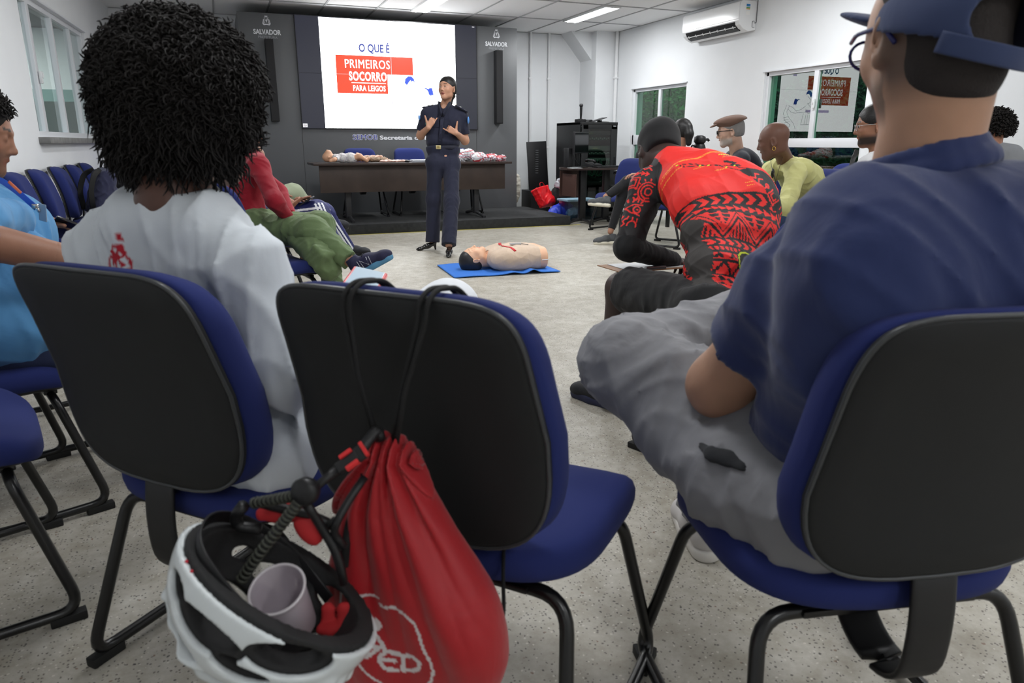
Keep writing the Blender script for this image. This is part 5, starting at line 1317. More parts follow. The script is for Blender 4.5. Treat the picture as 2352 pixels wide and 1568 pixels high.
def cyclist():
    sd = V(.906, .423, 0)
    J = dict(pel=P(1655, 700, 2.44), neck=P(1572, 378, 2.76), mid=P(1668, 490, 2.56), shL=P(1488, 432, 2.76), shR=P(1716, 462, 2.56), hipside=sd,
             elL=P(1442, 568, 2.74), wrL=P(1545, 598, 2.90), elR=P(1765, 600, 2.62), wrR=P(1640, 610, 2.92), knL=P(1428, 662, 2.80), anL=P(1400, 895, 2.93), knR=P(1640, 660, 2.95), anR=P(1600, 900, 3.0))
    hc = P(1512, 346, 2.93); R = frame(Ia(1515, 330, -.30, -.62, -.72), Ia(1515, 330, -.10, .70, -.70))
    y = nrm(I(.5, .3, -.8)); hnd = dict(R=frame(I(.6, .1, -.8), I(0, 1, .3)), curl=(.6, .6, .6, .6))
    p = person('person', 'person in red and black patterned cycling jersey and black skull cap, bent over a clipboard', J, SK_DEEP, base=np.array([1.55, 2.1, .0]), head=(hc, R), hv=.005, bv=.009, neckr=.06, handL=hnd, handR=hnd, legr=(.09, .060, .044), bodyg=-.02, fat=1.05)
    m = mat('cycling_jersey', (0.8, 0.03, 0.02), .62, vcol=True, wr=.006, ws=9, bump=.0002, bs=900)
    S = SDF(); torso(S, J, .008, .04, lev=((0, .088, .094), (.18, .082, .092), (.36, .085, .094), (.54, .098, .096), (.70, .110, .092), (.86, .105, .072), (.95, .07, .062)), trr=(.050, .058))
    S.chain([J['pel'], J['pel'] + V(0, 0, -.02)], [.10, .10], .05)
    for sd_ in ('L', 'R'): sleeve(S, [J['sh' + sd_], J['el' + sd_]], .90, (.066, .054), .035)
    nk = J['neck']; S.cone(nk + R @ V(0, .0, .02), hc, .052, .06, .004, op='s')
    S.cut(J['pel'] + V(0, 0, -.045), V(0, 0, -1))
    sdf_obj('jersey', S, .0028, m, p, folds(.010, 16, 8, (1, 1, .7), 2.4), jersey_paint(J))
    S = SDF(); S.chain([J['elL'] + (J['shL'] - J['elL']) * .16, J['elL'], J['wrL']], [.050, .050, .036], .03, capa=False); S.chain([J['elR'] + (J['shR'] - J['elR']) * .16, J['elR'], J['wrR']], [.050, .050, .036], .03)
    sdf_obj('arm_warmers', S, .006, cloth('black_lycra', (16, 16, 18), wr=.006, ws=14), p, folds(.006, 40, 3))
    trousers('shorts', cloth('black_shorts', (22, 22, 24), wr=.006), p, J, (.100, .090, .07), (.92, .92), .012, .008, folds(.012, 22, 14), waist=-.02, pelr=.090)
    hl = hips(J); MB().box(tuple(P(1476, 692, 2.60)), (.012, .075, .15), rz=.4, ry=.05, bev=.004).obj('phone_in_pocket', mat('phone_edge', lin(120, 122, 124), .3, metal=.6), p, False, True)
    mk = cloth('black_knit', (20, 20, 22), wr=.001)
    S = SDF(); S.ell(hp(hc, R, 0, -.016, .034), V(.086, .108, .094), R, 0); S.ell(hp(hc, R, 0, -.05, -.02), V(.073, .066, .060), R, .02); S.ell(hp(hc, R, 0, .12, -.05), V(.10, .10, .10), R, .01, 's')
    for k in (-1, 1): S.ell(hp(hc, R, k * .088, .005, -.035), V(.022, .034, .044), R, .004, 's')
    S.cut(hp(hc, R, 0, -.05, -.05), -R[:, 2] - .2 * R[:, 1]); sdf_obj('skull_cap', S, .005, mk, p)
    mb = mat('black_mesh_shoe', lin(26, 27, 32), .7, var=.2, vs=60); bs = mat('blue_black_sole', lin(34, 38, 66), .6)
    shoe(p, V(1.46, 2.42, .0), V(1.36, 2.67, .0), (0, 0, 1), .29, upper=mb, sole=bs, laces=bs)
    shoe(p, V(1.78, 2.60, .0), V(1.72, 2.86, .0), (0, 0, 1), .29, upper=mb, sole=bs, laces=bs)
    # clipboard on the lap
    b = thing('clipboard', 'thin brown clipboard with white paper on the lap below the red jersey', 'clipboard', tuple(P(1478, 612, 2.90)), YAW * -1 + .35)
    MB().box((0, 0, 0), (.32, .20, .004), rx=-.02, bev=.001).obj('board', mat('hardboard', lin(150, 112, 80), .6), b); MB().box((0.02, 0, .004), (.28, .17, .002), rx=-.02).obj('paper', mat('paper', lin(216, 220, 222), .7), b)
    MB().box((0, -.09, .010), (.09, .02, .012), bev=.003).obj('clip', mat('steel', lin(170, 172, 174), .3, metal=.8), b)
cyclist()

# ================================================================ man in the light blue T-shirt, far left
def blue_man():
    sd = V(.41, -.91, 0)
    J = dict(pel=P(35, 760, 2.15), neck=P(-75, 420, 2.18), mid=P(-40, 610, 2.15), shL=P(-20, 470, 2.36), shR=P(-110, 520, 1.98), hipside=sd, elR=P(-60, 548, 1.82), wrR=P(185, 602, 1.98), elL=P(20, 590, 2.45), wrL=P(95, 508, 2.40),
             knL=P(330, 760, 2.45), knR=P(290, 830, 2.2), anL=V(.05, 2.95, .1), anR=V(.0, 2.6, .1))
    hc = P(-62, 302, 2.10); R = frame(Ia(-62, 302, .95, -.10, .22), Ia(-62, 302, .08, .98, 0))
    hL = dict(R=frame(I(.95, -.1, -.2), I(.1, 1, .3)), curl=(.5, .55, .6, .6), thumb=(.6, .8, .2))
    p = person('person', 'person in light blue T-shirt with lanyard, sitting at the left edge', J, SK_BROWN, base=np.array([-.72, 2.46, .0]), head=(hc, R), hv=.005, bv=.010, handL=hL, handR=hL, armr=(.058, .052, .038), stub=(.35, lin(60, 40, 34)), bodyg=-.02, eyes=False)
    m = cloth('light_blue_cotton', (84, 142, 190), wr=.010, ws=7)
    def ex(S): S.ell(P(20, 650, 2.10), (.16, .16, .17), None, .06); S.ell(P(10, 740, 2.02), (.17, .15, .12), None, .06); S.ell(P(30, 540, 2.25), (.12, .12, .14), None, .06)
    top('t_shirt', m, p, J, (.62, 1.05), .022, (.072, .070, .062), .008, folds(.022, 18, 31, (1, 1, .8), 2.4), extra=ex)
    S = SDF(); S.chain([J['shR'], P(-60, 510, 1.86), P(30, 505, 2.1)], [.07, .075, .06], .03); sdf_obj('sleeve', S, .008, m, p, folds(.01, 25, 3))
    trousers('jeans', cloth('dark_denim', (36, 46, 78), wr=.004, ws=20), p, J, (.10, .085, .07), (1.95, 1.95), .012, .010, folds(.01, 30, 5), pelr=.12)
    hair_cap(p, hc, R, 1.0, m_curl, 1.06, low=-.06)
    strands(p, hp(hc, R, 0, -.02, .035), .104, m_curl, 3000, .030, 8, 'hair', .0020, .2, lambda d: (d @ R[:, 1] < .88 and d[2] > .08) or (d @ R[:, 1] < .62 and d[2] > -.5), .006, .90)
    # lanyard with badge
    q = MB(); a = P(-60, 408, 2.10); q.tube([a, P(0, 412, 2.06), P(40, 440, 2.05), P(84, 478, 2.06)], .01, .02, 12, flat=(.0085, .0012, tuple(I(.6, .7, 0))))
    o = q.obj('lanyard', mat('lanyard_blue', lin(34, 84, 190), .5), p, True, True)
    MB().tube([P(20, 417, 2.045), P(48, 443, 2.04)], .01, n=12, flat=(.004, .0016, tuple(I(.6, .7, 0)))).obj('lanyard_print', mat('lanyard_orange', lin(230, 120, 80), .5), o, True, True)
    MB().tube([P(84, 476, 2.05), P(92, 486, 2.05)], .006, n=8).box(tuple(P(82, 474, 2.05)), (.018, .006, .014), rz=-.3).obj('clip', mat('chrome', lin(200, 200, 200), .15, metal=1.0), o, True, True)
    MB().box(tuple(P(98, 488, 2.05)), (.032, .003, .05), rz=-YAW - .4, ry=.15, bev=.002).obj('badge', mat('clear_badge', lin(150, 170, 190), .2), o, False, True)
    ph = MB().box((0, 0, 0), (.07, .14, .009), bev=.003); o2 = ph.obj('phone', mat('phone_black', lin(26, 22, 28), .2), None, False, False, 40)
    o2.location = tuple(P(142, 524, 2.40)); o2.rotation_euler = (-.5, .5, .3); tag(o2, 'dark smartphone in the hand of the person with the lanyard', 'phone')
blue_man()

# ================================================================ woman in the red sweater
def red_woman():
    sd = V(.35, -.94, 0)
    J = dict(pel=P(572, 525, 4.15), neck=P(584, 352, 4.12), mid=P(556, 440, 4.16), shR=P(594, 382, 3.97), shL=P(572, 378, 4.28), hipside=sd, elR=P(632, 462, 3.86), wrR=P(664, 502, 3.98), elL=P(640, 440, 4.35), wrL=P(672, 500, 4.2),
             knR=P(718, 530, 3.92), anR=P(812, 606, 3.84), knL=P(735, 520, 4.12), anL=P(775, 690, 3.95))
    hc = P(563, 300, 4.10); R = frame(Ia(578, 292, .88, .0, -.45))
    hR = dict(R=frame(I(.9, -.1, -.1), I(.2, 1, .1)), curl=(.3, .3, .35, .35)); 
    p = person('person', 'seated person in red long-sleeved sweater and olive trousers, legs crossed', J, SK_MID, base=np.array([.22, 4.12, .0]), head=(hc, R), hv=.005, bv=.009, handR=hR, handL=hR, s=.96, neckr=.048, legr=(.08, .05, .032), bodyg=-.015)
    top('sweater', cloth('crimson_knit', (150, 18, 38), wr=.005, ws=12), p, J, (1.95, 1.95), .014, (.055, .047, .034), .007, folds(.012, 26, 41, (.6, .6, 1.4), 2.4), hem=([J['pel'], P(560, 500, 4.15)], [.10, .10]), neckcut=.05)
    mo = cloth('olive_cotton', (104, 124, 84), wr=.007, ws=10)
    trousers('trousers', mo, p, J, (.098, .082, .052), (1.86, 1.9), .014, .007, folds(.018, 26, 43, (1, 1, 1), 2.4), waist=.06)
    S = SDF(); S.chain([P(690, 545, 3.95), P(730, 575, 3.9), P(755, 615, 3.88)], [.075, .085, .07], .04); S.box(P(742, 590, 3.83), (.06, .05, .06), frame(I(.7, -.7, .3)), .015, .03)
    sdf_obj('cargo_pocket', S, .007, mo, p, folds(.016, 30, 44))
    hair_cap(p, hc, R, .96, m_curl, 1.1, low=-.09)
    MB().ball(hp(hc, R, .083, -.008, -.052), .006, 8).obj('earring', mat('pearl', lin(235, 232, 225), .2), p, True, True)
    mu = mat('navy_mesh_shoe', lin(34, 34, 66), .7, var=.15, vs=80); ms = mat('sky_blue_sole', lin(84, 140, 176), .55)
    h0, t0 = P(818, 640, 3.84), P(896, 598, 3.80); up = I(-.45, .85, .25)
    o = shoe(p, h0, t0, up, .25, w=.044, upper=mu, sole=ms, laces=mat('dark_lace', lin(24, 24, 40), .8), name='running_shoe')
    Rf = frame(nrm(t0 - h0), up); md = mat('pale_piping', lin(196, 198, 204), .5)
    q = MB(); sgn = 1 if Rf[:, 0] @ CF < 0 else -1
    for dx in (0,):
        P_ = lambda y, z: h0 + Rf @ V(sgn * (.0400 + .004 * (.1 - z) / .06), y, z)
        q.tube([P_(.085, .030), P_(.080, .078), P_(.118, .036), P_(.122, .080)], .0022, 0, 6); q.tube([P_(.070, .030), P_(.066, .080)], .0014, 0, 6); q.tube([P_(.132, .034), P_(.136, .078)], .0014, 0, 6)
    q.obj('side_letter', md, o, True, True)
    shoe(p, P(778, 760, 3.93), P(835, 770, 3.8), (0, 0, 1), .25, w=.044, upper=mu, sole=ms, laces=mat('dark_lace', lin(24, 24, 40), .8), name='running_shoe')
red_woman()

# ================================================================ person in striped track trousers holding a phone
def stripes_person():
    sd = V(.2, -.98, 0); pel = V(.16, 5.28, .57)
    kR = P(728, 488, 4.98); kL = V(.62, 5.5, .60)
    J = dict(pel=pel, neck=pel + V(-.24, .02, .46), mid=pel + V(-.15, 0, .23), shR=pel + sd * .17 + V(-.22, 0, .42), shL=pel - sd * .17 + V(-.22, 0, .42), hipside=sd, elR=pel + sd * .18 + V(.02, 0, .18), wrR=P(664, 476, 4.85), elL=pel - sd * .2 + V(.14, 0, .2), wrL=P(706, 488, 5.15),
             knR=kR, anR=P(765, 565, 4.92), knL=P(742, 492, 5.35), anL=P(812, 588, 5.9))
    J['anL'] = J['knL'] + (P(808, 590, 5.75) - J['knL'])
    hc = pel + V(-.24, .02, .64); R = frame(V(.95, .2, -.35))
    y = I(.55, .55, -.3); hR = dict(R=frame(y, I(-.6, .6, .5)), curl=(.15, .25, .35, .4), thumb=(.6, .8, .2)); hL = dict(R=frame(I(-.3, .8, .1), I(.8, .3, .5)), curl=(.5, .5, .5, .5))
    p = person('person', 'person in navy track trousers with three white stripes, holding a phone', J, SK_BROWN, base=np.array([.18, 5.27, .0]), head=(hc, R), hv=.006, bv=.010, handR=hR, handL=hL, handS=.95, bodyg=-.015)
    top('t_shirt', cloth('white_tee', (214, 216, 220)), p, J, (.8, .8), .016, (.06, .058, .06), .009, folds(.012, 20, 2))
    navy, wht = np.array(lin(30, 36, 92)), np.array(lin(228, 230, 236))
    def col(v):
        c = np.tile(navy, (len(v), 1)); hl = hips(J)
        for (hp_, k, a) in ((hl[1], 'knR', 'anR'), (hl[0], 'knL', 'anL')):
            for (A_, B_) in ((hp_, J[k]), (J[k], J[a])):
                A_, B_ = np.asarray(A_), np.asarray(B_); e = B_ - A_; Ln = np.linalg.norm(e); e = e / Ln; q = v - A_; t = q @ e; r = q - t[:, None] * e
                fwd = nrm(np.cross(e, np.cross(V(1, .2, 0.3), e))) if abs(e[2]) > .6 else nrm(np.cross(e, np.cross(V(0, 0, 1), e)))
                x = r @ fwd; m = (t > -.02) & (t < Ln + .02) & (np.linalg.norm(r, axis=1) < .13)
                for x0 in (.038, .014, -.010): c[m & (np.abs(x - x0) < .0068)] = wht
        return c
    trousers('track_trousers', mat('tracksuit', lin(30, 36, 92), .6, vcol=True, wr=.003, ws=14, bump=.0002, bs=800), p, J, (.094, .082, .066), (1.96, 1.9), .012, .0042, folds(.006, 26, 6), color=col)
    hair_cap(p, hc, R, 1.0, m_hair, 1.03)
    mb = mat('black_mesh_shoe', lin(26, 27, 32), .7, var=.2, vs=60)
    shoe(p, P(796, 590, 5.75) - V(0, 0, .02), P(832, 590, 5.65), I(0, 1, .1), .27, upper=mb, sole=m_black, laces=m_black)
    a = P(765, 600, 4.9); shoe(p, V(a[0] - .04, a[1] + .0, 0), V(a[0] + .2, a[1], 0), (0, 0, 1), .27, upper=mb, sole=m_black, laces=m_black)
    ph = MB().box((0, 0, 0), (.075, .155, .009), bev=.003); o2 = ph.obj('phone', mat('phone_case', lin(44, 46, 50), .35), None, False, False, 40)
    a = P(698, 466, 4.90); o2.location = tuple(a); Rm = Matrix([list(r) for r in np.stack([I(.1, .35, -.9), I(.82, .50, .1), np.cross(I(.1, .35, -.9), I(.82, .50, .1))], 1)]).to_4x4(); o2.rotation_euler = Rm.to_euler()
    tag(o2, 'dark smartphone held above the striped track trousers', 'phone')
stripes_person()
def sage_person():
    sd = V(.2, -.98, 0); pel = V(.14, 6.35, .57)
    J = dict(pel=pel, neck=pel + V(.0, .02, .50), mid=pel + V(-.03, 0, .25), shR=pel + sd * .17 + V(0, 0, .46), shL=pel - sd * .17 + V(0, 0, .46), hipside=sd, elR=pel + sd * .22 + V(.12, 0, .22), wrR=pel + V(.3, -.08, .12), elL=pel - sd * .22 + V(.12, 0, .22), wrL=pel + V(.3, .08, .12),
             knR=P(672, 448, 5.95), anR=P(728, 500, 6.1), knL=V(.6, 6.5, .55), anL=V(.62, 6.6, .09))
    hc = pel + V(.02, .02, .68); R = frame(V(.95, .2, -.15))
    p = person('person', 'person in sage green trousers, only a raised knee showing before the grey panel', J, SK_BROWN, base=np.array([.16, 6.35, .0]), head=(hc, R), hv=.006, bv=.011, handR=dict(R=frame(V(1, 0, 0))), handL=dict(R=frame(V(1, 0, 0))), bodyg=-.015)
    top('shirt', cloth('grey_shirt', (120, 122, 126)), p, J, (1.8, 1.8), .016, (.06, .055, .04), .010)
    trousers('trousers', cloth('sage_cotton', (134, 142, 118), wr=.005), p, J, (.098, .09, .07), (1.9, 1.95), .012, .008, folds(.010, 26, 6))
    hair_cap(p, hc, R, 1.0, m_hair, 1.03)
    mb = mat('black_mesh_shoe', lin(26, 27, 32), .7, var=.2, vs=60)
    shoe(p, V(.58, 6.6, 0), V(.84, 6.62, 0), (0, 0, 1), .27, upper=mb, sole=m_black); a = J['anR']; shoe(p, a - V(0, 0, .08), a + V(.24, -.05, -.10), (0, 0, 1), .27, upper=mb, sole=m_black)
sage_person()

# ================================================================ woman in black leggings
def leggings_woman():
    J = dict(pel=P(1520, 456, 7.72), neck=P(1560, 355, 7.5), mid=P(1545, 405, 7.68), shL=P(1540, 368, 7.36), shR=P(1580, 368, 7.75), elL=P(1500, 400, 7.4), wrL=P(1470, 400, 7.6), elR=P(1560, 410, 7.8), wrR=P(1480, 405, 7.8),
             knL=P(1442, 418, 7.80), anL=P(1391, 452, 7.78), knR=P(1432, 440, 7.86), anR=P(1402, 532, 7.86))
    J['hipside'] = nrm(J['shR'] - J['shL'])
    hc = P(1566, 300, 7.45); R = frame(Ia(1566, 300, -.6, -.1, -.78))
    p = person('person', 'person in black leggings and grey trainers, legs crossed, beyond the red jersey', J, SK_MID, base=np.array([4.25, 6.3, 0]), head=(hc, R), hv=.006, bv=.010, s=.95, neckr=.048, legr=(.076, .052, .034), handL=dict(R=frame(I(-1, 0, 0))), handR=dict(R=frame(I(-1, 0, 0))), bodyg=-.015)
    mk = cloth('black_leggings', (20, 20, 24), wr=.004)
    top('top', cloth('black_top', (28, 28, 32)), p, J, (1.8, 1.8), .012, (.055, .05, .036), .009, lev=TL_)
    trousers('leggings', mk, p, J, (.080, .064, .040), (1.93, 1.93), .008, .007, folds(.004, 30, 3))
    hair_cap(p, hc, R, .95, m_hair, 1.09, low=-.09, extra=lambda S: S.chain([hp(hc, R, 0, -.10, .02), hp(hc, R, .0, -.12, -.05), hp(hc, R, .0, -.11, -.14)], [.05, .045, .03], .02))
    mu = mat('grey_mesh_shoe', lin(74, 76, 78), .7, var=.15, vs=60); ms = mat('cream_sole', lin(220, 214, 196), .6)
    shoe(p, P(1402, 476, 7.78), P(1338, 470, 7.70), I(.05, 1, .1), .27, upper=mu, sole=ms, laces=mat('grey_lace', lin(110, 110, 112), .8), name='trainer')
    a = P(1415, 556, 7.9); b = P(1362, 560, 7.85); shoe(p, V(a[0], a[1], 0), V(b[0], b[1], 0), (0, 0, 1), .27, upper=mu, sole=ms, laces=mat('grey_lace', lin(110, 110, 112), .8), name='trainer')
leggings_woman()

# ================================================================ man with flat cap and black glasses
def cap_man():
    J = dict(pel=P(1730, 450, 6.3), neck=P(1692, 345, 6.05), mid=P(1722, 395, 6.2), shL=P(1703, 368, 5.92), shR=P(1683, 362, 6.28), elL=P(1690, 415, 5.8), wrL=P(1640, 420, 5.9), elR=P(1660, 405, 6.35), wrR=P(1640, 415, 6.2),
             knL=P(1620, 455, 6.2), anL=P(1615, 560, 6.3), knR=P(1640, 450, 6.6), anR=P(1640, 555, 6.7))
    hc = P(1677, 301, 5.98); R = frame(Ia(1677, 301, -.98, -.08, .10), Ia(1677, 301, -.08, 1, 0))
    p = person('person', 'person with a brown flat cap, black glasses and black T-shirt, in profile', J, SK_LIGHT, base=np.array([4.3, 5.5, 0]), head=(hc, R), hv=.0035, bv=.010, stub=(.8, lin(176, 170, 164)), brow=lin(110, 100, 95), handL=dict(R=frame(I(-1, 0, 0))), handR=dict(R=frame(I(-1, 0, 0))), bodyg=-.015)
    top('t_shirt', cloth('black_tee', (28, 30, 40)), p, J, (.8, .8), .016, (.062, .06, .062), .008)
    trousers('trousers', cloth('dark_trousers', (40, 42, 52)), p, J, (.095, .08, .06), (1.9, 1.9), .01, .010)
    hair_cap(p, hc, R, 1.0, mat('grey_hair', lin(128, 124, 122), .7, bump=.002, bs=150), 1.01, low=-.055)
    mc = cloth('brown_tweed', (104, 78, 66), wr=.002, ws=12)
    S = SDF(); S.ell(hp(hc, R, 0, -.020, .078), V(.100, .122, .046), frame(R @ nrm([0, 1, -.0]), R @ nrm([0, -.28, 1])), 0); S.ell(hp(hc, R, 0, -.035, .055), V(.092, .108, .055), R, .03); S.ell(hp(hc, R, 0, .04, .082), V(.08, .09, .026), R, .03)
    S.cut(hp(hc, R, 0, 0, .036), -(R @ nrm([0, .30, 1]))); c_ = sdf_obj('flat_cap', S, .0045, mc, p)
    S = SDF(); S.ell(hp(hc, R, 0, .112, .068), V(.062, .052, .010), frame(R @ nrm([0, 1, -.25]), R[:, 2]), 0); sdf_obj('peak', S, .004, mc, c_)
    q = MB()
    for k in (-1, 1):
        q.tube([hp(hc, R, k * .060, .098, .010), hp(hc, R, k * .080, .04, .008), hp(hc, R, k * .082, -.01, .002)], .0034, .01, 8)
        q.tube([hp(hc, R, k * .034 + .027 * math.cos(t), .102, -.002 + .019 * math.sin(t)) for t in np.linspace(0, 2 * PI, 17)[:-1]], .0032, n=8, closed=True)
    q.tube([hp(hc, R, -.008, .106, .004), hp(hc, R, .008, .106, .004)], .003, n=6); q.obj('glasses', mat('black_frame', lin(14, 14, 16), .25), p, True, True)
    for (x, y, z) in ((1615, 575, 6.2), (1640, 565, 6.6)):
        a = P(x, y, z); shoe(p, V(a[0] + .1, a[1], 0), V(a[0] - .15, a[1] + .05, 0), (0, 0, 1), .28, upper=m_black, sole=m_black)
cap_man()

# ================================================================ bald man in the yellow shirt
def bald_man():
    J = dict(pel=P(1845, 500, 5.15), neck=P(1804, 368, 4.80), mid=P(1850, 432, 5.02), shL=P(1828, 398, 4.68), shR=P(1772, 392, 4.98), elL=P(1806, 474, 4.52), wrL=P(1752, 474, 4.36), elR=P(1748, 446, 4.90), wrR=P(1735, 478, 4.7),
             knL=P(1720, 505, 4.95), anL=P(1700, 630, 5.0), knR=P(1715, 490, 5.3), anR=P(1700, 610, 5.3))
    hc = P(1777, 322, 4.64); R = frame(Ia(1778, 322, -.96, -.14, -.16), Ia(1778, 322, -.14, 1, 0))
    p = person('person', 'person leaning forward in a pale yellow long-sleeved shirt with a gold earring', J, lin(104, 70, 56), base=np.array([3.85, 4.15, 0]), head=(hc, R), hv=.0035, bv=.009, nose=1.15, fat=1.05, handL=dict(R=frame(I(-.9, -.3, .2))), handR=dict(R=frame(I(-.9, -.3, 0))), neckr=.052, bodyg=-.012, s=.96, brow=lin(60, 42, 36))
    m = cloth('pale_yellow_cotton', (204, 202, 138), wr=.008, ws=12)
    top('shirt', m, p, J, (1.9, 1.9), .018, (.062, .056, .040), .006, folds(.016, 26, 61, (1, 1, 1.2), 2.4), neckcut=.052, extra=lambda S: S.ell(P(1778, 378, 4.66), (.035, .05, .06), None, .01, 's'))
    trousers('jeans', cloth('mid_denim', (58, 78, 116), wr=.004), p, J, (.098, .08, .065), (1.95, 1.95), .01, .009)
    MB().tube([hp(hc, R, -.082, -.008 + .010 * math.cos(t), -.052 + .012 * math.sin(t)) for t in np.linspace(0, 2 * PI, 13)[:-1]], .0022, n=6, closed=True).obj('earring', mat('gold', lin(220, 180, 90), .2, metal=1.0), p, True, True)
    q = MB().tube([P(1800, 352, 4.68), P(1790, 385, 4.60), P(1782, 415, 4.58)], .0016, n=5).tube([P(1770, 368, 4.72), P(1774, 395, 4.62), P(1779, 412, 4.58)], .0016, n=5)
    q.obj('neck_cord', mat('brown_cord', lin(70, 54, 40), .7), p, True, True)
    g_ = thing('sunglasses', 'dark sunglasses hooked on the collar of the yellow shirt', 'sunglasses', tuple(P(1777, 408, 4.56)))
    MB().ball(P(1775, 398, 4.57), (.012, .010, .030), 12).ball(P(1779, 426, 4.57), (.012, .010, .030), 12).obj('lens', mat('dark_lens', lin(20, 20, 18), .1), g_, True, True)
    MB().tube([P(1773, 385, 4.57), P(1780, 408, 4.555), P(1783, 434, 4.57)], .003, n=6).obj('sunglass_frame', mat('tortoise', lin(50, 40, 26), .3), g_, True, True)
bald_man()
def beard_man():
    J = dict(pel=P(2060, 500, 4.5), neck=P(2020, 352, 4.25), mid=P(2045, 430, 4.4), shL=P(1996, 385, 4.10), shR=P(2012, 372, 4.45), elL=P(1960, 460, 4.15), wrL=P(1900, 480, 4.2), elR=P(1960, 440, 4.5), wrR=P(1900, 470, 4.5), knL=P(1880, 510, 4.5), anL=P(1870, 650, 4.5), knR=P(1890, 500, 4.8), anR=P(1880, 630, 4.8))
    hc = P(2009, 287, 4.22); R = frame(Ia(2009, 287, -.97, 0, .15), Ia(2009, 287, -.05, 1, 0))
    p = person('person', 'person in a white jacket and thin glasses, half hidden by the navy polo wearer', J, SK_BROWN, base=np.array([3.8, 3.4, 0]), head=(hc, R), hv=.004, bv=.010, stub=(.95, lin(24, 20, 20)), bodyg=-.015, handL=dict(R=frame(I(-1, 0, 0))), handR=dict(R=frame(I(-1, 0, 0))))
    top('jacket', cloth('white_jacket', (206, 206, 208)), p, J, (1.9, 1.9), .02, (.065, .06, .045), .008)
    trousers('trousers', cloth('dark_trousers', (40, 42, 52)), p, J, (.095, .08, .06), (1.9, 1.9), .01, .010)
    hair_cap(p, hc, R, 1.0, m_hair, 1.06, low=-.14, extra=lambda S: S.chain([hp(hc, R, -.04, -.07, -.08), hp(hc, R, -.06, -.04, -.17)], [.05, .03], .02))
    MB().tube([P(1968, 345, 4.06), P(1958, 370, 4.02), P(1952, 395, 4.02)], .01, n=12, flat=(.012, .003, tuple(CR))).obj('strap', m_black, p, True, True)
    q = MB()
    for k in (-1, 1):
        q.tube([hp(hc, R, k * .060, .098, .006), hp(hc, R, k * .080, .04, .006), hp(hc, R, k * .082, -.01, .0)], .0016, .01, 6)
        q.tube([hp(hc, R, k * .034 + .024 * math.cos(t), .102, -.004 + .018 * math.sin(t)) for t in np.linspace(0, 2 * PI, 17)[:-1]], .0015, n=6, closed=True)
    q.obj('glasses', mat('steel', lin(170, 172, 174), .3, metal=.8), p, True, True)
beard_man()
def far_right():
    J = dict(pel=V(5.15, 3.5, .57), neck=V(5.07, 3.58, 1.06), mid=V(5.12, 3.52, .82), shL=V(5.05, 3.42, 1.0), shR=V(5.07, 3.76, 1.0), elL=V(4.95, 3.36, .75), wrL=V(4.75, 3.42, .68), elR=V(4.95, 3.82, .75), wrR=V(4.75, 3.76, .68), knL=V(4.7, 3.4, .57), anL=V(4.68, 3.4, .09), knR=V(4.7, 3.75, .57), anR=V(4.68, 3.75, .09))
    J['hipside'] = V(0, 1, 0)
    hc = P(2278, 300, 5.05); R = frame(V(-1, .1, 0))
    p = person('person', 'person in grey, only a head showing above the navy collar at far right', J, SK_BROWN, base=np.array([5.1, 3.55, 0]), head=(hc, R), hv=.006, bv=.012, bodyg=-.015, handL=dict(R=frame(V(-1, 0, 0))), handR=dict(R=frame(V(-1, 0, 0))))
    top('shirt', cloth('grey_shirt', (120, 122, 126)), p, J, (.8, .8), .016, (.06, .055, .05), .010)
    trousers('trousers', cloth('dark_trousers', (40, 42, 52)), p, J, (.095, .08, .06), (1.9, 1.9), .01, .012)
    h = hair_cap(p, hc, R, 1.0, m_curl, 1.14, low=-.05); strands(h, hp(hc, R, 0, -.02, .03), .125, m_curl, 1500, .03, 18, 'curls', .003, .1, lambda d: d[2] > -.5, .006, .86)
far_right()
# ================================================================ CPR manikin on a blue mat
def rect_mat():
    a, b, c, d = V(1.74, 6.21, 0), V(1.70, 5.56, 0), V(2.64, 5.50, 0), V(2.64, 6.24, 0)
    nx, ny = 48, 24; q = MB(); v = []; f = []
    for side in (0, 1):
        for i in range(nx + 1):
            for j in range(ny + 1):
                s_, t_ = i / nx, j / ny; p = (b * (1 - s_) + c * s_) * (1 - t_) + (a * (1 - s_) + d * s_) * t_
                z = .006 + .030 * math.exp(-((s_ - .74) / .05) ** 2) * (1 - t_) ** 2 + .012 * math.exp(-((s_ - .55) / .06) ** 2) * (1 - t_) ** 2 + .004 * math.sin(9 * s_) ** 2
                v.append((p[0], p[1], z + (.007 if side else 0)))
    W_ = ny + 1; o = (nx + 1) * W_
    for i in range(nx):
        for j in range(ny):
            k = i * W_ + j; f.append((k, k + 1, k + W_ + 1, k + W_)); f.append((o + k, o + k + W_, o + k + W_ + 1, o + k + 1))
    for i in range(nx):
        for j in (0, ny): k = i * W_ + j; f.append((k, k + W_, o + k + W_, o + k))
    for j in range(ny):
        for i in (0, nx): k = i * W_ + j; f.append((k, k + 1, o + k + 1, o + k))
    q.add(v, f); tag(q.obj('exercise_mat', mat('blue_foam', lin(48, 112, 200), .75, var=.04), None, True, True), 'bright blue foam mat with a wavy near edge on the floor', 'mat')
rect_mat()
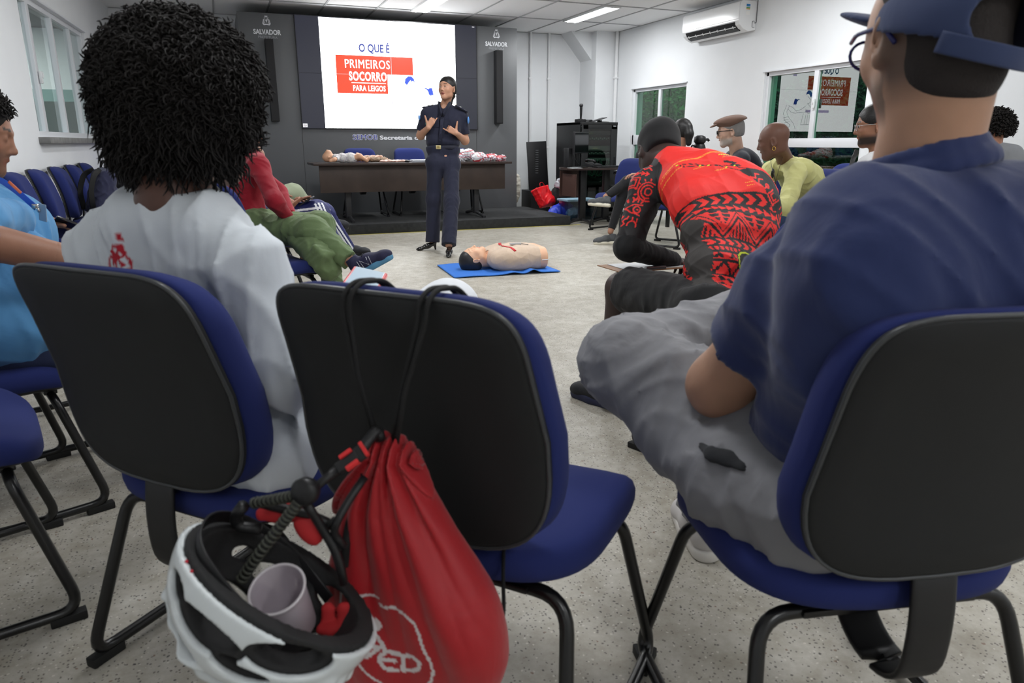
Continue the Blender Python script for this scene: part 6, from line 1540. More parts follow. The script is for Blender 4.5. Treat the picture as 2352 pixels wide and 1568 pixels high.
def manikin():
    m_sk = mat('manikin_skin', lin(226, 178, 146), .45, vcol=True)
    ax_ = nrm(V(1, -.06, 0)); lat = V(.06, 1, 0); up = V(0, 0, 1); o = V(1.98, 5.86, 0)
    p = thing('cpr_manikin', 'first-aid training torso with black painted hair lying on the blue mat', 'manikin', tuple(o))
    hc = o + V(-.02, 0, .105); R = frame(nrm(V(-.12, 0, 1)), nrm(V(-1, .06, -.12)))
    H = SDF(); head_sdf(H, hc, R, 1.0); H.cone(hp(hc, R, 0, -.03, -.05), o + ax_ * .20 + up * .09, .055, .06, .03)
    T_ = SDF()
    for t, w, r in ((.17, .13, .075), (.26, .15, .098), (.38, .14, .102), (.50, .12, .095), (.56, .115, .09), (.60, .115, .085)): T_.cone(o + ax_ * t - lat * w + up * .105, o + ax_ * t + lat * w + up * .105, r, None, .04)
    T_.cut(o + ax_ * .610, ax_)
    sdf_obj('body', [(H, .0035), (T_, .006)], .006, m_sk, p, color=lambda v: face_colors(v, hc, R, 1.0, np.array(lin(226, 178, 146)), np.array(lin(200, 130, 110)), lin(210, 165, 135)))
    hair_cap(p, hc, R, 1.0, mat('painted_black_hair', lin(30, 30, 34), .4, bump=.002, bs=160), 1.01, face=(0, .115, -.02, .078, .095, .088), low=-.085, h=.004)
    S = SDF()
    for t, w, r in ((.17, .13, .082), (.26, .15, .106), (.38, .14, .110), (.47, .12, .102), (.53, .115, .098)): S.cone(o + ax_ * t - lat * w + up * .105, o + ax_ * t + lat * w + up * .105, r, None, .04)
    S.cut(o + ax_ * .55, ax_); S.cone(o + ax_ * .02 + up * .10, o + ax_ * .15 + up * .105, .07, .062, .005, op='s')
    S.cut(o + up * .014, -up)
    j = sdf_obj('jacket', S, .005, cloth('beige_nylon', (198, 176, 156), wr=.006, ws=14), p, folds(.007, 26, 71, (1, 1, 1), 2.2))
    bv_ = BVHTree.FromPolygons([tuple(v.co) for v in j.data.vertices], [tuple(q.vertices) for q in j.data.polygons]); loc = np.array(p.location)
    def on(x, y, off=.003):
        a = o + ax_ * x + lat * y + up * .5; h = bv_.ray_cast(Vector(a - loc), Vector((0, 0, -1)))[0]
        return np.array(h) + loc + up * off if h is not None else a - up * .3
    for sgn in (-1, 1):
        pts = [on(.245 + .06 * (t ** 1.6), sgn * (.02 + .19 * t)) for t in np.linspace(0, 1, 12)]
        pts = [a for a in pts if a[2] > .04]; MB().tube(pts, .01, n=12, flat=(.012, .002, (1, 0, 0))).obj('red_stripe', mat('red_webbing', lin(186, 24, 34), .6), j, True, True)
    a = on(.37, -.02, .008); MB().box(tuple(a), (.10, .035, .016), rz=-.1, bev=.003).obj('indicator_box', mat('silver_plastic', lin(176, 176, 178), .35), p, False, True, 40)
    MB().tube([on(.42, -.02, .008), on(.48, -.05, .004)], .003, n=6).obj('cable', m_black, p, True, True)
    MB().tube([o + ax_ * .548 - lat * .215 + up * .10, o + ax_ * .610 - lat * .215 + up * .102], .004, n=8).obj('white_tab', m_white, p, True, True)
manikin()

# ================================================================ things on the long table
TZ = .12 + .719
def baby(name, label, o, ax_, s=1.0, suit=None, skin=(228, 176, 142)):
    o = np.asarray(o, float); ax_ = nrm(ax_); up = V(0, 0, 1); lat = np.cross(up, ax_); p = thing(name, label, 'manikin', tuple(o))
    sk = mat('doll_skin_%d' % skin[0], lin(*skin), .45, var=.04)
    S = SDF(); hc = o - ax_ * .02 * s + up * .075 * s; R = frame(nrm(up * 1 - ax_ * .25), -ax_)
    S.ell(hc, np.array([.062, .066, .075]) * s, R, .02); S.ell(hc + R @ V(0, .055, -.02) * s, np.array([.045, .03, .04]) * s, R, .02); S.ell(hc + R @ V(0, .082, -.012) * s, np.array([.009, .012, .010]) * s, R, .01)
    for k in (-1, 1): S.ell(hc + R @ V(k * .064, -.005, -.005) * s, np.array([.007, .012, .018]) * s, R, .005)
    for t, w, r in ((.09, .05, .045), (.16, .05, .058), (.26, .045, .060)): S.cone(o + ax_ * t * s - lat * w * s + up * .062 * s, o + ax_ * t * s + lat * w * s + up * .062 * s, r * s, None, .03)
    for k in (-1, 1):
        S.chain([o + (ax_ * .10 + lat * k * .085 + up * .06) * s, o + (ax_ * .05 + lat * k * .15 + up * .045) * s, o + (-ax_ * .0 + lat * k * .16 + up * .03) * s], [.028 * s, .024 * s, .020 * s], .02)
        S.chain([o + (ax_ * .29 + lat * k * .05 + up * .06) * s, o + (ax_ * .38 + lat * k * .09 + up * .085) * s, o + (ax_ * .47 + lat * k * .07 + up * .03) * s, o + (ax_ * .50 + lat * k * .075 + up * .055) * s], [.040 * s, .032 * s, .021 * s, .016 * s], .02)
    sdf_obj('body', S, .004, sk, p)
    if suit:
        S = SDF()
        for t, w, r in ((.075, .05, .050), (.16, .05, .064), (.26, .045, .067), (.30, .04, .055)): S.cone(o + ax_ * t * s - lat * w * s + up * .062 * s, o + ax_ * t * s + lat * w * s + up * .062 * s, r * s, None, .03)
        for k in (-1, 1): S.cone(o + (ax_ * .10 + lat * k * .08 + up * .06) * s, o + (ax_ * .07 + lat * k * .125 + up * .05) * s, .036 * s, .034 * s, .02, capb=True)
        mm = mat('printed_romper', lin(220, 216, 212), .8, vcol=True, wr=.003, ws=20)
        rn = np.random.RandomState(2)
        def col(v):
            c = np.tile(np.array(lin(222, 220, 218)), (len(v), 1)); n = np.sin(170 * v[:, 0] + 2) * np.sin(150 * v[:, 1]) * np.sin(160 * v[:, 2] + 1); c[n > .45] = lin(182, 160, 168); c[n < -.5] = lin(160, 160, 176); return c
        sdf_obj('romper', S, .004, mm, p, folds(.006, 50, 3), color=col)
    return p
baby('baby_manikin', 'baby manikin in a pale printed romper at the left end of the long table', (1.27, 9.32, TZ), (1, -.10, 0), .95, True)
baby('baby_manikin', 'bare baby manikin lying behind the one in the romper', (1.66, 9.50, TZ), (.95, .10, 0), .72, None, (206, 164, 140))
S = SDF(); c0 = V(1.86, 9.44, TZ + .045)
for i in range(7): S.ell(c0 + V(-.12 + .045 * i, .02 * math.sin(i * 2), .012 * math.sin(i * 3) - .004 * i), (.05, .05, .03), None, .02)
tag(sdf_obj('folded_vest', S, .005, cloth('khaki_nylon', (150, 128, 106), wr=.006, ws=20), None, folds(.02, 60, 4)), 'crumpled khaki vest between the two baby manikins', 'vest')
S = SDF()
for i in range(6): S.ell(V(1.93 + .055 * i, 9.26 + .015 * math.sin(i * 2.3), TZ + .016), (.055, .045, .016), None, .015)
tag(sdf_obj('manikin_mask', S, .004, mat('rubber_pink', lin(226, 186, 172), .5), None, folds(.010, 80, 4)), 'flat pink rubber face skins lying in front of the khaki vest', 'mask')
ms_ = thing('computer_mouse', 'small black mouse on the long table beside the grey keyboard', 'mouse', (2.22, 9.20, TZ))
MB().ball((0, 0, .013), (.032, .055, .020), 14).obj('shell', m_black, ms_, True); MB().ball((0, .02, .030), (.004, .012, .006), 8).obj('wheel', mat('grey_rubber', lin(90, 90, 92), .6), ms_, True)
kb = thing('keyboard', 'thin silver-grey keyboard lying on the long table', 'keyboard', (2.58, 9.22, TZ))
MB().box((0, 0, .012), (.62, .20, .018), rx=.06, bev=.004).obj('case', mat('silver_grey', lin(150, 154, 162), .35), kb, False, False, 40)
q = MB()
for r_ in range(5):
    for c_ in range(20): q.box((-.285 + .03 * c_, -.07 + .034 * r_, .024 + .0018 * r_), (.025, .028, .006), rx=.06)
q.obj('keys', mat('pale_keys', lin(186, 188, 194), .4), kb)
# crumpled printed bags, right end of the table
m_bag = mat('printed_white_plastic', lin(226, 226, 230), .45, vcol=True, wr=.006, ws=26)
def bagcol(seed):
    r = np.random.RandomState(seed)
    def col(v):
        c = np.tile(np.array(lin(228, 228, 232)), (len(v), 1)); red = np.array(lin(196, 40, 52)); pk = np.array(lin(226, 150, 158))
        lo, hi = v.min(0), v.max(0)
        for i in range(5):
            o = lo + (hi - lo) * r.uniform(.1, .9, 3); a = nrm(r.normal(size=3)); b = nrm(np.cross(a, [0, 1, 0.1])); x = (v - o) @ nrm(np.cross([0, 1, .2], a)); y = (v - o) @ V(0, 0, 1); R_0 = r.uniform(.028, .05)
            ring = (np.abs(np.hypot(x, y) - R_0) < .005) & (np.arctan2(y, x) > r.uniform(-3, 0)); c[ring] = pk if i % 2 else red
        for i in range(6):
            o = lo + (hi - lo) * r.uniform(0, 1, 3); n = nrm(r.normal(size=3) * V(1, .3, .6)); d = (v - o) @ n; c[(np.abs(d) < .0028) & (((v - o) ** 2).sum(1) < .08 ** 2)] = red
        t = (np.sin(400 * v[:, 0]) > .2) & (np.abs(v[:, 2] - (lo[2] + (hi[2] - lo[2]) * .42)) < .006); c[t & (r.rand(len(v)) > .2)] = np.array(lin(110, 110, 160)); return c
    return col
for i, (cx, cy, L_, hh, lab) in enumerate(((3.02, 9.36, .17, .135, 'crumpled white and red printed bag heaped closest to the standing person'), (3.22, 9.27, .15, .115, 'crumpled white bag with red lettering in the middle of the heap'), (3.40, 9.30, .12, .085, 'flattened white bag with red edges, third in the heap'), (3.53, 9.28, .09, .07, 'small white bag with a red hem at the table\'s right end'))):
    S = SDF(); rn = np.random.RandomState(i)
    for k in range(7): S.ell(V(cx, cy, TZ + hh * .55) + rn.uniform(-1, 1, 3) * V(L_ * .5, .07, hh * .25), V(L_ * .55, .08, hh * .6) * rn.uniform(.7, 1.0), None, .02)
    S.cut((0, 0, TZ + .001), (0, 0, -1))
    tag(sdf_obj('printed_bag', S, .0042, m_bag, None, folds(.030, 42, 90 + i, (1, 1, 1), 1.6), color=bagcol(i)), lab, 'bag', 'printed bags on the long table')

# ================================================================ equipment rack, desk and computer
rk = thing('equipment_rack', 'black network cabinet with a glass front door behind the computer desk', 'cabinet', (5.2, 10.02, 0))
q = MB(); W2, D2, H2 = .30, .42, 1.37
for x in (-1, 1): q.box((x * (W2 - .012), .02, H2 / 2), (.024, 2 * D2 - .04, H2 - .0), bev=.003)
q.box((0, 0, H2 - .02), (2 * W2, 2 * D2, .04), bev=.004).box((0, 0, .05), (2 * W2, 2 * D2, .10), bev=.004).box((0, D2 - .01, H2 / 2), (2 * W2 - .03, .02, H2 - .1))
rkb = mat('rack_black', lin(36, 37, 38), .45)
q.obj('housing', rkb, rk, False, False, 40)
q = MB()
for j in range(26): q.box((-W2 - .001, -.16, .55 + .024 * j), (.003, .05, .008))
q.obj('vent_slots', m_black, rk)
q = MB()
for (x, w_) in ((-.245, .10), (.235, .10)): q.box((x, -D2 - .008, H2 / 2 + .02), (w_, .022, H2 - .12), bev=.003)
for z in (.11, H2 - .07): q.box((0, -D2 - .008, z), (.56, .022, .06), bev=.003)
fr = q.obj('door', rkb, rk, False, False, 40)
MB().box((0, -D2 - .006, H2 / 2 + .02), (.40, .005, H2 - .2)).obj('door_glass', glassmat('rack_glass', (.50, .62, .56), 1.5), fr)
MB().box((.255, -D2 - .024, .80), (.02, .014, .16), bev=.003).obj('door_handle', m_black, fr, False, False, 40)
MB().box((.235, -D2 - .021, H2 - .055), (.05, .002, .014)).obj('badge', m_decg, fr)
units = [(.30, .16, (40, 46, 44)), (.52, .10, (52, 58, 56)), (.68, .12, (46, 52, 50)), (.84, .045, (150, 152, 154)), (.93, .045, (60, 66, 64)), (1.00, .07, (120, 124, 122)), (1.14, .045, (52, 60, 56)), (1.22, .06, (60, 66, 64))]
for i, (z, h_, c_) in enumerate(units):
    u = MB().box((0, -.08, z), (.44, .56, h_), bev=.003).obj('rack_unit', mat('unit_%d' % c_[0], lin(*c_), .4), rk, False, False, 40)
    if h_ < .06:
        q = MB()
        for k in range(12): q.box((-.19 + .034 * k, -.362, z + (.006 if k % 2 else -.006)), (.018, .004, .012))
        q.obj('ports', mat('port_white', lin(205, 205, 205), .5), u)
q = MB(); rn = random.Random(5)
for k in range(16):
    x0 = rn.uniform(-.19, .19); x1 = rn.uniform(-.19, .19); z1 = rn.uniform(.60, .78); q.tube([(x0, -.37, .84), (x0 + .01, -.40, .80), ((x0 + x1) / 2, -.405, z1 - .03), (x1, -.39, z1), (x1, -.37, .70)], .005, .03, n=6)
q.obj('patch_cables', mat('cable_green', lin(60, 110, 90), .5), rk, True)
q = MB()
for k in range(6): q.box((-.16 + .03 * k, -.364, 1.215 if k < 3 else 1.00), (.008, .004, .006))
q.obj('status_lights', emat('led_amber', (.9, .8, .3), 1.2), rk)
for (x, y, w_, d_, h_, nm, lab, cat, c_) in ((4.99, 9.82, .14, .10, .045, 'charger_base', 'black radio charger base on top of the rack', 'charger', (26, 26, 28)), (5.12, 9.80, .16, .12, .03, 'cable_coil', 'black cables coiled on top of the rack', 'cable', (24, 24, 26))):
    b = thing(nm, lab, cat, (x, y, H2))
    if nm == 'charger_base': MB().box((0, 0, h_ / 2), (w_, d_, h_), bev=.008).obj('base', mat('charger_grey', lin(*c_), .5), b, False, False, 40); MB().box((0, 0, h_ + .002), (.05, .05, .006), bev=.002).obj('cradle', m_rubber, b, False, False, 40)
    else:
        q = MB()
        for k in range(4): q.tube([(.07 * math.cos(t) * (1 - .1 * k), .05 * math.sin(t), .008 + .008 * k) for t in np.linspace(0, 2 * PI, 17)[:-1]], .006, n=6, closed=True)
        q.obj('coil', m_black, b, True)
mk = thing('microphone', 'black handheld microphone standing upright on the rack', 'microphone', (5.0, 9.82, H2 + .045))
MB().lathe([(.012, 0), (.017, .08), (.019, .16), (.020, .17)], n=16).obj('handle', m_black, mk, True); MB().ball((0, 0, .192), .028, 16).obj('grille', mat('mic_mesh', lin(40, 40, 42), .5, bump=.002, bs=600), mk, True)
tb_ = thing('tablet', 'black tablet propped at a slant on top of the rack', 'tablet', (5.24, 9.75, H2)); MB().box((0, 0, .035), (.24, .16, .01), ry=-.28, bev=.003).obj('screen', m_black, tb_, False, False, 40); MB().box((.05, .03, .015), (.03, .10, .03), bev=.003).obj('stand', m_rubber, tb_, False, False, 40)
tag(MB().lathe([(.02, 0), (.075, .004), (.082, .016), (.078, .018), (.02, .008)], (5.36, 9.78, H2), 24).obj('white_plate', m_white, None, True, True), 'small white dish at the right of the rack top', 'dish')
# leaning louvred panel
lp = thing('louvred_panel', 'black louvred metal panel leaning between the rack and the wall', 'panel', (4.72, 10.75, .35), 0)
MB().box((0, 0, .36), (.34, .02, .78), rx=-.08, ry=-.04, bev=.002).obj('sheet', mat('sheet_black', lin(20, 20, 22), .4), lp, False, False, 40)
q = MB()
for k in range(14): q.box((-.02, -.016, .16 + .035 * k), (.05, .004, .010), rx=-.08)
q.obj('slots', mat('slot_grey', lin(92, 94, 96), .4), lp)
tag(MB().box((4.68, 10.72, .175), (.34, .4, .35), bev=.01).obj('black_case', m_black, None, False, True, 40), 'black case standing under the louvred panel', 'case')
# desk
dk = thing('computer_desk', 'dark brown computer desk with curved black feet', 'desk', (4.78, 9.0, 0))
MB().poly([(-.44, -.10), (-.36, -.26), (.36, -.28), (.42, .30), (-.36, .32), (-.44, .1)], .025, Matrix.Translation((0, 0, .725))).obj('desktop', m_woodtop, dk)
MB().box((-.22, .22, .53), (.34, .02, .36), bev=.002).box((-.36, -.02, .52), (.02, .40, .30), bev=.002).obj('modesty_panel', mat('brown_panel', lin(74, 52, 46), .4, var=.1), dk)
for (x, y) in ((-.16, -.02), (.22, .0)):
    q = MB().box((x, y, .38), (.09, .07, .70), bev=.01)
    q.tube([(x, y + .30, .012), (x, y + .1, .05), (x, y - .1, .05), (x, y - .34, .012)], .018, .1, 8).tube([(x - .28, y - .1, .012), (x - .1, y - .02, .04), (x, y, .05)], .018, .05, 8)
    q.obj('leg', m_black, dk, False, False, 40)
mo = thing('monitor', 'black computer monitor seen from behind on the small desk', 'monitor', (4.60, 9.02, .75), R_(38))
MB().box((0, 0, .33), (.46, .03, .28), bev=.008).box((0, .02, .33), (.30, .04, .18), bev=.015).obj('housing', mat('monitor_black', lin(34, 34, 37), .35), mo, False, False, 40)
MB().box((0, -.0155, .33), (.43, .002, .25)).obj('screen', mat('screen_glass', lin(16, 18, 20), .1), mo)
MB().box((0, .05, .17), (.06, .04, .30), bev=.008).obj('stand', m_black, mo, False, False, 40); MB().box((0, .02, .008), (.22, .18, .016), bev=.004).obj('base', m_black, mo, False, False, 40)
pc = thing('mini_computer', 'small black computer upright behind the monitor', 'computer', (4.46, 9.12, .75)); MB().box((0, 0, .13), (.06, .16, .26), bev=.006).obj('case', m_black, pc, False, False, 40)
MB().tube([(.03, -.09, .20), (.06, -.12, .10), (.12, -.12, .03), (.2, -.08, .01)], .004, .03, 6).obj('cable', m_black, pc, True)
kb2 = thing('keyboard', 'black keyboard on the small computer desk', 'keyboard', (4.98, 8.92, .75), R_(6)); MB().box((0, 0, .010), (.44, .15, .018), bev=.003).obj('case', m_black, kb2, False, False, 40)
q = MB()
for r_ in range(5):
    for c_ in range(15): q.box((-.20 + .0285 * c_, -.055 + .027 * r_, .021), (.024, .023, .006))
q.obj('keys', mat('dark_keys', lin(38, 38, 40), .5), kb2)
dp_ = thing('desk_phone', 'black desk phone beside the monitor', 'telephone', (4.88, 9.16, .75), .3); MB().box((0, 0, .03), (.17, .19, .05), rx=.2, bev=.01).obj('base', m_black, dp_, False, False, 40); MB().tube([(-.06, -.09, .07), (-.06, -.05, .09), (-.06, .05, .10), (-.06, .09, .085)], [.022, .014, .014, .022], n=10).obj('handset', m_black, dp_, True)
tag(MB().box((4.44, 8.86, .7525), (.15, .16, .004)).obj('paper_sheet', mat('paper', lin(216, 220, 222), .7), None, False, True), 'white paper at the left corner of the computer desk', 'paper')
# task chair
tc_ = thing('office_chair', 'black office armchair behind the computer desk', 'chair', (5.28, 9.05, 0), R_(60))
RB = superring(.22, .26, .24, 3.4, 3.0)
pad([(.03, 0), (.004, .3), (0, .6), (.03, 1)], lambda x, z, t_: (x, -.22 - .05 * (z + .24) + .3 * x * x + .05 * t_, .72 + z), RB).obj('backrest', mat('black_fabric', lin(26, 26, 28), .85), tc_, True)
pad([(.03, 0), (.004, .3), (0, .6), (.04, 1)], lambda x, y, t_: (x, y, .42 + .07 * t_), superring(.24, .23, .23, 3.5, 3.5)).obj('seat', mat('black_fabric', lin(26, 26, 28), .85), tc_, True)
MB().tube([(0, -.10, .42), (0, -.27, .42), (0, -.26, .60)], .02, .05, 8).tube([(0, 0, .10), (0, 0, .42)], .026, n=12).obj('column', m_blackm, tc_, True)
for s_ in (-1, 1): MB().tube([(s_ * .20, 0, .43), (s_ * .28, 0, .45), (s_ * .28, 0, .66)], .012, .04, 8).box((s_ * .28, 0, .675), (.06, .24, .03), bev=.01).obj('armrest', m_black, tc_, True)
for k in range(5):
    a = 2 * PI * k / 5; q = MB().tube([(0, 0, .11), (.28 * math.cos(a), .28 * math.sin(a), .065)], [.022, .014], n=8); q.ball((.28 * math.cos(a), .28 * math.sin(a), .03), (.02, .028, .03), 10); q.obj('leg', m_black, tc_, True)
# ================================================================ bags and box by the stage
def crumple(name, lab, cat, c, r, m, seed, amp=.03, n=6, f=22, parent=None, h=.008):
    S = SDF(); rn = np.random.RandomState(seed); c = np.asarray(c, float); r = np.asarray(r, float)
    for k in range(n): S.ell(c + rn.uniform(-.5, .5, 3) * r, r * rn.uniform(.55, .8), None, .03)
    S.cut((0, 0, .002), (0, 0, -1)); o = sdf_obj(name, S, h, m, parent, folds(amp, f, seed, (1, 1, 1), 1.6)); return tag(o, lab, cat) if lab else o
m_redb = mat('red_laminated_bag', lin(216, 26, 34), .3, wr=.01, ws=8); m_blueb = mat('blue_plastic', lin(34, 62, 190), .4, wr=.01, ws=9)
rb = thing('red_bag', 'glossy red carrier bag slumped beside the stage', 'bag', (4.46, 9.95, 0), .25)
S = SDF(); RB_ = frame(V(.25, -.55, .35), V(-.25, .35, 1)); bc = V(4.46, 9.93, .30)
S.box(bc, V(.19, .07, .15), RB_, .03, .02); S.ell(bc + V(.05, -.05, -.05), V(.13, .09, .10), RB_, .04)
sdf_obj('body', S, .007, m_redb, rb, folds(.022, 18, 77, (1, 1, 1), 1.6))
MB().tube([bc + RB_ @ V(-.08, .06, .14), bc + RB_ @ V(-.05, .07, .20), bc + RB_ @ V(.05, .07, .20), bc + RB_ @ V(.08, .06, .14)], .004, .04, 6).obj('handle', m_redb, rb, True, True)
crumple('blue_bag', 'slumped bright blue plastic bag under the red bag', 'bag', (4.62, 9.62, .11), (.20, .15, .17), m_blueb, 3)
crumple('clear_plastic_bag', 'crumpled clear plastic bag behind the storage box', 'bag', (4.82, 9.95, .50), (.14, .10, .10), mat('cloudy_plastic', lin(176, 178, 184), .3, wr=.01, ws=20), 5, .04)
crumple('dark_bag', 'black bag under the clear plastic bag', 'bag', (4.80, 9.98, .22), (.16, .12, .22), m_rubber, 6)
crumple('white_sack', 'small cream sack behind the red bag', 'bag', (4.30, 10.75, .35), (.10, .08, .30), mat('cream', lin(206, 202, 190), .7), 9)
bx = thing('storage_box', 'clear plastic storage box with a pale blue lid under the desk', 'box', (4.78, 9.42, 0))
q = MB()
for (c_, d_) in (((0, -.15, .14), (.46, .006, .26)), ((0, .15, .14), (.46, .006, .26)), ((-.23, 0, .14), (.006, .30, .26)), ((.23, 0, .14), (.006, .30, .26)), ((0, 0, .012), (.46, .30, .008))): q.box(c_, d_)
q.obj('body', glassmat('cloudy_box', (.55, .68, .76), 1.5, .15), bx)
MB().box((0, 0, .285), (.51, .35, .028), bev=.008).obj('lid', mat('pale_blue_lid', lin(150, 182, 200), .4), bx, False, False, 40)
crumple('plastic_wrap', 'cloudy wrapped supplies inside the storage box', 'supplies', (4.72, 9.42, .11), (.13, .11, .10), mat('cloudy_plastic', lin(176, 178, 184), .3, wr=.01, ws=20), 11, .03)
bt_ = thing('pump_bottle', 'white pump bottle inside the storage box', 'bottle', (4.76, 9.32, .02)); MB().lathe([(.03, 0), (.032, .10), (.012, .13), (.012, .15)], n=16).obj('body', m_white, bt_, True); MB().tube([(0, 0, .15), (0, 0, .18), (-.03, 0, .18)], .005, n=6).obj('pump', m_white, bt_, True)

# ================================================================ side tables and small goods
st_ = thing('side_table', 'table with a brown top against the right wall beside the flat cap wearer', 'table', (5.72, 7.4, 0))
MB().box((0, 0, .785), (.62, 1.5, .03), bev=.004).obj('tabletop', mat('tan_laminate', lin(150, 112, 84), .45, var=.12), st_, False, False, 40)
for x in (-1, 1):
    for y in (-1, 1): MB().box((x * .27, y * .7, .385), (.04, .04, .77)).obj('leg', m_blackm, st_)
th_ = thing('thermos_jug', 'black pump thermos jug on the table by the right wall', 'thermos', tuple(V(*P(1607, 330, 7.55)[:2], .80)))
MB().lathe([(.062, 0), (.068, .02), (.068, .22), (.055, .26), (.035, .28)], n=20).obj('body', m_black, th_, True); MB().lathe([(.045, .27), (.062, .29), (.058, .34), (.03, .355)], n=20).obj('lid', m_black, th_, True); MB().tube([(.04, 0, .31), (.10, 0, .315), (.115, 0, .30)], .014, n=8).tube([(-.05, 0, .24), (-.10, 0, .26), (-.10, 0, .1), (-.06, 0, .08)], .009, .03, n=8).obj('spout_and_handle', m_black, th_, True)
tt = thing('snack_table', 'small tan table with snacks between the flat cap wearer and the person in yellow', 'table', tuple(V(*P(1742, 392, 7.3)[:2], 0)))
tz0 = float(P(1742, 378, 7.3)[2]); MB().lathe([(.02, tz0 - .025), (.30, tz0 - .025), (.305, tz0 - .01), (.30, tz0)], n=32).obj('tabletop', mat('tan_laminate', lin(150, 112, 84), .45, var=.12), tt, True); MB().tube([(0, 0, .02), (0, 0, tz0 - .02)], .03, n=12).lathe([(.2, 0), (.19, .02), (.03, .03)], n=24).obj('pedestal', m_blackm, tt, True)
crumple('snack_pack', 'pale crumpled snack wrappers on the small tan table', 'wrapper', tuple(V(tt.location[0] - .06, tt.location[1], tz0 + .018)), (.12, .10, .022), mat('pale_wrapper', lin(190, 190, 176), .4, var=.3, vs=30), 21, .012)
# table with purple cloth at the far left
pt = thing('purple_table', 'table under a purple cloth in the far left corner', 'table', (-.62, 9.35, 0))
MB().box((0, 0, .68), (.9, .7, .02)).obj('tabletop', m_wood, pt); 
for x in (-1, 1):
    for y in (-1, 1): MB().box((x * .40, y * .3, .335), (.04, .04, .67)).obj('leg', m_blackm, pt)
pc_ = MB().box((0, 0, 0), (.96, .76, .50), bev=.01); o_ = pc_.obj('tablecloth', mat('purple_cloth', lin(66, 46, 176), .7, wr=.01, ws=6), None, False, False, 40); o_.location = (-.62, 9.35, .45); tag(o_, 'bright purple tablecloth on the corner table', 'tablecloth')
tr_ = thing('black_tray', 'shallow black tray on the purple cloth', 'tray', (-.55, 9.25, .701)); MB().box((0, 0, .012), (.60, .36, .02), bev=.004).box((0, -.18, .03), (.60, .01, .05)).box((0, .18, .03), (.60, .01, .05)).obj('body', m_black, tr_, False, False, 40)
for (x, y, r_, c_, lab, sd_) in ((-.62, 9.15, (.14, .06, .03), (206, 200, 200), 'white and red flyers piled on the black tray', 31), (-.42, 9.18, (.10, .06, .035), (206, 160, 70), 'mustard yellow packet on the right of the black tray', 32), (-.80, 9.10, (.05, .04, .02), (220, 220, 222), 'small white tissue lumps at the front of the purple table', 33)):
    crumple('packet', lab, 'packet', (x, y, .745), r_, mat('packet_%d' % c_[2], lin(*c_), .5, var=.1), sd_, .01)
# backpacks on the chairs by the left wall
def backpack(lab, c, s, col, rz, seed, strap=True):
    c = np.asarray(c, float); p = thing('backpack', lab, 'backpack', tuple(c)); R = np.array(Matrix.Rotation(rz, 3, 'Z')) @ np.array(Matrix.Rotation(-.30, 3, 'X'))
    T = lambda x, y, z: c + R @ (np.array([x, y, z]) * s); m = cloth('pack_%d' % col[2], col, wr=.006, ws=14)
    S = SDF(); S.box(T(0, 0, .22), V(.15, .08, .22) * s, R, .07 * s, .03); S.box(T(0, .09, .15), V(.12, .05, .14) * s, R, .045 * s, .03); S.ell(T(0, .02, .40), V(.12, .07, .06) * s, R, .03)
    b = sdf_obj('body', S, .007, m, p, folds(.016, 26, seed, (1, 1, 1), 1.8))
    MB().tube([T(-.05, -.02, .44), T(-.04, -.03, .51), T(.04, -.03, .51), T(.05, -.02, .44)], .010 * s, .03, 8).obj('carry_handle', m_rubber, p, True, True)
    for k in (-1, 1): MB().tube([T(k * .07, -.07, .42), T(k * .11, -.13, .36), T(k * .12, -.14, .2), T(k * .10, -.08, .04)], .02, .06, 12, flat=(.022, .005, tuple(R[:, 1]))).obj('shoulder_strap', m_rubber, p, True, True)
    MB().tube([T(-.10, .125, .27), T(0, .145, .285), T(.10, .125, .27)], .003, .03, 6).obj('zip', mat('zip_grey', lin(150, 150, 155), .4), p, True, True)
backpack('navy backpack slumped on the third blue chair by the left wall', V(-1.02, 7.02, .475), .92, (44, 46, 72), R_(-60), 3)
backpack('black backpack on the last blue chair by the left wall', V(-.98, 8.28, .475), .86, (28, 28, 32), R_(-70), 5)

# ================================================================ phone held by the person in white
ph1 = thing('phone', 'phone in a red-edged case held beyond the centre chair', 'phone', tuple(P(838, 645, 1.62)))
Rm = Matrix([list(r) for r in np.stack([I(1, -.22, -.1), I(.15, .35, -.9), nrm(np.cross(I(1, -.22, -.1), I(.15, .35, -.9)))], 1)]).to_4x4()
a_ = MB().box((0, 0, 0), (.082, .16, .012), bev=.006).obj('case', mat('red_case', lin(206, 60, 62), .35), ph1, True); a_.rotation_euler = Rm.to_euler()
b_ = MB().box((0, 0, .0066), (.068, .145, .001), bev=.0004).box((0, 0, -.0066), (.068, .145, .001)).obj('screen', mat('lit_phone', lin(186, 206, 222), .2), ph1, False); b_.rotation_euler = Rm.to_euler()
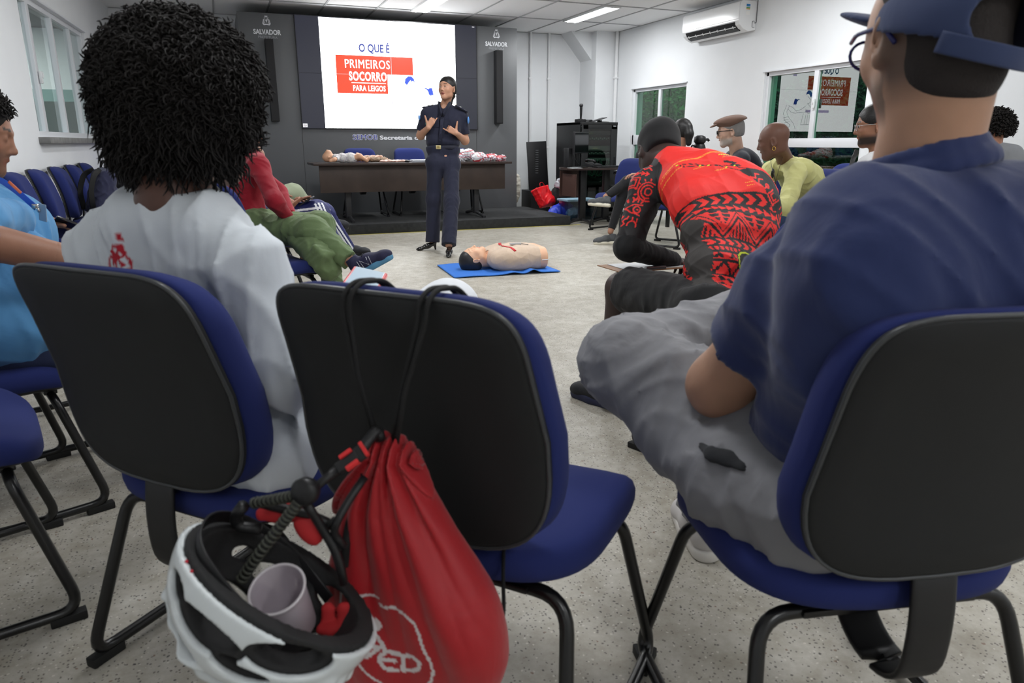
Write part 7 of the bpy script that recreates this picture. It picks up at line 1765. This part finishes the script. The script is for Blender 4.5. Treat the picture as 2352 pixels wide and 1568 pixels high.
# ================================================================ red drawstring bag on the back of the centre chair
def drawstring_bag():
    a = P(893, 1042, .955); ex = nrm(V(.80, -.60, 0)); dn = nrm(V(.0, .02, -1)); n_ = nrm(np.cross(ex, dn))
    if n_ @ CF > 0: n_ = -n_
    ex = nrm(ex)
    p = thing('drawstring_bag', 'red drawstring bag with a white printed ring, hung on the centre chair back', 'bag', tuple(V(a[0], a[1], 0)))
    # (distance down, centre shift, half width, half depth) in metres
    prof = [(.000, .000, .020, .018), (.03, -.004, .038, .024), (.07, -.006, .060, .032), (.12, .000, .084, .040), (.18, .012, .106, .046), (.24, .026, .120, .048), (.30, .036, .122, .046), (.35, .034, .112, .038), (.385, .026, .088, .024)]
    S = SDF(); C = []
    for (w, sh, hw, hd) in prof: C.append((a + dn * w + ex * sh + n_ * .0, hw, hd))
    for (c0_, w0, d0), (c1_, w1, d1) in zip(C[:-1], C[1:]):
        for t in (0, .5): 
            c = c0_ + (c1_ - c0_) * t; w, d = w0 + (w1 - w0) * t, d0 + (d1 - d0) * t; S.cone(c - ex * (w - d), c + ex * (w - d), d, None, .03)
    ws = [q[0] for q in prof]; hws = [q[2] for q in prof]; shs = [q[1] for q in prof]
    def disp(X, Y, Z):
        x, y, z = X - a[0], Y - a[1], Z - a[2]; w = x * dn[0] + y * dn[1] + z * dn[2]; u = x * ex[0] + y * ex[1] + z * ex[2]
        W_ = np.interp(w, ws, hws); sh = np.interp(w, ws, shs); s_ = (u - sh) / W_
        am = .0135 * np.exp(-np.maximum(w, 0) / .20); r1 = 1 - np.abs(np.sin(5.2 * s_ + 1.0 + .5 * np.sin(14 * w))); r2 = 1 - np.abs(np.sin(8.3 * s_ + 2.2 + 2 * w))
        big = .006 * np.sin(9 * u + 16 * w) * np.clip(w / .2, 0, 1) + .004 * np.sin(30 * u - 22 * w) * np.clip(w / .2, 0, 1)
        return am * (r1 * 1.1 + r2 * .7 - .8) + big
    red = np.array(lin(162, 12, 24)); wht = np.array(lin(206, 200, 200)); o0 = a
    K = 1.0 / 1634
    def px(x, y): return ((x - 893) * K * .985 / .93, (y - 1042) * K * 1.0 / 1.0)
    ring = [px(*q) for q in ((800, 1352), (826, 1368), (850, 1358), (886, 1356))]
    ring2 = [px(*q) for q in ((888, 1370), (900, 1374), (922, 1366), (948, 1372), (972, 1388), (982, 1412), (990, 1450), (1004, 1485), (1008, 1515), (1000, 1545), (980, 1568), (940, 1588), (900, 1578), (862, 1545), (824, 1500), (805, 1450), (796, 1400), (800, 1352))]
    E_ = [[px(*q) for q in ((936, 1484), (905, 1482), (890, 1495), (890, 1512), (902, 1525), (926, 1528))], [px(892, 1501), px(922, 1504)]]
    D_ = [[px(*q) for q in ((942, 1486), (938, 1526), (962, 1522), (978, 1508), (978, 1490), (964, 1480), (942, 1486))]]
    cyc = [[px(*q) for q in ((862, 1418), (880, 1412), (890, 1422), (884, 1432), (874, 1428), (862, 1418))], [px(*q) for q in ((872, 1418), (882, 1424))], [px(*q) for q in ((842, 1430), (866, 1436), (884, 1450), (898, 1470), (900, 1480))], [px(*q) for q in ((846, 1442), (862, 1450), (866, 1470), (856, 1486))],
           [px(*q) for q in ((838, 1462), (852, 1468), (890, 1474), (862, 1498), (858, 1470))], [px(*q) for q in ((832, 1488), (846, 1490), (848, 1476), (838, 1464))]]
    def col(v):
        q = v - a; u = q @ ex; w = q @ dn; front = (q @ n_) > -.01; c = np.tile(red, (len(v), 1))
        c[(smask(u, w, [ring, ring2], .0020) | smask(u, w, E_ + D_, .0032) | smask(u, w, cyc, .0030)) & front] = wht; return c
    b = sdf_obj('body', S, .0026, mat('red_nylon', lin(162, 12, 24), .5, vcol=True, wr=.003, ws=16, bump=.0002, bs=900, sheen=.2), p, disp, col)
    mc = mat('black_cord', lin(18, 18, 19), .8, bump=.001, bs=400)
    # cords over the top edge of the backrest
    cc = V(.408, 1.141, 0); f = V(math.sin(R_(48.2)), math.cos(R_(48.2)), 0); r = V(f[1], -f[0], 0)
    def edge(x, k):   # points over the backrest's top edge at lateral x
        base = cc + r * x + V(0, 0, 0); y0 = -.205 - .088 + .25 * x * x
        return [base + f * (y0 - .038) + V(0, 0, .860), base + f * (y0 - .034) + V(0, 0, .886), base + f * (y0 - .010) + V(0, 0, .898), base + f * (y0 + .04) + V(0, 0, .892), base + f * (y0 + .075) + V(0, 0, .866), base + f * (y0 + .098) + V(0, 0, .82)]
    for x, tgt, s in ((-.042, a + V(0, 0, .012) - ex * .018, 1), (.078, a + V(0, 0, .01) + ex * .004, 1)):
        e = edge(x, 0); q = [tgt, (tgt + e[0]) / 2 + n_ * .004] + e
        MB().tube(q, .0036, .015, 8).obj('drawcord', mc, b, True, True)
        q2 = [tgt + n_ * .004 + ex * .008, (tgt + e[0]) / 2 + n_ * .010 + ex * .006] + [k_ + r * .012 for k_ in e]
        MB().tube(q2, .0036, .015, 8).obj('drawcord', mc, b, True, True)
    MB().tube([P(838, 1085, .945), P(820, 1150, .95), P(800, 1210, .955), P(790, 1300, .96)], .0062, .04, 8).obj('drawcord', mc, b, True, True)
    MB().tube([P(1158, 1248, 1.13), P(1155, 1320, 1.09), P(1158, 1400, 1.04), P(1150, 1450, 1.0)], .003, .04, 8).tube([P(1150, 1450, .99), P(1136, 1478, .985), P(1128, 1520, .985), P(1146, 1480, .982), P(1152, 1452, .985)], .0036, .01, 8).obj('corner_cord', mc, b, True, True)
drawstring_bag()

# ================================================================ white cycling helmet, upside down, with a plastic cup in it
def helmet():
    cx, cy, D = 650, 1334, .89
    n = Ia(cx, cy, .38, .80, .46); f = Ia(cx, cy, .83, -.52, .22); R = frame(f, -n); c = P(cx, cy, D)
    T = lambda x, y, z: c + R @ V(x, y, z)
    p = thing('cycling_helmet', 'white vented cycling helmet hanging upside down beside the red bag', 'helmet', tuple(V(c[0], c[1], c[2] - .16)))
    AX = V(.110, .139, .138)
    vents = []
    for x in (-.055, -.018, .018, .055):
        for (y, ly, z) in ((.085, .036, .09), (.0, .038, .12), (-.085, .038, .09)):
            vents.append((x * (1.12 if abs(x) > .03 else 1.0), y, z, .0125, ly))
    for x in (-.094, .094):
        for (y, ly, z) in ((.070, .042, .035), (-.035, .046, .045)): vents.append((x, y, z, .018, ly))
        vents.append((x * .93, -.11, .03, .012, .02)); vents.append((x * 1.0, .02, .075, .010, .03))
    def cutv(S, g):
        for (x, y, z, w, l) in vents:
            o = V(x, y, z); d = nrm(o / AX / AX); q = V(0, 1, 0) - d * d[1]; q = nrm(q); ss = o / np.linalg.norm(o / AX)
            RR = np.stack([nrm(np.cross(q, d)), q, d], 1); RW = R @ RR
            S.ell(c + R @ ss, V(w * g * 1.15, l * g * 1.1, .05), RW, .004, 's')
    rimz = .004
    S = SDF(); S.ell(T(0, 0, 0), AX, R, 0)
    for x in (-.073, -.036, 0, .036, .073):      # raised ribs between the vents
        pts = []
        for t in np.linspace(-1.05, 1.05, 9): 
            o = V(x * math.cos(t) ** .6, .139 * math.sin(t), .138 * math.cos(t)); o = o / np.linalg.norm(o / AX) * 1.0; pts.append(T(*o))
        S.chain(pts, [.008] * 9, .012)
    S.ell(T(0, 0, -.004), AX - .0085, R, .002, 's'); S.cut(T(0, 0, rimz), -R[:, 2] + .10 * R[:, 1]); cutv(S, 1.12)
    shell = sdf_obj('shell', S, .0032, mat('helmet_white', lin(212, 218, 220), .22, spec=.6), p)
    S = SDF(); S.ell(T(0, 0, -.003), AX - .008, R, 0); S.ell(T(0, 0, -.012), AX - .030, R, .003, 's'); S.cut(T(0, 0, rimz - .006), -R[:, 2] + .10 * R[:, 1]); cutv(S, .9)
    sdf_obj('foam_liner', S, .0036, mat('black_foam', lin(34, 34, 35), .8, bump=.001, bs=500), p)
    # retention cradle, dial and ribbed arms
    mk = m_black; q = MB()
    q.tube([T(.07, .05, .03), T(.085, -.03, .0), T(.06, -.10, -.02), T(0, -.125, -.03), T(-.06, -.10, -.02), T(-.085, -.03, .0), T(-.07, .05, .03)], .01, .05, 12, flat=(.008, .002, tuple(R[:, 2])))
    q.obj('head_band', mk, p, True, True)
    dial = P(702, 1128, .86)
    MB().lathe([(.001, -.010), (.015, -.009), (.017, -.004), (.017, .006), (.013, .010), (.001, .011)], tuple(dial), 20, Matrix([list(r_) for r_ in frame(Ia(700, 1128, .2, .6, .3), Ia(700, 1128, -.2, .4, .9))])).obj('dial', mk, p, True, True)
    mr = mat('ribbed_strap', lin(58, 60, 52), .6)
    def ribbed(pts, k):
        o = MB().tube(pts, .006, .03, 10).obj('adjuster_arm', mk, p, True, True); pts = [np.asarray(a_) for a_ in pts]
        q = MB()
        for i in range(k):
            t = i / (k - 1) * (len(pts) - 1); j = min(int(t), len(pts) - 2); a_ = pts[j] + (pts[j + 1] - pts[j]) * (t - j); d = nrm(pts[j + 1] - pts[j])
            q.tube([a_ - d * .0016, a_ + d * .0016], .0075, n=10)
        q.obj('ribs', mr, o, True, True)
    ribbed([P(692, 1145, .86), P(650, 1200, .865), P(600, 1265, .87), P(556, 1328, .885)], 20)
    ribbed([P(692, 1135, .865), P(640, 1145, .88), P(585, 1155, .90)], 12)
    q = MB().tube([P(560, 1160, .90), P(540, 1185, .91), P(548, 1210, .915), P(600, 1215, .92)], .008, .03, 8).tube([P(585, 1150, .90), P(640, 1165, .91), P(720, 1185, .915), P(770, 1210, .92)], .007, .03, 8).tube([P(700, 1150, .88), P(735, 1205, .90), P(775, 1270, .91), P(790, 1340, .92)], .006, .03, 8)
    q.tube([P(770, 1190, .91), P(745, 1215, .91), P(760, 1245, .915), P(785, 1262, .915)], .004, .02, 8); q.obj('cradle', mk, p, True, True)
    for k, pts in enumerate(([P(604, 1180, .915), P(650, 1172, .92), P(690, 1182, .915)], [P(690, 1200, .91), P(715, 1215, .91), P(722, 1235, .91)])):
        S = SDF(); S.chain(pts, [.010, .016, .010], .01, flat=(Ia(650, 1180, 0, .4, 1), 1.8)); sdf_obj('red_pad', S, .003, mat('red_foam', lin(168, 30, 34), .8), p)
    S = SDF(); S.chain([P(752, 1398, .93), P(754, 1436, .93)], [.009, .009], .01, flat=(Ia(750, 1400, 0, 0, 1), 2.0)); S.chain([P(790, 1396, .93), P(792, 1428, .93)], [.009, .009], .01, flat=(Ia(750, 1400, 0, 0, 1), 2.0)); S.chain([P(735, 1446, .92), P(760, 1450, .92), P(785, 1440, .925)], [.006] * 3, .01)
    sdf_obj('red_pad', S, .003, mat('red_foam', lin(168, 30, 34), .8), p)
    # chin straps up to the buckle and over the bag's cord
    strap = lambda pts, w=.0085: MB().tube(pts, .01, .03, 12, flat=(w, .0014, tuple(Ia(760, 1150, .0, .3, 1))))
    MB().tube([P(790, 1255, .915), P(766, 1225, .905), P(772, 1200, .895), P(800, 1150, .905), P(838, 1095, .92)], .0055, .03, 8).obj('chin_strap', mk, p, True, True)
    MB().tube([P(640, 1215, .91), P(690, 1150, .88), P(735, 1110, .88), P(772, 1080, .89)], .0055, .03, 8).obj('chin_strap', mk, p, True, True)
    MB().tube([P(822, 1045, .905), P(850, 1005, .92), P(868, 985, .93), P(874, 1010, .935)], .0075, .02, 8).obj('chin_strap', mk, p, True, True)
    bk = P(798, 1062, .893); RZ = frame(Ia(798, 1062, .82, .57, .1), Ia(798, 1062, -.3, .5, .8)); MM = Matrix.Translation(tuple(bk)) @ Matrix([list(r_) for r_ in RZ]).to_4x4()
    q = MB(); q.box((0, 0, 0), (.016, .030, .008), bev=.002).box((0, .020, 0), (.022, .014, .006), bev=.002).box((0, -.020, 0), (.012, .010, .007), bev=.002)
    o = q.obj('buckle', mk, None, False, False, 40); o.data.transform(MM); o.data.transform(Matrix.Translation(-Vector(p.location))); o.parent = p
    q = MB(); q.box((.010, .004, .003), (.006, .018, .006), bev=.001).box((-.010, .004, .003), (.006, .018, .006), bev=.001).box((0, .026, .003), (.024, .005, .005), bev=.001)
    o2 = q.obj('release_tab', mat('red_plastic', lin(206, 44, 46), .4), None, False, False, 40); o2.data.transform(MM); o2.data.transform(Matrix.Translation(-Vector(p.location))); o2.parent = o
    # red brand mark near the rim (four strokes, as on the shell)
    bv_ = BVHTree.FromPolygons([tuple(v.co) for v in shell.data.vertices], [tuple(q.vertices) for q in shell.data.polygons]); L0 = np.array(p.location)
    def onshell(x, y):
        d = nrm(P(x, y, 1.0) - V(0, 0, CAM_H)); h = bv_.ray_cast(Vector(V(0, 0, CAM_H) - L0), Vector(d))
        return (np.array(h[0]) + L0 - d * .0025) if h[0] is not None else None
    q = MB()
    for (a_, b_, w_) in (((432, 1278), (446, 1294), .0040), ((446, 1294), (440, 1312), .0032), ((446, 1290), (456, 1302), .0030), ((456, 1302), (449, 1318), .0026), ((436, 1272), (428, 1290), .0034)):
        A_, B_ = onshell(*a_), onshell(*b_)
        if A_ is not None and B_ is not None: q.tube([A_, B_], w_ * .6, n=8)
    if q.v: q.obj('red_mark', mat('red_print', lin(190, 36, 54), .5), shell, True, True)
    # cup
    cu = thing('plastic_cup', 'empty translucent plastic cup sitting inside the upturned white helmet', 'cup', tuple(P(655, 1420, .905)))
    ctop = P(636, 1352, .875); axd = nrm(P(690, 1450, .945) - ctop); RC = frame(np.cross(axd, CR), axd); MC = Matrix.Translation(tuple(ctop - np.array(cu.location))) @ Matrix([list(r_) for r_ in RC]).to_4x4()
    q = MB().lathe([(.0345, 0), (.0345, .002), (.033, .0035), (.0325, .012), (.0265, .085), (.0255, .0862), (.0001, .0862), (.0001, .085), (.0250, .084), (.0312, .010), (.0325, .0)], n=36, cap=False)
    o = q.obj('cup_wall', None or cupmat(), cu, True); o.data.transform(MC)
    q = MB().tube([(.0340 * math.cos(t), .0340 * math.sin(t), .0) for t in np.linspace(0, 2 * PI, 37)[:-1]], .0018, n=8, closed=True); o = q.obj('rolled_rim', mat('cup_rim', lin(214, 208, 212), .3), cu, True); o.data.transform(MC)
def cupmat():
    m = bpy.data.materials.new('frosted_cup'); m.use_nodes = True; nt = m.node_tree; N = nt.nodes; L = nt.links; b = N['Principled BSDF']
    b.inputs['Base Color'].default_value = (*lin(206, 196, 204), 1); b.inputs['Roughness'].default_value = .35
    t = N.new('ShaderNodeBsdfTransparent'); t.inputs[0].default_value = (.92, .9, .92, 1); mx = N.new('ShaderNodeMixShader'); mx.inputs[0].default_value = .62
    L.new(t.outputs[0], mx.inputs[1]); L.new(b.outputs[0], mx.inputs[2]); L.new(mx.outputs[0], N['Material Output'].inputs[0]); return m
helmet()
